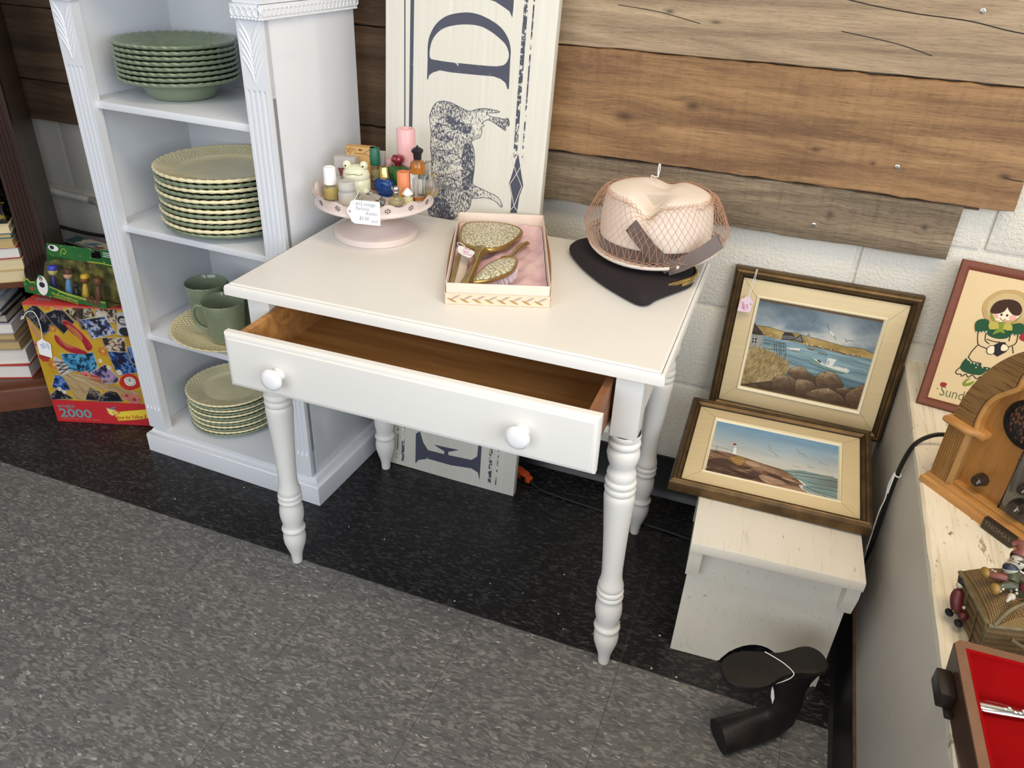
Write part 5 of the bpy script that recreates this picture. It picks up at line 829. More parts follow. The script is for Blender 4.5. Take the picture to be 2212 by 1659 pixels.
b = BM(); tube(b, spl([(.056, -.126, .009), (.066, -.118, .0125), (.078, -.096, .0150), (.098, -.064, .0158), (.118, -.030, .0150)], 5), [.006, .0062, .0064, .0066, .0068, .0070, .0072, .0074, .0074, .0074, .0074, .0072, .0070, .0066, .0062, .0058, .0054, .005, .0046, .004, .003], 10, flat=1); obj('fold', b, M_BAG, BAG, ang=70)
b = BM(); P = spl([(.094, -.068, .0200), (.112, -.044, .0215), (.126, -.020, .0215), (.131, .004, .0205), (.128, .024, .020), (.118, .044, .020)], 5); tube(b, P, .0030, 10, flat=1.3); P2 = [p+Vector((-.001, -.001, -.0062)) for p in P]; tube(b, P2, .0028, 10, flat=1.3)
CL = obj('clasp_frame', b, plain('polished_brass', (214, 190, 128), .16, 1.0), BAG)
b = BM()
for i in range(7): ball(b, (.1235+.0018*i, .030-.0045*i+.01, .0225-.0008*i), .0022, (1, .7, 1), 8, 6)
obj('chain', b, MATS['polished_brass'], CL)
M_FELT = plain('cream_felt', (232, 218, 204), .85, var=6, scale=8, bump=.25, bscale=900)
HAT = thing('hat', 'cream felt hat with brown ribbon bow and rust netting veil on the table corner', 'hat', (.540, -.2050, .7080), (.015, -.02, -.06))
HA, HB, HH = .0985, .088, .1165
def crown_pt(a, u):
    """u 0..1 up the side then 1..2 in over the top"""
    ca, sa = math.cos(a), math.sin(a)
    if u <= 1:
        k = 1+.05*math.sin(PI*min(u, 1)*.9)-.05*u*u; x = HA*k*ca; y = HB*k*sa; z = HH*.86*u
    else:
        t = (u-1); rr = math.cos(t*PI/2*.98); x = HA*.965*ca*(rr**.62); y = HB*.965*sa*(rr**.62); z = HH*(.86+.14*math.sin(t*PI/2)**.8)
    # centre crease running front to back, deepest at the front, and two side pinches
    s = max(0, (z/HH-.55)/.45); cr = math.exp(-(x/.020)**2); fr = .5-.5*y/HB
    z -= s*cr*(.010+.026*max(0, min(1, fr))); y += s*cr*max(0, -sa)*.016*(1 if u <= 1.4 else .3)
    z -= .004*s*max(0, x/HA)
    return Vector((x, y, z))
b = BM(); NA = 72; US = [0, .15, .3, .45, .6, .72, .82, .9, .96, 1.0, 1.06, 1.14, 1.24, 1.36, 1.5, 1.64, 1.78, 1.9]
loft(b, [[crown_pt(2*PI*k/NA, u) for k in range(NA)] for u in US]); obj('crown', b, M_FELT, HAT, ang=80)
b = BM(); BR = []
def brim_pt(a, t, d=0):
    ca, sa = math.cos(a), math.sin(a); up = .010*t**2*(1+.9*abs(ca)**2)-.004*max(0, -sa)*t; k = 1
    return Vector(((HA-.003+(.0275)*t)*ca, (HB-.003+(.022+.012*max(0, -sa))*t)*sa, up+d))
prof = [(0, .0015), (.35, .0015), (.7, .0015), (.92, .0018), (1.0, .0032), (1.03, 0), (1.0, -.0032), (.92, -.0022), (.6, -.0016), (0, -.0016)]
loft(b, [[brim_pt(2*PI*k/NA, t, d) for k in range(NA)] for t, d in prof]+[[brim_pt(2*PI*k/NA, 0, .0015) for k in range(NA)]], cap=False); obj('brim', b, M_FELT, HAT, ang=80)
m = NM('brown_satin_ribbon', (98, 82, 76), .5, Sheen_Weight=.3); v = m.co('Object'); m.color(m.mix(m.noise(v, 26, 3), (108, 92, 88), (84, 68, 58))); M_RIB = m.m
b = BM(); loft(b, [[Vector((p.x*1.012+.0, p.y*1.012, p.z)) for p in [crown_pt(2*PI*k/NA, u) for k in range(NA)]] for u in (.015, .02, .12, .24, .26)], cap=False); obj('ribbon_band', b, M_RIB, HAT, ang=80)
def ribbon(pts, w, th=.0012):
    b = BM(); R = []
    for i, (p, up) in enumerate(pts):
        p = Vector(p); up = Vector(up).normalized()*w/2; n = Vector((0, -1, 0))*th/2; R.append([p-up-n, p-up+n, p+up+n, p+up-n])
    return loft(b, R)
def rib2(name, c, w, tipcut):
    P = spl(c, 5); pts = []
    for i, p in enumerate(P):
        t = (P[min(i+1, len(P)-1)]-P[max(i-1, 0)]); up = Vector((-t.z, 0, t.x)); pts.append((p, up if i < len(P)-1 else up.normalized()*.62+Vector((0, 0, .38 if up.z > 0 else -.38))))
    b = ribbon(pts, w); obj(name, b, M_RIB, HAT, ang=60)
rib2('bow_tail', [(.058, -.0990, .006), (.042, -.1030, .019), (.020, -.1050, .036), (-.004, -.1040, .058), (-.018, -.1040, .074)], .0270, 0)
rib2('bow_tail', [(.052, -.1000, .006), (.074, -.0940, .016), (.096, -.0840, .030), (.116, -.0700, .045), (.128, -.0600, .056)], .0250, 0)
b = BM(); bx(b, .044, .068, -.1050, -.0980, .002, .022, .003); obj('bow_knot', b, M_RIB, HAT)
# veil: a real net of thread
b = BM(); NV, MV = 64, 15; V = []
rs = random.Random(9)
for j in range(MV+1):
    row = []
    for k in range(NV):
        a = 2*PI*(k+(.5 if j % 2 else 0))/NV; u = j/MV
        if u < .28:
            t = 1.06-u/.28*.30; p = brim_pt(a, t, .004+.010*math.sin(u/.28*PI/2)); p += Vector((math.cos(a), math.sin(a), 0))*.004
        else:
            w = (u-.28)/.72; q = crown_pt(a, .30+w*1.05); lift = .030*(1-w)**1.3*(.72+.28*abs(math.cos(a)))+.004
            p = q+Vector((math.cos(a), math.sin(a), .25))*lift
        row.append(b.verts.new(p+Vector((rs.uniform(-1, 1), rs.uniform(-1, 1), rs.uniform(-1, 1)))*.0011))
    V.append(row)
for j in range(0, MV-1):
    for k in range(NV):
        kk = k if j % 2 == 0 else (k+1) % NV
        try: b.faces.new((V[j][k], V[j+1][k if j % 2 == 0 else (k+1) % NV], V[j+2][k], V[j+1][(k-1) % NV if j % 2 == 0 else k]))
        except ValueError: pass
bmesh.ops.delete(b, geom=[v for v in b.verts if not v.link_faces], context='VERTS')
bmesh.ops.wireframe(b, faces=b.faces[:], thickness=.00075, use_replace=True, use_boundary=True, use_even_offset=True)
o = obj('veil', b, plain('rust_net_thread', (184, 138, 112), .7), HAT, smooth=False)
b = BM(); rs = random.Random(12)
for i in range(46):
    a = rs.uniform(0, 2*PI); u = rs.uniform(.96, 1.22); cl = []
    for k in range(6): cl.append(crown_pt(a+k*.055, u+rs.uniform(-.03, .03))+Vector((math.cos(a), math.sin(a), 1))*rs.uniform(.001, .004))
    tube(b, spl(cl, 2), .00038, 3)
for i in range(60):
    a = rs.uniform(0, 2*PI); cl = [brim_pt(a+k*.05, rs.uniform(.86, 1.03), .003+rs.uniform(0, .004)) for k in range(5)]; tube(b, spl(cl, 2), .00038, 3)
o = obj('gathered_net', b, MATS['rust_net_thread'], HAT, smooth=False); o['kind'] = 'stuff'
b = BM(); tube(b, spl([(-.028, .060, .100), (-.030, .050, .118), (-.026, .040, .122), (-.018, .036, .121), (-.014, .035, .124)], 5), .0010, 6); tube(b, spl([(-.014, .035, .122), (-.0155, .036, .135), (-.0145, .036, .146)], 4), [.0011]*9, 6); tube(b, [(-.014, .035, .124), (-.012, .036, .136), (-.0125, .036, .146)], .0008, 5); obj('string', b, M_STRING, HAT)
# ================================================================ printed cream sign board leaning behind the table
m = NM('brushed_cream_board', (224, 219, 206), .55); v = m.co('Object'); g = m.noise(m.co('Object', (150, 3, 3)), 1.0, 3, .6); g2 = m.noise(m.co('Object', (60, 1.5, 1)), 1.0, 3)
x = m.mix(g, (222, 219, 208), (206, 202, 190)); x = m.mix(m.ramp(g2, [(.6, 0.), (.75, .5)]), x, (231, 229, 222)); M_BRD = m.color(x).bump(g, .2, .001).m
def m_ink(name, lo, hi, sc, ang=0, st=(1, 1, 1)):
    m = NM(name, (70, 73, 88), .6); v = m.co('Object', st, rot=(0, 0, ang)); n = m.noise(v, sc, 6, .72); big = m.noise(m.co('Object'), 16, 3)
    f = m.math('ADD', n, m.math('MULTIPLY', m.math('SUBTRACT', big, .5), .35)); m.color(m.mix(m.ramp(f, [(lo, 0.), (hi, 1.)]), (70, 73, 88), (222, 218, 205))); return m.m
INK = m_ink('navy_print_ink', .66, .70, 75); INK_W = m_ink('worn_navy_print', .50, .56, 90); INK_C = m_ink('engraved_navy_print', .43, .56, 330, .5, (1, .5, 1)); INK_D = m_ink('engraved_navy_shade', .52, .64, 300, .4, (1, .5, 1))
SGN = thing('sign_board', 'tall cream painted sign board with navy cow and letters leaning behind the table', 'sign', (.098, -.16, 0), (0, 0, 0))
SGN.matrix_world = Matrix.Translation((.098, -.16, 0)) @ Matrix.Rotation(PI/2-.063, 4, 'X') @ Matrix.Rotation(-.014, 4, 'Z')
b = BM(); bx(b, -.1775, .1775, 0, 1.78, -.020, 0, .0012); obj('board', b, M_BRD, SGN)
DG = DATA
def print_(name, loops, m, parent, z=.0, loc=None):
    b = BM()
    for lp in loops: fill(b, lp, z, .0003)
    return obj(name, b, m, parent, smooth=False, loc=loc)
print_('letter_d', [[[(p.x, p.y) for p in spl([(x, y, 0) for x, y in DG['D_out'][:12]], 4)]+DG['D_out'][12:], spl2(DG['D_in'], 3)]], INK, SGN)
print_('letter_a', [[DG['A']+[(.098, .99+.16), (.02, 1.19), (-.085, 1.215), (-.092, 1.20), (.0, 1.165), (.06, 1.13)]]], INK, SGN)
print_('letter_e', [[DG['E']]], INK, SGN)
print_('cow_print', [[spl2(DG['cow'], 3)]], INK_C, SGN)
cds = []; cur = []
for p in DG['cow_dark']+[None]:
    if p is None: cds.append([spl2(cur, 4)]); cur = []
    else: cur.append(p)
print_('cow_shading', cds, INK_D, SGN, .0003)
co = spl2(DG['cow'], 3)
lines = []
for (p, q), w, mm in zip(DG['lines'], (.0026, .0078, .0082, .0030), (INK, INK, INK_W, INK_W)):
    x0 = p[0]; L = [(x0, 1.74), (p[0], p[1]), (q[0], q[1]), (q[0]-.0005, max(.62, q[1]-.10) if w != .0082 and w != .0030 else q[1])]
    if w in (.0082, .0030): L = L[:3]
    print_('border_line', [[strip(L, w)]], mm, SGN)
for (p, q), w in zip(DG['elines'], (.0026, .0078, .0082, .0030)): print_('border_line', [[strip([(p[0]+(q[0]-p[0])*-8*.0, .50), p, q], w)]], INK_W, SGN)
dm = DG['diamond']; print_('diamond_ornament', [[dm]], INK, SGN)
cxd = sum(p[0] for p in dm)/len(dm); top = max(p[1] for p in dm); bot = min(p[1] for p in dm); mid = (top+bot)/2
for s in (-1, 1): print_('lattice_line', [[strip([(cxd+s*.016, top-.004), (cxd+s*.002, mid+.025), (cxd-s*.013, mid-.002), (cxd+s*.0, mid-.045), (cxd+s*.013, bot)], .0014)]], M_BRD, SGN, .0004)
# hatching and outline of the engraved cow
hl = []; rs = random.Random(6)
pts = [(p[0], p[1]) for p in co]
hl.append([strip(co+[co[0]], .0011)])
for k in range(26):
    y0 = .68+.0082*k+rs.uniform(-.002, .002); x0 = -.066+rs.uniform(0, .02); L = rs.uniform(.02, .055)
    c = [(x0+L*t, y0+.010*math.sin(t*2.2+k)+.012*t) for t in (0, .25, .5, .75, 1)]
    if all(inside(q, pts) for q in c): hl.append([strip(c, .0009)])
print_('cow_outline', hl, INK, SGN, .0004)

# ================================================================ white step stool
m = NM('distressed_white_stool_paint', (228, 222, 209), .36); v = m.co('Object'); g = m.noise(m.co('Object', (150, 14, 60)), 1.0, 4, .6); g2 = m.noise(m.co('Object', (55, 12, 55)), 1.0, 5, .75)
x = m.mix(m.noise(v, 7, 3), (231, 226, 214), (217, 210, 195)); x = m.mix(m.ramp(g, [(.58, 0.), (.70, .35)]), x, (188, 172, 146)); x = m.mix(m.ramp(g2, [(.66, 0.), (.69, .75)]), x, (120, 100, 76)); M_STOOL = m.color(x).bump(g, .25, .001).m
STO = thing('step_stool', 'distressed white wooden step stool with arched end panel under the two seascape paintings', 'stool', (.726, -.517, 0), .055)
SW, SL, SH = .2865, .500, .310
b = BM(); bx(b, 0, SW, 0, SL, SH-.0215, SH, .0026); obj('seat', b, M_STOOL, STO)
def end_panel(y0, y1):
    b = BM(); w0, w1 = .006, SW-.006; A = [(w0-.003, 0), (w0+.088, 0), (w0+.092, .004)]
    for k in range(0, 13):
        t = k/12; A.append((w0+.094+(w1-w0-.146)*t, .010+.060*math.sin(PI*t)**.75))
    A += [(w1-.050, .004), (w1-.048, 0), (w1-.003, 0), (w1, SH-.0215), (w0, SH-.0215)]
    prism(b, A, y0, y1, Matrix.Rotation(PI/2, 4, 'X') @ Matrix.Scale(-1, 4, (0, 0, 1))); return b
obj('end_panel', end_panel(.040, .058), M_STOOL, STO); obj('end_panel', end_panel(SL-.058, SL-.040), M_STOOL, STO)
for x0 in (.001, SW-.0235):
    b = BM(); A = [(.008, SH-.0218), (.008, SH-.046), (.022, SH-.0935), (SL-.022, SH-.0935), (SL-.008, SH-.046), (SL-.008, SH-.0218)]
    prism(b, A, x0, x0+.0225, Matrix(((0, 0, 1, 0), (1, 0, 0, 0), (0, 1, 0, 0), (0, 0, 0, 1)))); obj('side_rail', b, M_STOOL, STO, ang=20)

# ================================================================ two framed seascapes
m = NM('bronze_gilt_moulding', (108, 84, 50), .40, .55); v = m.co('Object'); m.color(m.mix(m.ramp(m.noise(v, 28, 4), [(.35, 0.), (.7, 1.)]), (108, 84, 50), (72, 54, 32))); M_GILT = m.m
m = NM('dark_gilt_groove', (52, 40, 26), .5, .35); M_GROOVE = m.m
m = NM('cream_linen_liner', (222, 202, 160), .55); v = m.co('Object'); g = m.noise(m.co('Object', (4, 110, 1)), 1.0, 3); m.color(m.mix(g, (228, 209, 168), (210, 190, 148))); M_LINER = m.m
M_LIP = plain('ivory_lip', (238, 226, 192), .3, Coat_Weight=.3); M_OIL = vmat('painted_canvas', .42, .25); M_KRAFT = plain('frame_back_board', (120, 96, 66), .8); M_MITRE = plain('mitre_line', (168, 146, 104), .7)
def framed(label, loc, rot, w, h, img, cw, ch, th=.024):
    t = thing('framed_painting', label, 'painting', loc, rot)
    b = BM(); frame_ring(b, w, h, [(0, -th), (0, -.007), (.0015, -.004), (.0045, -.0005), (.0075, .0008), (.0105, .0), (.0120, -.0022), (.0130, -.0022), (.0165, -.0055), (.0185, -.0070), (.0195, -.0078), (.0205, -.0120), (.0205, -th)]); obj('frame', b, M_GILT, t, ang=28)
    b = BM(); frame_ring(b, w, h, [(.0113, -.0006), (.0116, -.0014), (.0126, -.0014), (.0129, -.0006)]); frame_ring(b, w, h, [(.0190, -.0060), (.0192, -.0072), (.0206, -.0090), (.0208, -.0075)]); obj('frame_groove', b, M_GROOVE, t)
    bwx, bwy = (w-cw)/2, (h-ch)/2
    b = BM(); frame_ring(b, w, h, [(.0200, -.0115), (.0200, -.0100), (bwx-.0075, -.0068), (bwx-.0065, -.0075), (bwx-.0065, -.0125)]); LN = obj('liner', b, M_LINER, t, ang=20)
    b = BM()
    for (x0, y0, x1, y1) in ((.0206, .0206, bwx-.0075, bwy-.0075), (w-.0206, .0206, w-bwx+.0075, bwy-.0075), (w-.0206, h-.0206, w-bwx+.0075, h-bwy+.0075), (.0206, h-.0206, bwx-.0075, h-bwy+.0075)):
        tube(b, [(x0, y0, -.0098), (x1, y1, -.0066)], .00035, 4)
    obj('mitre_joint', b, M_MITRE, LN)
    b = BM(); frame_ring(b, w, h, [(bwx-.0066, -.0125), (bwx-.0066, -.0062), (bwx-.0050, -.0048), (bwx-.0025, -.0058), (bwx-.0002, -.0092), (bwx+.0006, -.0105), (bwx+.0006, -.0125)]); obj('inner_lip', b, M_LIP, t, ang=50)
    raster('canvas', img, cw, ch, M_OIL, t, (bwx, bwy, -.0100))
    b = BM(); bx(b, .018, w-.018, .018, h-.018, -th+.002, -.013); obj('back_board', b, M_KRAFT, t)
    return t
def paint_harbour():
    D = DATA['HARB']; I = IMG(330, 262, (120, 140, 156))
    n = I.nz(3, 4, -.25, 3, 5); g = I.nz(30, 3, -.7, 5, 3); sky = np.array((112, 128, 140.))+(n-.5)[..., None]*np.array((90, 80, 66)); cl = np.clip((I.nz(3.2, 5, -.2, 8, 5)-.42)*3.2, 0, 1)*np.clip(1.25-abs(I.Y-.28-.12*I.X)*3.4, 0, 1)
    sky = sky*(1-cl[..., None]*.85)+np.array((206, 202, 192.))*cl[..., None]*.85; sky *= (.84+.32*np.clip(I.Y*2.2+.25*np.sin(I.X*3), 0, .6))[..., None]; sky += ((g-.5)*16)[..., None]; I.a = sky
    I.poly(D['water'], (122, 152, 162), 34, 5, 46, .10, 4); I.put(I.mask(D['water'])*np.clip((I.Y-.55)*2.4, 0, .8), (58, 92, 108)); I.put(I.mask(D['water'])*(I.nz(4, 60, .1, 14, 3) > .62), (172, 192, 196), .5)
    for h in ('hill_l', 'hill_r'): I.poly(D[h], (168, 142, 84), 34, 14, 20, .3, 6)
    I.line(D['hill_r'][0:7], .0022, (62, 56, 42)); I.line(D['hill_l'][1:7], .002, (70, 60, 44))
    q = D['hill_r'][8:]; I.line(q, .006, (120, 92, 56)); rs = np.random.default_rng(3)
    for i in range(90):
        k = rs.integers(0, len(q)-1); t = rs.random(); I.disc((q[k][0]+(q[k+1][0]-q[k][0])*t, q[k][1]+(q[k+1][1]-q[k][1])*t-rs.random()*.018), .0035+.003*rs.random(), (216, 200, 170) if rs.random() > .45 else (90, 70, 44), ry=.003)
    q = D['hill_l'][8:]+[D['hill_l'][0]]
    for i in range(40):
        k = rs.integers(0, len(q)-1); t = rs.random(); I.disc((q[k][0]+(q[k+1][0]-q[k][0])*t, q[k][1]+(q[k+1][1]-q[k][1])*t-rs.random()*.02), .004, (220, 206, 178) if rs.random() > .4 else (96, 76, 50), ry=.003)
    I.poly(D['hut1'], (96, 98, 98), 20, 60, 6); I.poly(D['hut1_roof'], (58, 48, 44), 14); I.poly(D['hut2'], (112, 122, 126), 14, 60, 6); I.line([D['hut2'][0], D['hut2'][1], D['hut2'][2]], .004, (48, 44, 42)); I.poly(D['hut3'], (132, 140, 142), 10)
    I.line([D['hut1'][3], D['hut1'][2], D['hut2'][2]], .004, (44, 40, 36))
    I.poly(D['shed_wall'], (146, 146, 140), 26, 90, 4, -.05); I.poly(D['shed_roof'], (62, 50, 42), 20, 30, 30); I.poly(D['shed_win'], (40, 44, 50)); w = D['shed_win']; I.line([((w[0][0]+w[1][0])/2, w[0][1]-.02), ((w[2][0]+w[3][0])/2, w[2][1]+.02)], .003, (196, 196, 190)); I.line([((w[0][0]+w[3][0])/2-.01, (w[0][1]+w[3][1])/2), ((w[1][0]+w[2][0])/2+.01, (w[1][1]+w[2][1])/2)], .003, (196, 196, 190))
    for l in D['piles']: I.line(l, .0022, (52, 50, 46))
    for r, c in zip(D['rowboats'], ((226, 222, 212), (126, 110, 84), (110, 128, 128))): I.poly(r, c); I.line([r[3], r[2]], .002, (70, 62, 52))
    I.poly(D['grass'], (150, 128, 86), 30, 20, 20, .6, 9); m = I.mask(D['grass'])
    for i in range(520):
        x, y = rs.random()*.5, .42+rs.random()*.56; 
        c = [(206, 184, 128), (96, 78, 48), (176, 150, 96), (224, 208, 160)][rs.integers(0, 4)]; L = .02+.05*rs.random(); a = rs.uniform(-.3, .9)
        if inside((x, y), D['grass']): I.line([(x, y), (x+L*math.sin(a)*.8, y-L*math.cos(a)), (x+L*1.6*math.sin(a), y-L*1.5*math.cos(a))], .0011, c, .8)
    I.poly(D['rockbase'], (84, 66, 48), 24, 16, 16, .2, 12)
    for i, r in enumerate(D['rocks']):
        P = spl2(r, 4); I.poly(P, (134, 108, 82), 26, 26, 26, .2, 20+i); cx = sum(p[0] for p in P)/len(P); cy = sum(p[1] for p in P)/len(P); mk = I.mask(P); ry = max(p[1] for p in P)-min(p[1] for p in P); rx = max(p[0] for p in P)-min(p[0] for p in P)
        sh = np.clip(.5+(I.Y-cy)/ry*1.1+(I.X-cx)/rx*.5, 0, 1); I.put(mk*sh, (64, 48, 34), .75); I.put(mk*np.clip(.35-sh, 0, 1)*1.8, (206, 184, 152), .9); I.put(mk*(I.nz(70, 70, 0, 60+i, 2) > .62), (70, 52, 36), .35); I.line(P+[P[0]], .0016, (52, 40, 30), .7)
    I.poly(D['boat'], (116, 150, 144), 10); I.poly(D['boat_white'], (222, 224, 216), 8); I.poly(D['cabin'], (224, 226, 220), 6); I.line([D['cabin'][0], D['cabin'][1]], .003, (240, 240, 234)); c = D['cabin']; I.line([(c[0][0]+.012, c[0][1]+.03), (c[3][0]+.014, c[3][1]-.02)], .003, (92, 100, 104)); I.line([D['boat'][0], D['boat'][10], D['boat'][9], D['boat'][8]], .003, (60, 84, 88))
    bw = D['boat_white']; I.line([bw[1], (bw[1][0]+.02, bw[1][1]+.012)], .006, (60, 40, 34))
    for g in D['gulls']: I.line(g, .0022, (66, 74, 82)); 
    I.line(D['gulls'][1][1:4], .0035, (236, 236, 232))
    for g in D['sign']: I.line(g, .0016, (28, 22, 18))
    return I.a
def paint_light():
    D = DATA['LIGHT']; I = IMG(330, 232, (190, 200, 204)); t = np.clip(I.Y/.62, 0, 1)[..., None]
    I.a = np.array((112, 158, 196.))*(1-t)**1.1+np.array((206, 204, 196.))*(1-(1-t)**1.1); I.a += ((I.nz(3, 14, .08, 4, 4)-.5)*22)[..., None]
    I.poly(D['sea'], (122, 150, 152), 46, 4, 60, .12, 5)
    for l in D['seal']: I.line(l, .007, (84, 92, 88), .55); I.line([(x, y+.02) for x, y in l], .003, (196, 208, 206), .7)
    I.put(I.mask(D['sea'])*np.clip((I.X-.72)*3, 0, 1)*np.clip(1-abs(I.Y-.8+.1*I.X)*5, 0, 1), (66, 62, 52), .6)
    I.poly(D['foam'], (230, 232, 226)); I.poly(D['land'], (132, 100, 78), 40, 5, 40, .32, 7); m = I.mask(D['land']); n = I.nz(5, 46, .34, 17, 4)
    I.put(m*(n > .60), (78, 54, 42), .7); I.put(m*(n < .36), (178, 146, 118), .6)
    for q in D['land_dark']: I.poly(spl2(q, 3), (64, 44, 38), 24, 6, 40, .3, 8, .85)
    for i, q in enumerate(D['land_light']): I.poly(spl2(q, 3), (170, 136, 72) if i < 2 else (182, 148, 122), 30, 6, 40, .3, 9, .8)
    rs = np.random.default_rng(5)
    for i in range(150):
        x, y = rs.random()*.8, .35+rs.random()*.65
        if inside((x, y), D['land']): L = .03+.07*rs.random(); I.line([(x, y), (x+L, y+L*.28)], .0014, [(52, 36, 30), (206, 178, 148), (96, 68, 52)][rs.integers(0, 3)], .7)
    I.line(D['land'][0:12], .0022, (96, 80, 54)); I.poly(D['tower'], (236, 238, 236)); I.poly(D['tower_shade'], (166, 186, 202)); I.poly(D['tower_cap'], (150, 66, 50)); I.line(D['gallery'], .005, (210, 216, 220)); I.line([(p[0], p[1]+.016) for p in D['gallery']], .002, (80, 92, 104))
    tx = D['tower'][0][0]+.012
    for k in range(3): I.disc((tx+.001*k, D['tower'][0][1]+.03+.035*k), .003, (70, 76, 86))
    for l in D['wires']: I.line(l, .0016, (70, 66, 60))
    for g in D['gulls']: I.line(g, .0018, (88, 92, 96))
    return I.a
F2 = framed('bronze framed harbour seascape with boat and boulders leaning on the block wall', (.684, -.058, .312), (1.4728, 0, 0), .359, .321, paint_harbour(), .240, .192)
F1 = framed('bronze framed lighthouse seascape lying flat on the white step stool', (.659, -.389, .335), (.0803, -.0112, .0144), .359, .2867, paint_light(), .2395, .168)
# tag on the harbour painting
t = thing('price_tag', 'pale pink price tag with pink writing hanging on the upper harbour painting frame', 'price tag', (.684, -.0615, .312), (1.4728, 0, 0))
b = BM(); A = [(.0225, .2310), (.0455, .2325), (.0475, .2350), (.0490, .2565), (.0470, .2590), (.0440, .2600), (.0430, .2635), (.0400, .2660), (.0340, .2665), (.0310, .2640), (.0300, .2605), (.0260, .2600), (.0235, .2575), (.0210, .2335)]
prism(b, A, .0015, .0020, ); M_PTAG = plain('pale_pink_tag', (238, 214, 228), .6, var=8, scale=160); obj('card', b, M_PTAG, t, smooth=False)
for s, x, y, rz in (('Ocean', .030, .248, -1.35), ('scape', .036, .250, -1.35), ('$44.00', .0262, .2520, -1.35), ('oil', .0425, .253, -1.35)): text('handwriting', s, .0070, M_PINKINK, t, (x, y, .0022), (0, 0, rz), sx=.7, shear=.2, depth=.0001)
b = BM(); tube(b, spl([(.0370, .2625, .003), (.0378, .275, .004), (.0385, .290, .005), (.040, .305, .006), (.0415, .3215, .005), (.0415, .3235, -.004)], 5), .0006, 6); tube(b, spl([(.0370, .2625, .003), (.0395, .275, .004), (.0415, .290, .005), (.0430, .305, .006), (.0435, .3215, .005), (.0435, .3235, -.004)], 5), .0006, 6); obj('string', b, M_STRING, t)

# ================================================================ embroidered sampler
m = NM('reddish_mahogany_frame', (120, 54, 30), .55, Coat_Weight=.0); g = m.noise(m.co('Object', (6, 60, 60)), 1.0, 4); m.color(m.mix(g, (122, 58, 30), (88, 40, 22))); M_MAHO = m.m
m = NM('cream_linen_cloth', (218, 194, 152), .8); v = m.co('Object'); m.color(m.mix(m.noise(v, 6, 3), (222, 199, 158), (208, 184, 141))); M_LINEN = m.bump(m.wave(v, 900, 0, 0), .2, .0004).m
SA = thing('embroidered_picture', 'embroidered bonnet girl in green dress in a red-brown wooden frame on the sill', 'picture', (1.055, -.182, .490), (.9473, 0, -.158))
sw, sh = .250, .2808
b = BM(); frame_ring(b, sw, sh, [(0, -.016), (0, -.001), (.0018, .0012), (.004, .0014), (.0085, .0002), (.0125, -.0022), (.0152, -.0040), (.0160, -.0052), (.0160, -.016)]); obj('frame', b, M_MAHO, SA, ang=30)
b = BM(); bx(b, .014, sw-.014, .013, sh-.013, -.012, -.0066); obj('linen', b, M_LINEN, SA)
def m_yarn(name, col, ang=0):
    m = NM(name, col, .75); v = m.co('Object', rot=(0, 0, ang)); w = m.wave(v, 420, .6, 1); m.color(m.mix(w, tuple(c*.82 for c in col), tuple(min(255, c*1.08) for c in col))); return m.bump(w, .6, .0008).m
Y_STRAW = m_yarn('straw_yarn', (222, 196, 142), 1.2); Y_GRN = m_yarn('dark_green_yarn', (34, 88, 56), 1.5); Y_LIME = m_yarn('lime_yarn', (140, 160, 52), .3); Y_YEL = m_yarn('yellow_green_yarn', (204, 192, 88), 1.57); Y_BRN = m_yarn('brown_yarn', (66, 40, 24), .9); Y_BLK = plain('black_yarn', (26, 22, 26), .8); Y_PINK = plain('pink_felt', (226, 160, 152), .8); Y_RED = plain('red_yarn', (150, 30, 40), .8); Y_SKIN = plain('skin_cloth', (234, 216, 186), .8); Y_PEARL = plain('pearl_bead', (238, 232, 218), .2); Y_DKTX = plain('green_lettering_yarn', (70, 100, 62), .8); Y_TAN = plain('straw_stitch', (186, 150, 92), .8)
SD = DATA['samp']; CL0 = obj('embroidery', fill(BM(), [spl2(SD['hat'], 3), spl2(SD['hat_in'], 3)[::-1]], 0, .0011), Y_STRAW, SA, loc=(0, 0, -.0066), smooth=False)
def st(name, key, m, z, h=.0008, n=3):
    return obj(name, fill(BM(), [spl2(SD[key], n)], z, h), m, CL0, smooth=False)
b = BM()
hc = (sum(p[0] for p in SD['hat'])/len(SD['hat']), sum(p[1] for p in SD['hat'])/len(SD['hat']))
ho = spl2(SD['hat'], 3)
for s in (.97, .90, .83):
    ring = [(hc[0]+(x-hc[0])*s, hc[1]+(y-hc[1])*s) for x, y in ho if y > hc[1]-.035]
    fill(b, [strip(ring[len(ring)//2:]+ring[:len(ring)//2], .0009)] if False else [strip(sorted(ring, key=lambda p: math.atan2(p[0]-hc[0], p[1]-hc[1])), .0009)], .0011, .0006)
obj('braid_stitch', b, Y_TAN, CL0, smooth=False)
st('face', 'face', Y_SKIN, 0, .0005); st('hair', 'hair', Y_BRN, .0002, .0012); st('cheek', 'cheekl', Y_PINK, .0005, .0004); st('cheek', 'cheekr', Y_PINK, .0005, .0004); st('bonnet_tie', 'strap_l', Y_LIME, .0004, .0010, 2); st('bonnet_tie', 'strap_r', Y_LIME, .0004, .0010, 2)
st('bodice', 'bodice', Y_GRN, .0, .0010); st('sleeve', 'sleeve_l', Y_GRN, .0004, .0013); st('sleeve', 'sleeve_r', Y_GRN, .0004, .0013); st('bow', 'bow_l', Y_YEL, .0008, .0010, 2); st('bow', 'bow_r', Y_YEL, .0008, .0010, 2); st('bow', 'bow_t', Y_LIME, .0009, .0010, 2); st('bow', 'bow_c', Y_LIME, .0010, .0012, 2)
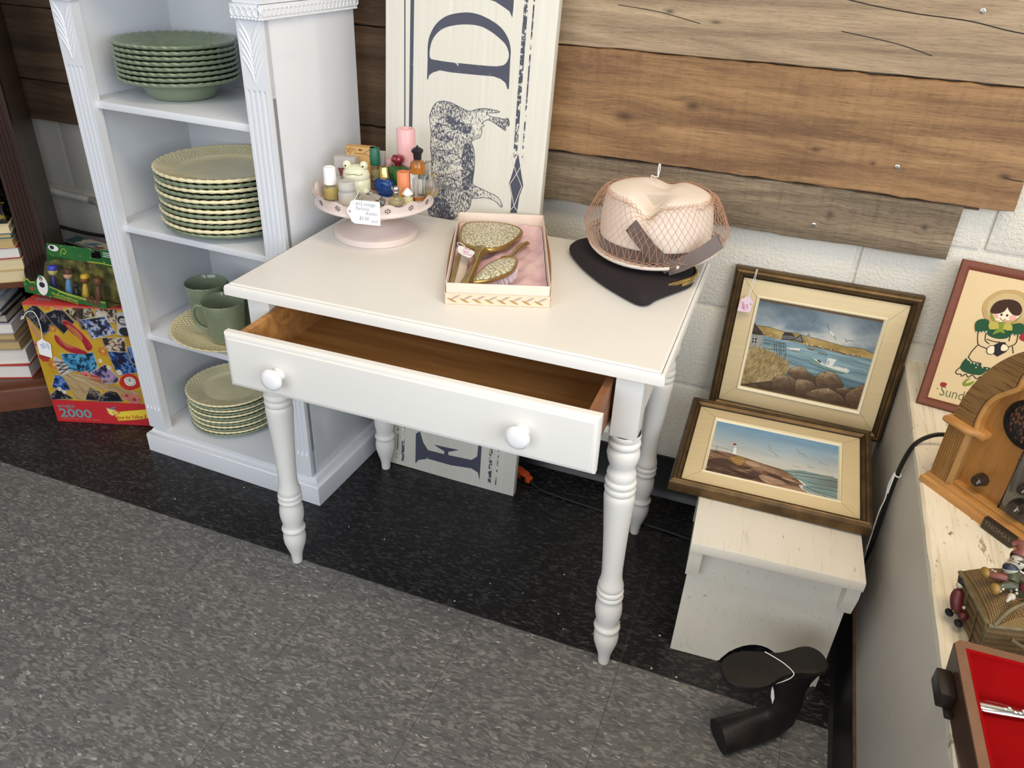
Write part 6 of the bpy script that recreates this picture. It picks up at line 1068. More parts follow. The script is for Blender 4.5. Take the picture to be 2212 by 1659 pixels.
st('hem', 'hem', Y_GRN, 0, .0009, 2); st('shoe', 'shoe', Y_LIME, 0, .0009, 2); st('rose', 'rose', Y_RED, 0, .0012); st('basket', 'basket', Y_RED, 0, .0008, 2); st('book', 'book', Y_BLK, .0003, .0008, 1); st('hand', 'hand_l', Y_SKIN, .0008, .0005); st('hand', 'hand_r', Y_SKIN, .0008, .0005)
b = BM()
for q in SD['outl']: tube(b, [(p.x, p.y, .0006) for p in spl([(x, y, 0) for x, y in q], 5)], .00075, 5)
for k in ('hand_l', 'hand_r'): tube(b, [(x, y, .0012) for x, y in spl2(SD[k], 3)], .00055, 5, closed=True)
obj('outline_stitch', b, Y_BLK, CL0)
b = BM()
for e in SD['eyes']: ball(b, (*e[0], .0009), .0019, (1, 1.2, .4), 10, 6)
obj('eye', b, Y_BRN, CL0)
b = BM(); tube(b, [(p.x, p.y, .0009) for p in spl([(x, y, 0) for x, y in SD['mouth']], 5)], .0005, 5); obj('mouth', b, Y_RED, CL0)
b = BM()
for p in SD['pearls']: ball(b, (*p, .0016), .0013, seg=8, rings=6)
obj('pearl_trim', b, Y_PEARL, CL0)['kind'] = 'stuff'
a0 = SD['text0']; a1 = SD['text1']; ang = math.atan2(a1[1]-a0[1], a1[0]-a0[0])
text('lettering', 'Sunday', .026, Y_DKTX, CL0, (a0[0], a0[1]-.004, 0), (0, 0, ang*.5), depth=.0012, sx=.80, bold=-.0003)
b = BM(); ball(b, (*SD['dot'], .0003), .001, seg=8, rings=5); obj('dot_stitch', b, Y_BLK, CL0)
# ================================================================ cathedral radio on the sill
def m_oak(name, c1, c2, dark, sc=(3, 60, 60), fib=.6, rough=.38):
    m = NM(name, c1, rough, Coat_Weight=.15); g = m.noise(m.co('Object', sc), 1.0, 4, .6, .3); f = m.noise(m.co('Object', tuple(s*4 for s in sc)), 1.0, 3)
    x = m.ramp(g, [(.3, c1), (.7, c2)]); x = m.mix(m.math('MULTIPLY', m.ramp(f, [(.52, 0.), (.66, 1.)]), fib), x, dark); return m.color(x).bump(f, .2, .001).m
M_OAKH = m_oak('oak_front_veneer', (150, 100, 46), (168, 116, 56), (122, 78, 34), (40, 10, 6), .35)
M_OAKB = m_oak('oak_moulding', (176, 122, 62), (196, 144, 82), (146, 96, 46), (6, 60, 60), .4)
M_OAKD = m_oak('dark_oak_arch', (124, 90, 48), (144, 108, 60), (72, 46, 22), (5, 5, 95), .8)
M_OAKV = m_oak('fluted_oak', (150, 110, 60), (172, 128, 74), (96, 64, 30), (60, 60, 4), .4)
RAD = thing('cathedral_radio', 'vintage style wooden cathedral radio with arched top and fluted pillars on the sill', 'radio', (1.044, -.434, .4872), -.8124)
U0, RA, RB, RZ = .142, .133, .180, .114
def arch(a, b_, z0, zb, n=40): return [(U0-a, zb)]+[(U0-a*math.cos(PI*i/n), z0+b_*math.sin(PI*i/n)) for i in range(n+1)]+[(U0+a, zb)]
def vprism(b, poly, y0, y1): return prism(b, poly, y0, y1, Matrix(((1, 0, 0, 0), (0, 0, 1, 0), (0, 1, 0, 0), (0, 0, 0, 1))))
def vfill(b, loops, y0, y1):
    q = BM(); fill(q, loops, 0, y1-y0); return join(b, q, Matrix(((1, 0, 0, 0), (0, 0, 1, y0), (0, 1, 0, 0), (0, 0, 0, 1))))
b = BM(); R = []
for ins, z in [(0, 0), (0, .0095), (.0015, .011), (.0045, .0125), (.0045, .0185), (.007, .021), (.012, .0225), (.02, .0225)]: R.append([Vector((x, y, z)) for x, y in ((ins, ins), (2*U0-ins, ins), (2*U0-ins, .175-ins), (ins, .175-ins))])
loft(b, R); obj('base', b, M_OAKB, RAD, ang=25)
b = BM(); vprism(b, arch(RA-.002, RB-.002, RZ, .022), .0235, .165); obj('cabinet', b, M_OAKH, RAD, ang=30)
half = [(.043, .121), (.0415, .138), (.044, .164), (.053, .185), (.070, .204), (.0765, .214), (.078, .232), (.088, .252), (.110, .268), (.142, .275)]
def mirror(h): return h+[(2*U0-x, z) for x, z in h[::-1][1:]]
ho_ = [(p.x, p.y) for p in spl([(x, z, 0) for x, z in mirror(half)], 4)]; hi_ = [(p.x, p.y) for p in spl([(x+(.0085 if x < U0-.001 else (-.0085 if x > U0+.001 else 0)), z-(.0085 if abs(x-U0) < .05 else .0), 0) for x, z in mirror(half)], 4)]
oa = arch(RA, RB, RZ, .1215)
b = BM(); vfill(b, [oa+[(p[0], p[1]) for p in ho_[::-1]]], .0095, .024)
obj('arch_band', b, M_OAKD, RAD, ang=30)
b = BM(); vfill(b, [ho_+hi_[::-1]], .0125, .024); tube(b, [((a[0]+c[0])/2, .0125, (a[1]+c[1])/2) for a, c in zip(ho_, hi_)], .0042, 8); obj('arch_lip', b, M_OAKB, RAD, ang=50)
b = BM(); bx(b, .044, 2*U0-.044, .012, .024, .0225, .0285, .002); obj('lower_lip', b, M_OAKB, RAD)
for s in (0, 1):
    f = (lambda u: u) if s == 0 else (lambda u: 2*U0-u)
    b = BM(); R = []
    pts = [(.0105, .024), (.0105, .004)]
    for i in range(8):
        c = .0125+.0036*i
        for k in range(-2, 3): pts.append((c+k*.00085, .004+(.0028 if abs(k) < 2 else 0)*(1-(k/2)**2+.2)))
    pts += [(.0415, .004), (.0465, .0105), (.0465, .024)]
    loft(b, [[Vector((f(u), y, z)) for u, y in pts] for z in (.0222, .1125)]); obj('fluted_pillar', b, M_OAKV, RAD, ang=20)
    b = BM(); P = [(.0035, .030), (.0035, .0005), (.044, .0005), (.052, .0085), (.064, .0085), (.064, .024)]
    R = []
    for e, z in [(-.004, .1115), (0, .1135), (.002, .1165), (.0022, .1195), (.001, .1225), (-.003, .1245)]: R.append([Vector((f(u+(-e if u < .02 else e*.5)), y-e*(1 if y < .02 else 0), z)) for u, y in P])
    loft(b, R); obj('pillar_capital', b, M_OAKB, RAD, ang=50)
M_RING = plain('black_metal_ring', (34, 31, 30), .35, .5); m = NM('brown_speaker_cloth', (74, 44, 26), .7); c = m.vor(m.co('Object', (1, 1, .62)), 230); m.color(m.mix(m.ramp(c, [(.25, 1.), (.5, 0.)]), (30, 18, 12), (112, 66, 36))); M_CLOTH = m.bump(c, .8, .003).m
for cu, cz, rr in ((.107, .165, .0362), (.177, .165, .0362), (.142, .222, .030)):
    b = BM(); lathe(b, [(rr-.0075, .001), (rr-.0065, .0045), (rr-.002, .0045), (rr, .002), (rr, -.002), (rr-.0075, -.002)], 40, M=Matrix.Rotation(PI/2, 4, 'X'))
    loft_close = obj('grille_ring', b, M_RING, RAD, loc=(cu, .0232, cz))
    b = BM(); lathe(b, [(0, .0008), (rr-.006, .0008)], 40, M=Matrix.Rotation(PI/2, 4, 'X')); obj('speaker_cloth', b, M_CLOTH, RAD, loc=(cu, .0232, cz))
b = BM(); vfill(b, [[(U0-.012, .128), (U0-.004, .14), (U0, .158), (U0+.004, .14), (U0+.012, .128), (U0, .134)]], .0205, .0232); obj('fretwork', b, M_OAKB, RAD)
M_DIAL = plain('smoked_dial_glass', (96, 90, 80), .12, .2, Coat_Weight=.5); M_DARKM = plain('dark_bronze_metal', (70, 62, 52), .42, .6); M_KNB = plain('dark_wood_knob', (48, 38, 30), .3)
b = BM(); bx(b, .117, 2*U0-.117, .020, .0236, .024, .128, .001); obj('dial_panel', b, M_DIAL, RAD)
b = BM(); q = [(.1165, .0235), (2*U0-.1165, .0235), (2*U0-.1165, .128), (U0+.012, .137), (U0-.012, .137), (.1165, .128)]; tube(b, [(x, .0200, z) for x, z in q], .0011, 8, closed=True)
for z in (.036, .115): ball(b, (.1165, .0195, z), .0022, (.8, .8, 1.6), 8, 6)
obj('dial_bezel', b, M_DARKM, RAD)
for ku, kz, r, dep, y0 in ((.079, .052, .0102, .017, .0235), (2*U0-.079, .052, .0102, .017, .0235), (U0+.0015, .085, .0088, .018, .020), (U0+.0015, .052, .0120, .018, .020)):
    b = BM(); lathe(b, [(0, dep), (r*.72, dep), (r*.82, dep-.0015), (r, .004), (r, .0), (0, 0)], 8, M=Matrix.Rotation(PI/2, 4, 'X') @ Matrix.Rotation(.3, 4, 'Z')); KN = obj('knob', b, M_KNB, RAD, loc=(ku, y0, kz), ang=15)
    b = BM(); bx(b, -.0012, .0012, -.0006, .0006, -.0035, .0035); obj('knob_mark', b, plain('silver_mark', (190, 186, 178), .3, .6), KN, loc=(r*.45, -dep-.0001, r*.2), rot=(0, .3, 0))
b = BM(); bx(b, .1175, .1675, -.0055, .004, .0005, .0195, .0022); NP = obj('nameplate', b, M_DARKM, RAD)
text('lettering', 'THOMAS', .0098, plain('pewter_lettering', (128, 118, 100), .4, .6), NP, (.1425, -.0055, .0095), (PI/2, 0, 0), depth=.0012, align='CENTER', sx=1.05)
t = thing('radio_cord', 'black power cord arching from the radio down the grey wall panel', 'cord', (1.036, -.33, .48))
b = BM(); pc = spl([(1.115, -.322, .512), (1.085, -.322, .514), (1.062, -.328, .508), (1.044, -.330, .486), (1.0385, -.322, .440), (1.0385, -.315, .395), (1.0385, -.314, .345), (1.0385, -.315, .300), (1.0385, -.318, .250), (1.0375, -.312, .205), (1.0365, -.29, .12), (1.027, -.25, .03), (1.020, -.20, .005)], 8); tube(b, [(p.x-1.036, p.y+.33, p.z-.48) for p in pc], .0030, 8, flat=1.4); obj('cord', b, plain('black_cord', (18, 18, 20), .45), t)
t = thing('string_tag', 'white string with narrow paper tag knotted round the radio cord', 'price tag', (1.034, -.33, .415))
b = BM(); tube(b, [(.0045+.0052*math.cos(a)*1.0, .010+.0062*math.sin(a), .0+.001*math.sin(a)) for a in [2*PI*k/16 for k in range(16)]], .0013, 6, closed=True)
tube(b, spl([(-.001, .012, 0), (-.003, .014, -.025), (-.0015, .010, -.055), (-.003, .012, -.085), (-.003, .010, -.12), (-.003, .004, -.155), (-.003, .002, -.17)], 6), .0011, 6); tube(b, spl([(-.001, .006, -.002), (-.003, -.001, -.02), (-.003, -.002, -.035)], 4), .0011, 6); tube(b, spl([(-.001, .008, -.002), (-.003, .001, -.02), (-.003, .001, -.037)], 4), .0010, 6); obj('string', b, M_STRING, t)
b = BM(); bx(b, -.004, -.0034, -.006, .016, -.225, -.168, .0002); obj('card', b, M_PAPER, t, smooth=False)

# ================================================================ wicker chest figurine with clowns
m = NM('wicker_resin', (122, 94, 52), .55); v = m.co('Object'); br = m.n('ShaderNodeTexBrick'); m.l(m.co('Object', (1, 1.4, 1.4), rot=(0, 0, 0)), br.inputs['Vector']); br.inputs['Scale'].default_value = 210; br.inputs['Mortar Size'].default_value = .03
w = m.wave(m.co('Object'), 210, 1.5, 1, 'Y'); w2 = m.wave(m.co('Object'), 150, .8, 1, 'X'); w3 = m.wave(m.co('Object'), 210, 1.0, 1, 'Z'); k = m.math('MULTIPLY', m.math('MAXIMUM', w, w3), m.math('ADD', m.math('MULTIPLY', w2, .6), .4))
m.color(m.ramp(k, [(.1, (56, 38, 20)), (.45, (118, 88, 46)), (.85, (166, 134, 84))])); M_WICK = m.bump(k, .7, .002).m
M_BAND = plain('olive_leather_band', (104, 92, 62), .5, var=14, scale=80); M_CDARK = plain('chest_shadow_brown', (70, 46, 24), .6)
CHS = thing('trinket_chest', 'small domed wicker look trinket chest with clown figures on the sill', 'figurine', (1.058, -.714, .4872), .245)
CL_, CDp = .130, .086
b = BM(); loft(b, [[Vector((i, -CDp+i, 0)), Vector((CL_-i, -CDp+i, 0)), Vector((CL_-i, -i, 0)), Vector((i, -i, 0))] if z == 0 else [Vector((e, -CDp+e, z)), Vector((CL_-e, -CDp+e, z)), Vector((CL_-e, -e, z)), Vector((e, -e, z))] for i, e, z in ((.010, .010, 0), (.010, .007, .02), (.010, .001, .057))]); obj('body', b, M_WICK, CHS, ang=30)
b = BM(); n = 20; R = []
for x, hh in ((0, .001), (.003, .011), (.009, .019), (.018, .0255), (.030, .030), (.044, .032), (.09, .033), (CL_, .033)): R.append([Vector((x, -CDp/2-(CDp/2+.0005)*math.cos(PI*k/n), .058+hh*math.sin(PI*k/n)**.9)) for k in range(n+1)])
loft(b, R); LIDC = obj('lid', b, M_WICK, CHS, ang=50)
b = BM()
tube(b, [(0, 0, .058), (0, -CDp, .058)], .0028, 8); tube(b, [(0, -CDp-.0005, .058), (CL_, -CDp-.0005, .058)], .0026, 8); tube(b, [(0, -CDp+.001, .055), (.009, -CDp+.009, 0)], .0026, 8); tube(b, [(0, -.004, .055), (.009, -.012, 0)], .0026, 8)
for y in (-.03, -.058): tube(b, [(-.0005, y, .056), (.0085, y, 0)], .0012, 6)
tube(b, spl([(.006, -CDp-.001, .060), (.022, -CDp+.008, .078), (.045, -CDp+.016, .086), (.07, -CDp+.016, .086), (.095, -CDp+.006, .076), (.108, -CDp-.001, .060)], 6), .0026, 8)
obj('band', b, M_BAND, CHS)
b = BM(); q = [(.010, .060), (.024, .075), (.045, .083), (.068, .083), (.09, .074), (.104, .060)]; vprism(b, q, -CDp-.0015, -CDp+.03); obj('front_arch_panel', b, M_WICK, LIDC)
b = BM(); tube(b, spl([(.030, -CDp-.003, .042), (.045, -CDp-.007, .036), (.058, -CDp-.004, .040)], 5), .0025, 8); bx(b, .060, .075, -CDp-.008, -CDp, .030, .050, .003); lathe(b, [(.0, .003), (.004, .003), (.006, 0)], 14, (.0675, -CDp-.008, .040), M=Matrix.Rotation(PI/2, 4, 'X')); obj('clasp', b, M_BAND, CHS)
MC = lambda n_, c: plain('clown_'+n_, tuple(v*.80 for v in c), .45, var=8, scale=120)
b = BM(); tube(b, spl([(.0335, -.035, .102), (.0300, -.046, .099), (.0260, -.054, .096)], 3), [.0058, .0072, .0082, .0086, .0086, .0084, .0078], 12)
tube(b, spl([(.029, -.058, .095), (.020, -.058, .096), (.011, -.059, .092)], 3), [.0062, .0060, .0056, .0052, .0050, .0046, .0044], 10); tube(b, spl([(.033, -.042, .101), (.040, -.052, .097), (.031, -.068, .093)], 3), [.0044]*7, 8); tube(b, [(.030, -.038, .101), (.022, -.034, .100)], [.0042, .0036], 8)
CLW = obj('clown_body', b, MC('green', (84, 88, 64)), CHS, ang=70)
b = BM(); tube(b, spl([(.026, -.050, .097), (.016, -.046, .097), (.008, -.041, .094)], 3), [.0060, .0058, .0054, .0050, .0047, .0044, .0042], 10); obj('trouser_leg', b, MC('rose', (150, 86, 76)), CLW)
b = BM(); ball(b, (.0065, -.0610, .0915), .0068, (.8, 1, 1)); ball(b, (.0040, -.0370, .0935), .0062, (.8, 1.2, 1)); obj('shoe', b, MC('mustard', (172, 134, 56)), CLW)
b = BM(); ball(b, (.0400, -.0275, .1065), .0092, (1, 1, 1.02)); ball(b, (.020, -.072, .092), .0042); tube(b, [(.018, -.073, .092), (.013, -.078, .089)], [.003, .0012], 8)
for c, n_ in (((.0245, -.0655, .094), 6), ((.0105, -.0400, .0955), 6), ((.0120, -.0600, .0930), 6), ((.0355, -.0340, .1015), 8)):
    for k in range(n_): a = 2*PI*k/n_; ball(b, (c[0]+.0035*math.cos(a)*.5, c[1]+.0045*math.sin(a), c[2]+.0035*math.cos(a)), .0017, seg=8, rings=5)
obj('clown_head', b, MC('white', (226, 216, 196)), CLW, ang=70)
b = BM(); ball(b, (.0318, -.0330, .1080), .0026); ball(b, (.0355, -.0360, .1025), .0022, (1, 1, .4)); obj('nose', b, MC('red', (168, 58, 44)), CLW)
b = BM(); ball(b, (.0330, -.0285, .1115), .0011); ball(b, (.0368, -.0358, .1115), .0011); obj('eye', b, Y_BLK, CLW)
b = BM(); ball(b, (.0475, -.0330, .1040), .0062, (.8, 1, 1)); ball(b, (.0440, -.0185, .1060), .0055); obj('hair', b, MC('dark_hair', (52, 40, 30)), CLW)
b = BM(); tube(b, spl([(.0430, -.0250, .1120), (.0465, -.0190, .1180), (.0430, -.0120, .1210), (.0370, -.0110, .1190)], 4), [.0100, .0100, .0098, .0094, .0090, .0084, .0076, .0068, .006, .005, .004, .0034, .003], 12); obj('clown_cap', b, MC('cap_rose', (156, 90, 82)), CLW)
b = BM(); lathe(b, [(.0085, -.001), (.0104, .0), (.0108, .003), (.0098, .005)], 20, (.0430, -.0245, .1110), M=Matrix.Rotation(-.4, 4, 'Y')); obj('cap_band', b, MC('cap_green', (88, 96, 66)), CLW)
b = BM(); ball(b, (.0270, -.0395, .1060), .0082, seg=24, rings=14); BL1 = obj('ball', b, MC('navy', (44, 52, 74)), CLW)
b = BM()
for k in range(3):
    a0_ = 2*PI*k/3; q = BM(); loft(q, [[Vector((.0084*math.sin(t)*math.cos(a), .0084*math.sin(t)*math.sin(a), .0084*math.cos(t))) for t in [PI*i/12 for i in range(1, 12)]] for a in [a0_+PI/3*i/6 for i in range(7)]], cap=False, closed=False); join(b, q, Matrix.Translation((.0270, -.0395, .1060)) @ Matrix.Rotation(1.2, 4, 'Y') @ Matrix.Rotation(.5, 4, 'X'))
obj('ball_stripe', b, MC('cream', (206, 202, 176)), BL1)
b = BM(); ball(b, (.0390, -.0640, .0980), .0090, seg=24, rings=14); BL2 = obj('ball', b, MC('burgundy', (118, 42, 48)), CLW)
b = BM(); q = BM(); fill(q, [[((.0042 if k % 2 == 0 else .0018)*math.sin(PI*k/5), (.0042 if k % 2 == 0 else .0018)*math.cos(PI*k/5)) for k in range(10)]], 0, .0008); join(b, q, Matrix.Translation((.0370, -.0692, .1052)) @ Matrix.Rotation(.60, 4, 'X') @ Matrix.Rotation(-.2, 4, 'Y')); obj('star', b, MC('star', (220, 176, 72)), BL2, smooth=False)
b = BM(); tube(b, spl([(.0350, -.0360, .1035), (.0440, -.0430, .1020), (.0500, -.0600, .0960), (.0520, -.0800, .0900)], 5), .0009, 6); obj('hanging_string', b, M_STRING, CLW)
b = BM(); tube(b, spl([(-.004, -.020, .046), (-.007, -.026, .038), (-.006, -.034, .026)], 3), [.0050, .0062, .0070, .0074, .0072, .0068, .0060], 12); ball(b, (-.0005, -.041, .024), .006); SC_ = obj('small_clown', b, MC('dark_red', (112, 36, 38)), CHS, ang=70)
b = BM(); ball(b, (-.004, -.0165, .0510), .0044); ball(b, (-.006, -.032, .036), .0024); ball(b, (-.003, -.040, .037), .0022); ball(b, (-.008, -.029, .024), .0016); obj('face', b, MC('white', (226, 216, 196)), SC_)
b = BM(); ball(b, (-.001, -.0145, .0550), .0058, (1, 1.1, .8)); obj('hat', b, Y_BLK, SC_)
for c in ((-.008, -.026, .0130), (-.003, -.043, .0130)):
    b = BM(); ball(b, c, .0048, (1, 1.3, .8)); obj('shoe', b, Y_BLK, SC_)

# ================================================================ red lined cutlery box with a knife
m = NM('dark_walnut_box', (78, 52, 36), .35, Coat_Weight=.2); g = m.noise(m.co('Object', (40, 4, 60)), 1.0, 4); m.color(m.mix(g, (92, 62, 42), (58, 38, 26))); M_WAL = m.m
m = NM('walnut_rim', (118, 84, 62), .4); g = m.noise(m.co('Object', (60, 60, 60)), 1.0, 3); m.color(m.mix(g, (128, 92, 68), (104, 74, 54))); M_WALR = m.m
m = NM('red_velvet', (170, 8, 12), .9, Specular_IOR_Level=.08); v = m.co('Object'); m.color(m.mix(m.noise(v, 22, 4), (148, 5, 8), (122, 3, 5))); M_VEL = m.bump(m.noise(v, 500, 2), .15, .0005).m
BOX = thing('cutlery_box', 'dark walnut cutlery box lined with bright red velvet on the sill', 'box', (1.0385, -.8345, .4872), .035)
LX, LY, HZ = .300, .42, .0580
def chamf(ins, c=.007): return [(ins+c, -ins), (LX-ins, -ins), (LX-ins, -LY+ins), (ins, -LY+ins), (ins, -ins-c)]
b = BM(); O = chamf(0); I2 = chamf(.0115, .0005); loft(b, [[Vector((x+(.006 if x < .1 else 0)*(1 if z == 0 else 0), y, z)) for x, y in O] for z in (0, HZ-.0015, )]+[[Vector((x+.0008, y-.0004, HZ-.0002)) for x, y in O]], cap=False); bx(b, .006, LX, -LY, -.002, 0, .004); obj('case', b, M_WAL, BOX, ang=25)
b = BM(); loft(b, [[Vector((x+.0008, y-.0004, HZ-.0002)) for x, y in O], [Vector((x, y, HZ)) for x, y in I2], [Vector((x, y, HZ-.012)) for x, y in I2]], cap=False); obj('rim', b, M_WALR, BOX, ang=25)
b = BM(); A1 = chamf(.0116, .0005); A2 = chamf(.0150, .0005); loft(b, [[Vector((x, y, HZ-.014)) for x, y in A1], [Vector((x, y, HZ+.0002)) for x, y in A1], [Vector((x, y, HZ-.0008)) for x, y in A2], [Vector((x, y, HZ-.0120)) for x, y in A2], [Vector((x+.003*(1 if x < .1 else -1), y-.020*(1 if y > -.1 else -1), .0150)) for x, y in A2]], cap=False); b.faces.new(b.verts[-5:] if False else [b.verts[i] for i in (lambda n: range(n-5, n))((b.verts.ensure_lookup_table() or len(b.verts)))]); obj('lining', b, M_VEL, BOX, ang=40)
b = BM(); bx(b, -.0150, .002, -.068, -.030, .016, .038, .003); bx(b, -.005, .004, -.076, -.024, .010, .016, .002); obj('handle', b, plain('black_stained_wood', (34, 26, 22), .35), BOX)
KNF = thing('table_knife', 'silver table knife with ornate handle lying on the red velvet', 'knife', (1.062, -.888, .5040), .13)
b = BM(); R = []
for x, w, h in [(0, .0008, .0010), (.0015, .0040, .0022), (.005, .0068, .0032), (.012, .0082, .0038), (.03, .0078, .0040), (.05, .0066, .0038), (.065, .0058, .0036), (.08, .0055, .0035), (.084, .0065, .0038), (.088, .005, .0030), (.10, .006, .002), (.145, .0085, .0012), (.15, .005, .0008)]: R.append([Vector((x, w*math.cos(a), .0042+h*math.sin(a))) for a in [2*PI*k/16 for k in range(16)]])
loft(b, R); K0 = obj('handle', b, M_SILVER, KNF, ang=50)
b = BM(); rs = random.Random(8)
for i in range(9): x = .034+.0048*i; ball(b, (x, .0024*math.sin(i*1.9), .0078), .0021, (1.3, 1, .5), 8, 6)
tube(b, spl([(.006, -.0052, .006), (.02, -.0062, .0064), (.04, -.0048, .0068)], 4), .0005, 5); tube(b, spl([(.006, .0052, .006), (.02, .0062, .0064), (.04, .0048, .0068)], 4), .0005, 5); obj('handle_ornament', b, M_SILVER, K0)

# ================================================================ iron shoe last standing on the floor
m = NM('blackened_cast_iron', (24, 22, 21), .52, .2); v = m.co('Object'); m.color(m.mix(m.ramp(m.noise(v, 26, 4), [(.45, 0.), (.75, .7)]), (24, 22, 21), (46, 37, 31))); M_IRON = m.bump(m.noise(v, 180, 4), .25, .001).m
LST = thing('shoe_last', 'black cast iron cobbler shoe last with flat sole upward on the floor before the stool', 'shoe last', (.977, -.566, 0), math.atan2(-.545, -.839))
# local x runs from heel to toe, local y across
def sole_pts():
    half_l = [(0, 0), (.004, .016), (.016, .0255), (.034, .0275), (.052, .0235), (.072, .0205), (.092, .0235), (.118, .0335), (.142, .0365), (.165, .0300), (.180, .018), (.186, .003)]
    half_r = [(.186, .003), (.181, -.015), (.168, -.028), (.148, -.0355), (.122, -.0345), (.096, -.0275), (.074, -.0225), (.052, -.0235), (.034, -.0265), (.016, -.0250), (.004, -.0150)]
    return spl2(half_l+half_r[1:], 3)
sp_ = sole_pts(); b = BM(); puff(b, sp_, [(.90, .1755), (.985, .1780), (1.0, .1810), (1.0, .1870), (.985, .1888), (.93, .1892)])
obj('sole_plate', b, M_IRON, LST, ang=40)
b = BM(); R = []
for x, z, hx, hy, tilt in [(.048, .178, .050, .0245, 0), (.050, .168, .045, .0235, 0), (.052, .146, .036, .0205, 0), (.052, .122, .0310, .0190, 0), (.050, .098, .0300, .0190, .0), (.050, .074, .0320, .0200, .22), (.056, .053, .0370, .0220, .52), (.072, .040, .0380, .0240, .90), (.094, .034, .0345, .0268, 1.20), (.120, .0300, .0310, .0292, 1.38), (.146, .0260, .0265, .0312, 1.5), (.161, .0230, .0235, .0322, 1.56)]:
    ring = []
    for k in range(28):
        a = 2*PI*k/28; ca, sa = math.cos(a), math.sin(a); s = abs(ca)**.8*math.copysign(1, ca)*hx; q = abs(sa)**.8*math.copysign(1, sa)*hy
        q *= (1-.42*max(0, s/hx)*math.sin(tilt))*(1+.06*max(0, -s/hx)*math.sin(tilt)); ring.append(Vector((x+s*math.cos(tilt), q, max(0, z+s*math.sin(tilt)*1.0))))
    R.append(ring)
loft(b, R); obj('leg', b, M_IRON, LST, ang=50)
t = thing('string_tag', 'white string loop and edge-on paper tag tied round the iron shoe last', 'price tag', (.977, -.566, 0), math.atan2(-.545, -.839))
b = BM(); tube(b, spl([(.097, -.0265, .1905), (.086, -.012, .1908), (.076, .004, .1908), (.071, .0215, .1905), (.074, .0232, .182), (.082, .0205, .1725), (.094, .0190, .167), (.102, .0215, .169), (.106, .023, .1725)], 6), .00085, 6); tube(b, [(.1005, .0215, .168), (.103, .0225, .175)], .0008, 5); obj('string', b, M_STRING, t)
b = BM(); q = [(0, 0), (.0022, -.012), (.0026, -.026), (0, -.043), (-.0030, -.028), (-.0024, -.012)]; vprism(b, q, -.0004, .0004); obj('card', b, M_PAPER, t, loc=(.104, .0225, .1675), rot=(0, .20, -.5), smooth=False)
# ================================================================ dark corner bookcase with books
m = NM('dark_mahogany', (66, 38, 28), .30, Coat_Weight=.25); g = m.noise(m.co('Object', (50, 50, 5)), 1.0, 4); m.color(m.mix(g, (56, 31, 23), (37, 21, 16))); M_MAH = m.m
m = NM('brown_case_side', (84, 68, 54), .38); g = m.noise(m.co('Object', (50, 50, 5)), 1.0, 4); m.color(m.mix(g, (80, 65, 54), (60, 48, 39))); M_MAHS = m.m
m = NM('red_brown_base_wood', (104, 60, 40), .32, Coat_Weight=.2); g = m.noise(m.co('Object', (6, 50, 60)), 1.0, 4); m.color(m.mix(g, (114, 68, 46), (86, 48, 32))); M_MAHB = m.m
DBC = thing('corner_bookcase', 'dark mahogany bookcase with fluted stile and stacked books at the left edge', 'bookcase', (-.981, -.245, 0), math.radians(38.9))
# local x = along front towards the stile's right edge at 0; the case extends to -x and back to +y
WD_, DPT, HGT = .62, .200, 1.25
b = BM(); bx(b, -.0185, 0, .012, DPT, 0, HGT, .001); obj('side_panel', b, M_MAHS, DBC)
b = BM(); bx(b, -WD_, -WD_+.0185, .012, DPT, 0, HGT, .001); obj('side_panel', b, M_MAH, DBC)
b = BM(); bx(b, -WD_, 0, DPT-.006, DPT, .05, HGT); obj('back_panel', b, M_MAH, DBC)
for x0 in (-.054, -WD_):
    b = BM(); pts = [(x0, .02), (x0, .0)]
    for i in range(5):
        c = x0+.0105+.0083*i
        for k in range(-3, 4): pts.append((c+k*.0010, .0026*math.sqrt(max(0, 1-(k/3)**2))))
    pts += [(x0+.054, 0), (x0+.054, .02)]
    loft(b, [[Vector((x, y, z)) for x, y in pts] for z in (.088, HGT)]); obj('fluted_stile', b, M_MAH, DBC, ang=20)
for z in (.372, .66, .95, HGT):
    b = BM(); bx(b, -WD_+.0185, -.0185, .008, DPT-.006, z-.018, z, .001); obj('shelf', b, M_MAHB if z < .5 else M_MAH, DBC)
b = BM(); bx(b, -WD_, 0, .0, DPT-.006, .070, .088, .0015); obj('bottom_shelf', b, M_MAHB, DBC)
b = BM(); R = []
for y, z in [(-.004, 0), (-.004, .058), (-.002, .063), (.002, .066), (.002, .0705), (.02, .0705), (.02, 0)]: R.append([Vector((-WD_-.004, y, z)), Vector((.004, y, z))])
q = BM(); rr_ = [[p[0] for p in R], [p[1] for p in R]]; loft(b, rr_); obj('base_board', b, M_MAHB, DBC, ang=25)
M_PAGE = None
def m_pages(name, col):
    m = NM(name, col, .75); w = m.noise(m.co('Object', (3, 3, 700)), 1.0, 2); m.color(m.mix(w, tuple(min(255, c*1.03) for c in col), tuple(c*.84 for c in col))); return m.bump(w, .25, .0006).m
PG1 = m_pages('cream_pages', (226, 208, 164)); PG2 = m_pages('white_pages', (232, 228, 220)); PG3 = m_pages('tan_pages', (196, 170, 118)); PG4 = m_pages('grey_pages', (176, 172, 160))
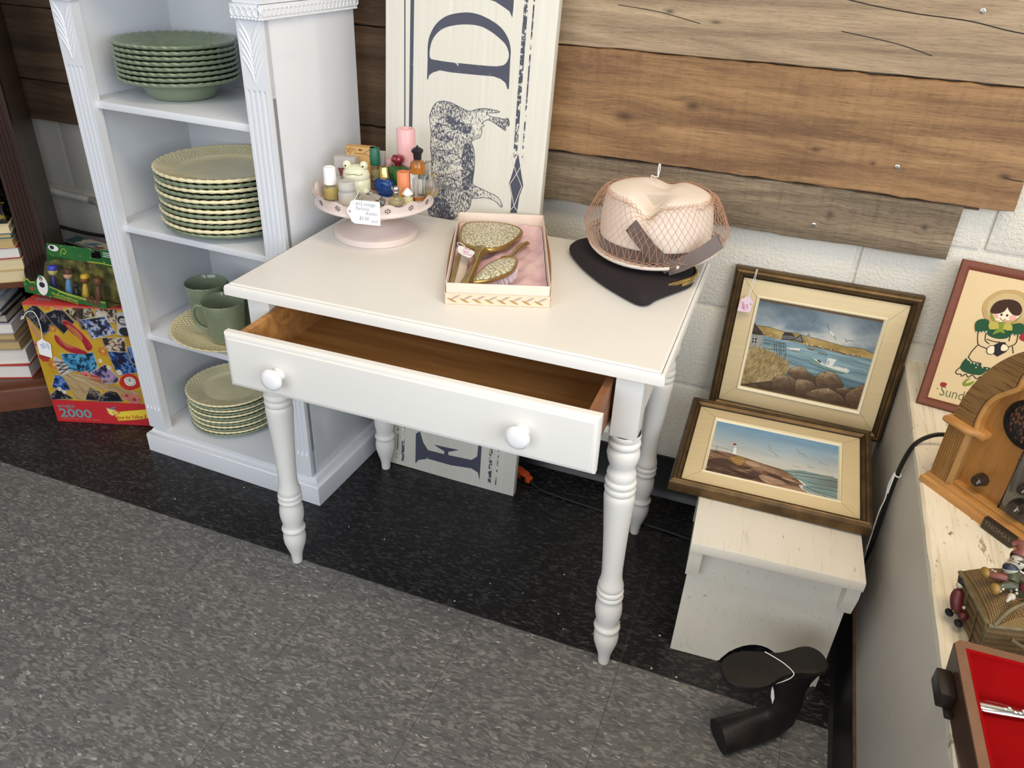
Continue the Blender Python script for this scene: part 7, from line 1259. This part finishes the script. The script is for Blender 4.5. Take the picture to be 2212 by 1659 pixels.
def book(label, x, y, z, w, d, h, cov, pg, rz=0, group='books in the dark bookcase', spine='left'):
    """w along local x, d along local y; lying flat"""
    t = thing('book', label, 'book', (0, 0, 0), 0, group); c_, s_ = math.cos(math.radians(38.9)), math.sin(math.radians(38.9))
    t.location = (-.981+c_*x-s_*y, -.245+s_*x+c_*y, z); t.rotation_euler = (0, 0, math.radians(38.9)+rz)
    cv = plain('cover_%d_%d_%d' % cov, cov, .5, var=6, scale=40)
    b = BM(); bx(b, -w/2, w/2, -d/2, d/2, 0, .0022, .0006); bx(b, -w/2, w/2, -d/2, d/2, h-.0022, h, .0006); bx(b, -w/2, -w/2+.0025, -d/2, d/2, 0, h, .0008); obj('cover', b, cv, t)
    b = BM(); bx(b, -w/2+.002, w/2-.003, -d/2+.003, d/2-.003, .0022, h-.0022); obj('pages', b, pg, t); return t
# upper stack on the shelf
z = .3724; UX = -.140; UY = .085
UP = [((198, 172, 118), PG1, .033, .165, 'thick tan book with cream pages at the bottom of the upper book stack'), ((206, 182, 132), PG1, .030, .165, 'yellowish book with cream pages second from the bottom of the upper stack'), ((150, 34, 48), PG2, .0300, .160, 'white paged book in red covers in the middle of the upper stack'), ((204, 176, 120), PG3, .0240, .158, 'yellow book above the red covered book in the upper stack'), ((44, 92, 118), PG3, .014, .156, 'thin teal blue book in the upper stack'), ((222, 206, 168), PG1, .022, .158, 'cream paged book just under the dark jacketed book in the upper stack')]
for i, (c, pg, h, w, lab) in enumerate(UP): book(lab, UX-.001*i, UY-.002*i, z, w, .165, h, c, pg, rz=.02*((i % 3)-1)); z += h+.0003
m = NM('black_jacket_with_specks', (22, 22, 26), .35); c = m.noise(m.co('Object', (1, 1, 1)), 42, 3); m.color(m.ramp(c, [(.50, (18, 18, 22)), (.56, (26, 30, 44)), (.62, (150, 126, 36)), (.66, (20, 20, 24)), (.72, (120, 34, 30)), (.78, (22, 22, 26))])); M_JACK = m.m
t = book('dark jacketed book with yellow and red specks on top of the upper stack', UX-.008, UY-.006, z, .155, .160, .046, (24, 24, 28), PG4, .03); z += .0463
for ch in t.children: ch.data.materials.clear(); ch.data.materials.append(M_JACK)
t = book('second dark jacketed book leaning flat above the speckled one', UX-.012, UY, z, .150, .155, .04, (20, 20, 26), PG4, -.03)
for ch in t.children: ch.data.materials.clear(); ch.data.materials.append(M_JACK)
book('mint green booklet on the dark books near the left edge', UX-.02, UY-.01, z+.0403, .12, .13, .008, (126, 178, 148), PG2, .2)
# lower stack, fanned towards the corner
z = .0882; LO = [((176, 52, 48), PG2, .040, .150, .185, 'large red covered book with white pages at the bottom of the lower stack'), ((222, 218, 206), PG2, .044, .150, .180, 'thick white book lying on the red covered book'), ((150, 136, 112), PG3, .026, .145, .175, 'tan paged book in the middle of the lower stack'), ((140, 122, 100), PG3, .022, .140, .170, 'second tan book above the middle of the lower stack'), ((176, 172, 186), PG2, .030, .145, .172, 'lavender grey book under the dark books of the lower stack'), ((52, 34, 34), PG4, .024, .140, .17, 'dark maroon book in the lower stack'), ((46, 40, 42), PG4, .014, .140, .168, 'thin charcoal book near the top of the lower stack'), ((150, 166, 182), PG2, .022, .135, .165, 'pale blue book second from the top of the lower stack'), ((166, 176, 186), PG2, .012, .13, .16, 'thin pale blue booklet on top of the lower stack')]
for i, (c, pg, h, w, d, lab) in enumerate(LO): book(lab, -.178-.004*i, .100+(.003 if i % 2 else -.003), z, w, d-.035, h, c, pg, rz=-.22+.03*((i*2) % 3)); z += h+.0003

# ================================================================ jigsaw puzzle box, toy pack on top, another box behind
M_PRINT = vmat('printed_card', .4)
def paint_puzzle():
    D = DATA['PUZ']; I = IMG(300, 334, (208, 166, 46)); I.a += ((I.nz(8, 8, .3, 3, 4)-.5)*34)[..., None]; rs = np.random.default_rng(4)
    pal = dict(dk=((30, 32, 48), (120, 116, 120), (20, 20, 28)), wb=((36, 32, 34), (206, 190, 160), (96, 70, 54)), sep=((196, 164, 134), (60, 46, 40), (226, 214, 196)), bw=((206, 204, 206), (40, 38, 42), (150, 148, 150)), blu=((96, 116, 168), (30, 34, 56), (206, 204, 216)), cy=((40, 120, 170), (14, 36, 62), (98, 172, 206)), bl2=((40, 78, 152), (16, 26, 60), (110, 150, 206)), pur=((88, 80, 132), (28, 26, 50), (176, 150, 186)))
    I.poly(D['handle'], (206, 150, 116), 14)
    for k, p in D['photos']:
        a, b_, c = (np.array(x, float) for x in pal[k]); m = I.mask(p); sd = int(rs.integers(1, 999)); n = I.nz(16, 16, .4, sd, 4); n2 = I.nz(44, 44, .2, sd+1, 2)
        P = np.array(p); sh = [(x-.008, y+.010) for x, y in p]; I.poly(sh, (120, 84, 24), al=.45)
        I.put(m, a); I.put(m*(n > .56), b_, .92); I.put(m*(n < .40), c, .9); I.put(m*(n2 > .60), c, .75); I.put(m*(n2 < .36), np.array((24, 22, 28.)), .6); I.line(list(p)+[p[0]], .003, (214, 208, 196) if k != 'dk' else (150, 148, 150), .8)
    I.poly(spl2(D['photos'][4][1], 1), (206, 204, 206)); f = D['photos'][4][1]; cx = sum(q[0] for q in f)/4; cy = sum(q[1] for q in f)/4
    I.disc((cx, cy-.03), .042, (40, 38, 42)); I.disc((cx, cy-.025), .028, (214, 206, 204)); I.disc((cx, cy+.06), .05, (46, 44, 48), ry=.04); I.line([(cx-.012, cy-.012), (cx, cy-.006), (cx+.012, cy-.012)], .003, (80, 60, 60)); I.disc((cx-.01, cy-.032), .004, (40, 36, 38)); I.disc((cx+.01, cy-.032), .004, (40, 36, 38))
    for c, p, r in D['flowers']:
        col = dict(o=(224, 140, 64), p=(226, 140, 128), r=(200, 66, 60), w=(240, 234, 220))[c]
        for k in range(6): a = k*PI/3; I.disc((p[0]+r*.55*math.cos(a), p[1]+r*.5*math.sin(a)), r*.5, tuple(v*(.86+.05*(k % 3)) for v in col))
        I.disc(p, r*.28, (236, 200, 90) if c in 'wo' else (170, 60, 50))
    for s in D['shoes']: I.poly(spl2(s, 4), (172, 40, 52), 22, 30, 30)
    for s in D['shoe_in']: I.poly(spl2(s, 4), (196, 118, 76), 10)
    for s in D['shoes']:
        P = spl2(s, 4); I.line(P[:len(P)//2], .003, (226, 120, 116), .8)
    I.poly(spl2(D['broomneck'], 2), (206, 196, 188), 18, 30, 30); nk = D['broomneck']
    for k in range(3): t = .25+.22*k; I.line([(nk[0][0]+(nk[3][0]-nk[0][0])*t, nk[0][1]+(nk[3][1]-nk[0][1])*t), (nk[1][0]+(nk[2][0]-nk[1][0])*t+.01, nk[1][1]+(nk[2][1]-nk[1][1])*t)], .004, (54, 50, 62)); I.line([(nk[1][0]+(nk[2][0]-nk[1][0])*t, nk[1][1]+(nk[2][1]-nk[1][1])*t), (nk[0][0]+(nk[3][0]-nk[0][0])*(t+.2), nk[0][1]+(nk[3][1]-nk[0][1])*(t+.2))], .004, (54, 50, 62))
    I.poly(D['broom'], (186, 156, 112), 30, 6, 50, .6, 5); br = D['broom']; o_ = ((br[0][0]+br[1][0])/2, (br[0][1]+br[1][1])/2)
    for i in range(90):
        a = rs.uniform(.15, 1.25); L = rs.uniform(.12, .42); e = (o_[0]+L*math.cos(a)*1.2, o_[1]+L*math.sin(a)*.62)
        I.line([o_, ((o_[0]+e[0])/2+.01, (o_[1]+e[1])/2), e], .0016, [(232, 212, 170), (120, 90, 54), (206, 178, 132)][i % 3], .7)
    I.poly(spl2(D['clock'], 3), (206, 50, 44), 10); I.poly(spl2(D['clockface'], 3), (236, 232, 224)); cf = D['clockface']; c = (sum(p[0] for p in cf)/len(cf), sum(p[1] for p in cf)/len(cf)); I.line([c, (c[0], c[1]-.026)], .0024, (30, 28, 30)); I.line([c, (c[0]-.014, c[1]-.014)], .0024, (30, 28, 30))
    for k in range(12): a = k*PI/6; I.disc((c[0]+.033*math.cos(a), c[1]+.033*math.sin(a)*.88), .003, (60, 56, 56))
    ry = D['red_y'][0][1]; I.a = np.clip((I.a-128)*1.05+128, 0, 255)*.90; I.put(I.Y > ry, (192, 42, 50)); I.a[I.Y < .012] = (200, 90, 70)
    I.poly(D['banner'], (238, 206, 66)); I.poly(D['flag'], (236, 214, 110)); I.line(D['flag']+[D['flag'][0]], .003, (176, 74, 88)); I.line(D['banner']+[D['banner'][0]], .003, (170, 90, 40), .7)
    I.poly([(D['flag'][0][0]-.005, D['flag'][0][1]+.004), (D['flag'][1][0], D['flag'][1][1]+.01), (D['flag'][1][0]+.02, D['flag'][1][1]-.028), (D['flag'][0][0]+.03, D['flag'][0][1]+.008)], (120, 116, 150))
    return I.a
PB = thing('puzzle_box', 'large red and yellow jigsaw puzzle box with photo collage standing beside the white bookcase', 'box', (-.975, -.357, 0), .332)
pw, ph, pd = .310, .352, .080
M_RED = plain('red_box_card', (204, 60, 58), .4, var=8, scale=30)
b = BM(); bx(b, 0, pw, 0, pd, 0, ph, .0015); obj('box_body', b, M_RED, PB)
b = BM(); bx(b, -.0012, pw+.0012, .030, .0308, 0, ph+.0012, .0003); bx(b, -.0012, pw+.0012, .0005, .030, ph+.0003, ph+.0010, .0003); obj('box_lid_edge', b, M_RED, PB)
o = raster('collage_print', paint_puzzle(), pw-.002, ph-.002, M_PRINT, PB, (.001, -.0003, .001)); o.rotation_euler = (PI/2, 0, 0)
M_TEALT = plain('grey_teal_lettering', (110, 150, 154), .5); M_ORT = plain('orange_red_script', (186, 66, 34), .5); M_SALM = plain('salmon_lettering', (226, 116, 96), .5)
RXZ = (PI/2, 0, 0)
text('lettering', 'springbok', .0150, M_TEALT, PB, (.0125, -.0008, .0475), RXZ, sx=.80); text('lettering', 'by HALLMARK' if False else 'jigsaw', .006, M_ORT, PB, (.066, -.0008, .0480), RXZ) if False else None
text('lettering', '2000', .0370, M_TEALT, PB, (.0125, -.0008, .0175), RXZ, sx=1.18, bold=.0009)
text('lettering', 'INTERLOCKING PIECES  |  34 IN x 42 IN  ASSEMBLED', .0058, M_SALM, PB, (.0130, -.0008, .0095), RXZ, sx=.80)
text('lettering', 'Follow the Yellow B', .0165, M_ORT, PB, (.1560, -.0008, .0160), (PI/2, -.10, 0), shear=.25, sx=.68)
text('lettering', '2000', .020, M_TEALT, PB, (.02, .022, ph+.0012), (0, 0, 0), sx=1.0); text('lettering', '2000', .020, M_TEALT, PB, (.055, .052, ph+.0004), (0, 0, 0), sx=1.0)
t = thing('price_tag', 'white price tag on string hanging down the front of the jigsaw puzzle box', 'price tag', (-.975, -.357, 0), .332)
pt = DATA['puztag']; b = BM(); A = [(.0105, .2425), (.0135, .2480), (.0205, .2515), (.0250, .2565), (.0300, .2560), (.0335, .2500), (.0400, .2470), (.0455, .2410), (.0400, .2030), (.0375, .2010), (.0110, .2095), (.0090, .2120)]; prism(b, A, .0028, .0033, Matrix.Rotation(PI/2, 4, 'X')); obj('card', b, M_PAPER, t, smooth=False)
M_BLUEI = plain('blue_pen_ink', (84, 110, 170), .7)
for s, x, z_, rz in (('2000 pc', .0330, .2440, -1.3), ('puzzle', .0250, .2440, -1.3), ('$8.00', .0180, .2400, -1.3)): text('handwriting', s, .0085, M_BLUEI, t, (x, -.0035, z_), (PI/2, -rz if False else 1.35, 0), sx=.7, shear=.2, depth=.0001)
b = BM(); S_ = [(-.004, .312), (.004, .325), (.018, .334), (.028, .331), (.033, .315), (.034, .29), (.031, .27), (.0285, .2525)]; tube(b, spl([(x, -.0045, z_) for x, z_ in S_], 5), .0011, 6); tube(b, [(-.004, -.004, .314), (-.011, -.003, .309)], .0012, 6); tube(b, spl([(-.003, -.004, .316), (-.006, -.004, .318), (-.012, -.002, .310)], 3), .0010, 6); obj('string', b, M_STRING, t)
# toy blister pack
TP = thing('toy_pack', 'green carded toy pack with clear plastic bubble lying on top of the puzzle box', 'toy pack', (-.993, -.269, .3535), (-.2, 0, .03))
TP.rotation_euler = (0, 0, 0); TP.matrix_world = Matrix.Translation((-.993, -.269, .3535)) @ Matrix.Rotation(.03, 4, 'Z') @ Matrix.Rotation(-.2, 4, 'X')
m = NM('green_toy_card', (38, 104, 48), .35); v = m.co('Object'); x = m.mix(m.noise(v, 16, 3), (52, 122, 56), (24, 78, 38)); x = m.mix(m.ramp(m.vor(v, 90), [(.10, 1.), (.16, 0.)]), x, (176, 206, 120)); M_GCARD = m.color(x).m
cw_ = .245; b = BM(); A = [(0, 0), (.012, .0), (.018, .122), (.165, .129), (.170, .120), (.158, .120), (.160, .106), (.190, .1085), (.186, .131), (cw_, .134), (cw_+.006, 0)]
q = BM(); prism(q, A, 0, .0008, Matrix.Rotation(PI/2, 4, 'X')); join(b, q); obj('backing_card', b, M_GCARD, TP, smooth=False)
b = BM(); fill(b, [[(.002, .004), (cw_-.003, .004), (cw_-.003, .088), (.15, .094), (.06, .088), (.010, .070)]], 0, .0004); mo_ = NM('olive_photo_print', (112, 100, 56), .4); n_ = mo_.noise(mo_.co('Object'), 38, 4); mo_.color(mo_.ramp(n_, [(.35, (70, 70, 50)), (.5, (120, 112, 64)), (.68, (168, 150, 84))])); obj('photo_insert', b, mo_.m, TP, loc=(0, -.0009, 0), rot=(PI/2, 0, 0), smooth=False)
M_BUB = glass('clear_blister_plastic', (236, 240, 236), .04, 1.0); M_BUB.node_tree.nodes['Principled BSDF'].inputs['IOR'].default_value = 1.05; M_BUB.node_tree.nodes['Principled BSDF'].inputs['Coat Weight'].default_value = .35
b = BM(); loft(b, [[Vector(p) for p in r] for r in ([(-.006, -.002, .002), (-.014, -.048, .052 - .05), (-.014, -.050, .030), (-.010, -.046, .062), (.004, -.002, .092)], [(cw_, -.002, .002), (cw_+.004, -.048, .002), (cw_+.004, -.050, .030), (cw_, -.046, .062), (cw_, -.002, .092)])], cap=True); obj('plastic_bubble', b, M_BUB, TP, ang=20)
b = BM(); A = [(-.008, .0), (cw_, .0), (cw_, .020), (.20, .017), (.12, .022), (.075, .030), (.055, .052), (.040, .052), (.028, .034), (.012, .030), (.004, .038), (-.006, .036), (-.012, .024)]; prism(b, A, .0515, .0521, Matrix.Rotation(PI/2, 4, 'X')); CI = obj('front_insert', b, M_GCARD, TP, smooth=False)
M_YLN = plain('yellow_print_line', (206, 196, 70), .5); M_WPR = plain('white_print', (232, 232, 228), .5); M_DKP = plain('dark_print', (40, 38, 50), .5)
def onfront(bm_, name, mat, d=0): return obj(name, bm_, mat, CI, loc=(0, -.0522-d, 0), rot=(PI/2, 0, 0), smooth=False)
b = BM(); fill(b, [strip([(-.009, .026), (-.004, .034), (.004, .0345), (.012, .028), (.026, .031)], .0022)]); onfront(b, 'scroll_print', M_YLN); b = BM(); fill(b, [strip([(.072, .027), (.12, .019), (.20, .014), (.244, .016)], .0018)]); fill(b, [strip([(.10, .020), (.16, .0125), (.22, .012)], .0012)]); onfront(b, 'scroll_print', M_YLN)
def ell(cx, cy, rx, ry, n=24): return [(cx+rx*math.cos(2*PI*k/n), cy+ry*math.sin(2*PI*k/n)) for k in range(n)]
b = BM(); fill(b, [ell(.050, .026, .0175, .0245)]); onfront(b, 'oval_print', M_WPR); b = BM(); fill(b, [ell(.0495, .028, .009, .007)], .0003); fill(b, [ell(.047, .043, .0052, .0055)], .0003); onfront(b, 'portrait_print', M_DKP); b = BM(); fill(b, [ell(.047, .0415, .0030, .0040)], .0006); onfront(b, 'portrait_face', plain('print_skin', (206, 160, 136), .6))
b = BM(); fill(b, [[(.010, .016), (.019, .0175), (.019, .0085), (.010, .008)]]); onfront(b, 'badge_print', plain('red_badge_print', (196, 52, 52), .5))
b = BM()
for i, (x, y, r) in enumerate(((.192, .014, .006), (.206, .012, .007), (.222, .013, .008), (.205, .021, .004), (.222, .024, .004))): fill(b, [ell(x, y, r, r*1.3)], .0002)
onfront(b, 'figure_print', plain('brown_figure_print', (92, 58, 40), .6))
text('lettering', 'Dorothy & Emerald Friends', .0085, M_YLN, CI, (.078, -.0524, .0095), (PI/2, .09, 0), sx=.84, shear=.15); text('lettering', 'Scarecrow, Dorothy, Toto, Lion, Tin Man', .0052, M_YLN, CI, (.085, -.0524, .0035), (PI/2, .09, 0), sx=.85)
b = BM(); fill(b, [ell(.040, .112, .0165, .0080)]); o = obj('oval_print', b, M_WPR, TP, loc=(0, -.0010, 0), rot=(PI/2, 0, 0), smooth=False); b = BM(); fill(b, [ell(.036, .113, .007, .005)], .0003); obj('portrait_print', b, M_DKP, TP, loc=(0, -.0010, 0), rot=(PI/2, 0, 0), smooth=False)
b = BM(); fill(b, [strip([(.062, .100), (.066, .112), (.074, .116), (.080, .110), (.076, .102), (.070, .104)], .0018)]); obj('scroll_print', b, M_YLN, TP, loc=(0, -.0010, 0), rot=(PI/2, 0, 0), smooth=False); b = BM(); fill(b, [strip([(.145, .094), (.19, .097), (.24, .095)], .0022)]); obj('scroll_print', b, M_YLN, TP, loc=(0, -.0010, 0), rot=(PI/2, 0, 0), smooth=False)
b = BM(); [fill(b, [[(.196, z_), (x_, z_), (x_, z_+.0018), (.196, z_+.0018)]], 0, .0003) for z_, x_ in ((.124, .236), (.1195, .228), (.115, .232))]; o = obj('small_print', b, M_WPR, TP, loc=(0, -.0010, 0), rot=(PI/2, 0, 0), smooth=False); o['kind'] = 'stuff'
# plain little peg dolls inside the bubble
def peg(x, h, body, head, hat=None):
    t_ = thing('toy_figure', 'small plain %s toy figure inside the clear toy pack' % body[0], 'toy', (0, 0, 0), 0, 'toy figures in the toy pack')
    t_.matrix_world = TP.matrix_world @ Matrix.Translation((x, -.026, .0065))
    b = BM(); lathe(b, [(0, 0), (.0085, 0), (.0095, .004), (.0065, h*.45), (.0045, h*.56), (.003, h*.60), (0, h*.62)], 20); obj('body', b, plain('toy_'+body[0].replace(' ', '_'), body[1], .4), t_)
    b = BM(); ball(b, (0, 0, h*.74), h*.16); obj('head', b, plain('toy_head_%d' % int(x*1000), head, .4), t_)
    if hat: b = BM(); lathe(b, hat[1], 20, (0, 0, h*.80)); obj('hat', b, plain('toy_hat_%d' % int(x*1000), hat[0], .4), t_)
peg(.060, .072, ('navy', (40, 44, 120)), (206, 196, 116), ((58, 66, 176), [(.013, -.001), (.0135, .004), (.010, .010), (0, .013)]))
peg(.108, .070, ('sky blue', (96, 148, 206)), (214, 164, 136), ((84, 52, 38), [(.0105, -.004), (.0118, .003), (.0085, .010), (0, .012)]))
peg(.132, .040, ('black', (26, 26, 30)), (34, 32, 34))
peg(.160, .066, ('golden', (206, 166, 60)), (132, 74, 34), ((226, 186, 52), [(.010, -.001), (.0105, .004), (.008, .009), (0, .011)]))
peg(.200, .070, ('brown', (108, 68, 40)), (120, 76, 44))
# the box standing behind
PB2 = thing('puzzle_box', 'second boxed puzzle with cream and teal top standing behind the toy pack', 'box', (-1.073, -.116, 0), -.12)
b = BM(); bx(b, 0, .36, 0, .045, 0, .418, .0015); obj('box_body', b, plain('dark_plum_card', (66, 54, 66), .4, var=10, scale=20), PB2)
b = BM(); bx(b, -.0005, .3605, -.0005, .0455, .418, .4195, .0004); TOPB = obj('box_top_print', b, plain('cream_box_top', (222, 208, 182), .45), PB2)
b = BM(); fill(b, [[(0, .001), (.0, .044), (.050, .044), (.036, .034), (.042, .020), (.030, .001)]]); fill(b, [[(.03, .001), (.36, .001), (.36, .006), (.03, .006)]]); obj('teal_print', b, plain('teal_print', (38, 86, 88), .5), TOPB, loc=(0, 0, .4195), smooth=False)
b = BM(); fill(b, [[(.060, .012), (.085, .034), (.110, .038), (.100, .026), (.115, .018), (.080, .010)]]); obj('blue_print', b, plain('slate_blue_print', (104, 130, 152), .5), TOPB, loc=(0, 0, .4195), smooth=False)
b = BM(); fill(b, [[(.10, .010), (.125, .024), (.14, .020), (.13, .008)]]); fill(b, [[(.150, .022), (.163, .022), (.163, .028), (.150, .028)]]); obj('red_print', b, plain('brick_red_print', (158, 84, 72), .5), TOPB, loc=(0, 0, .4195), smooth=False)
text('lettering', '-20', .030, plain('dark_brown_lettering', (92, 48, 44), .5), TOPB, (.165, .010, .4196), (0, 0, 0))
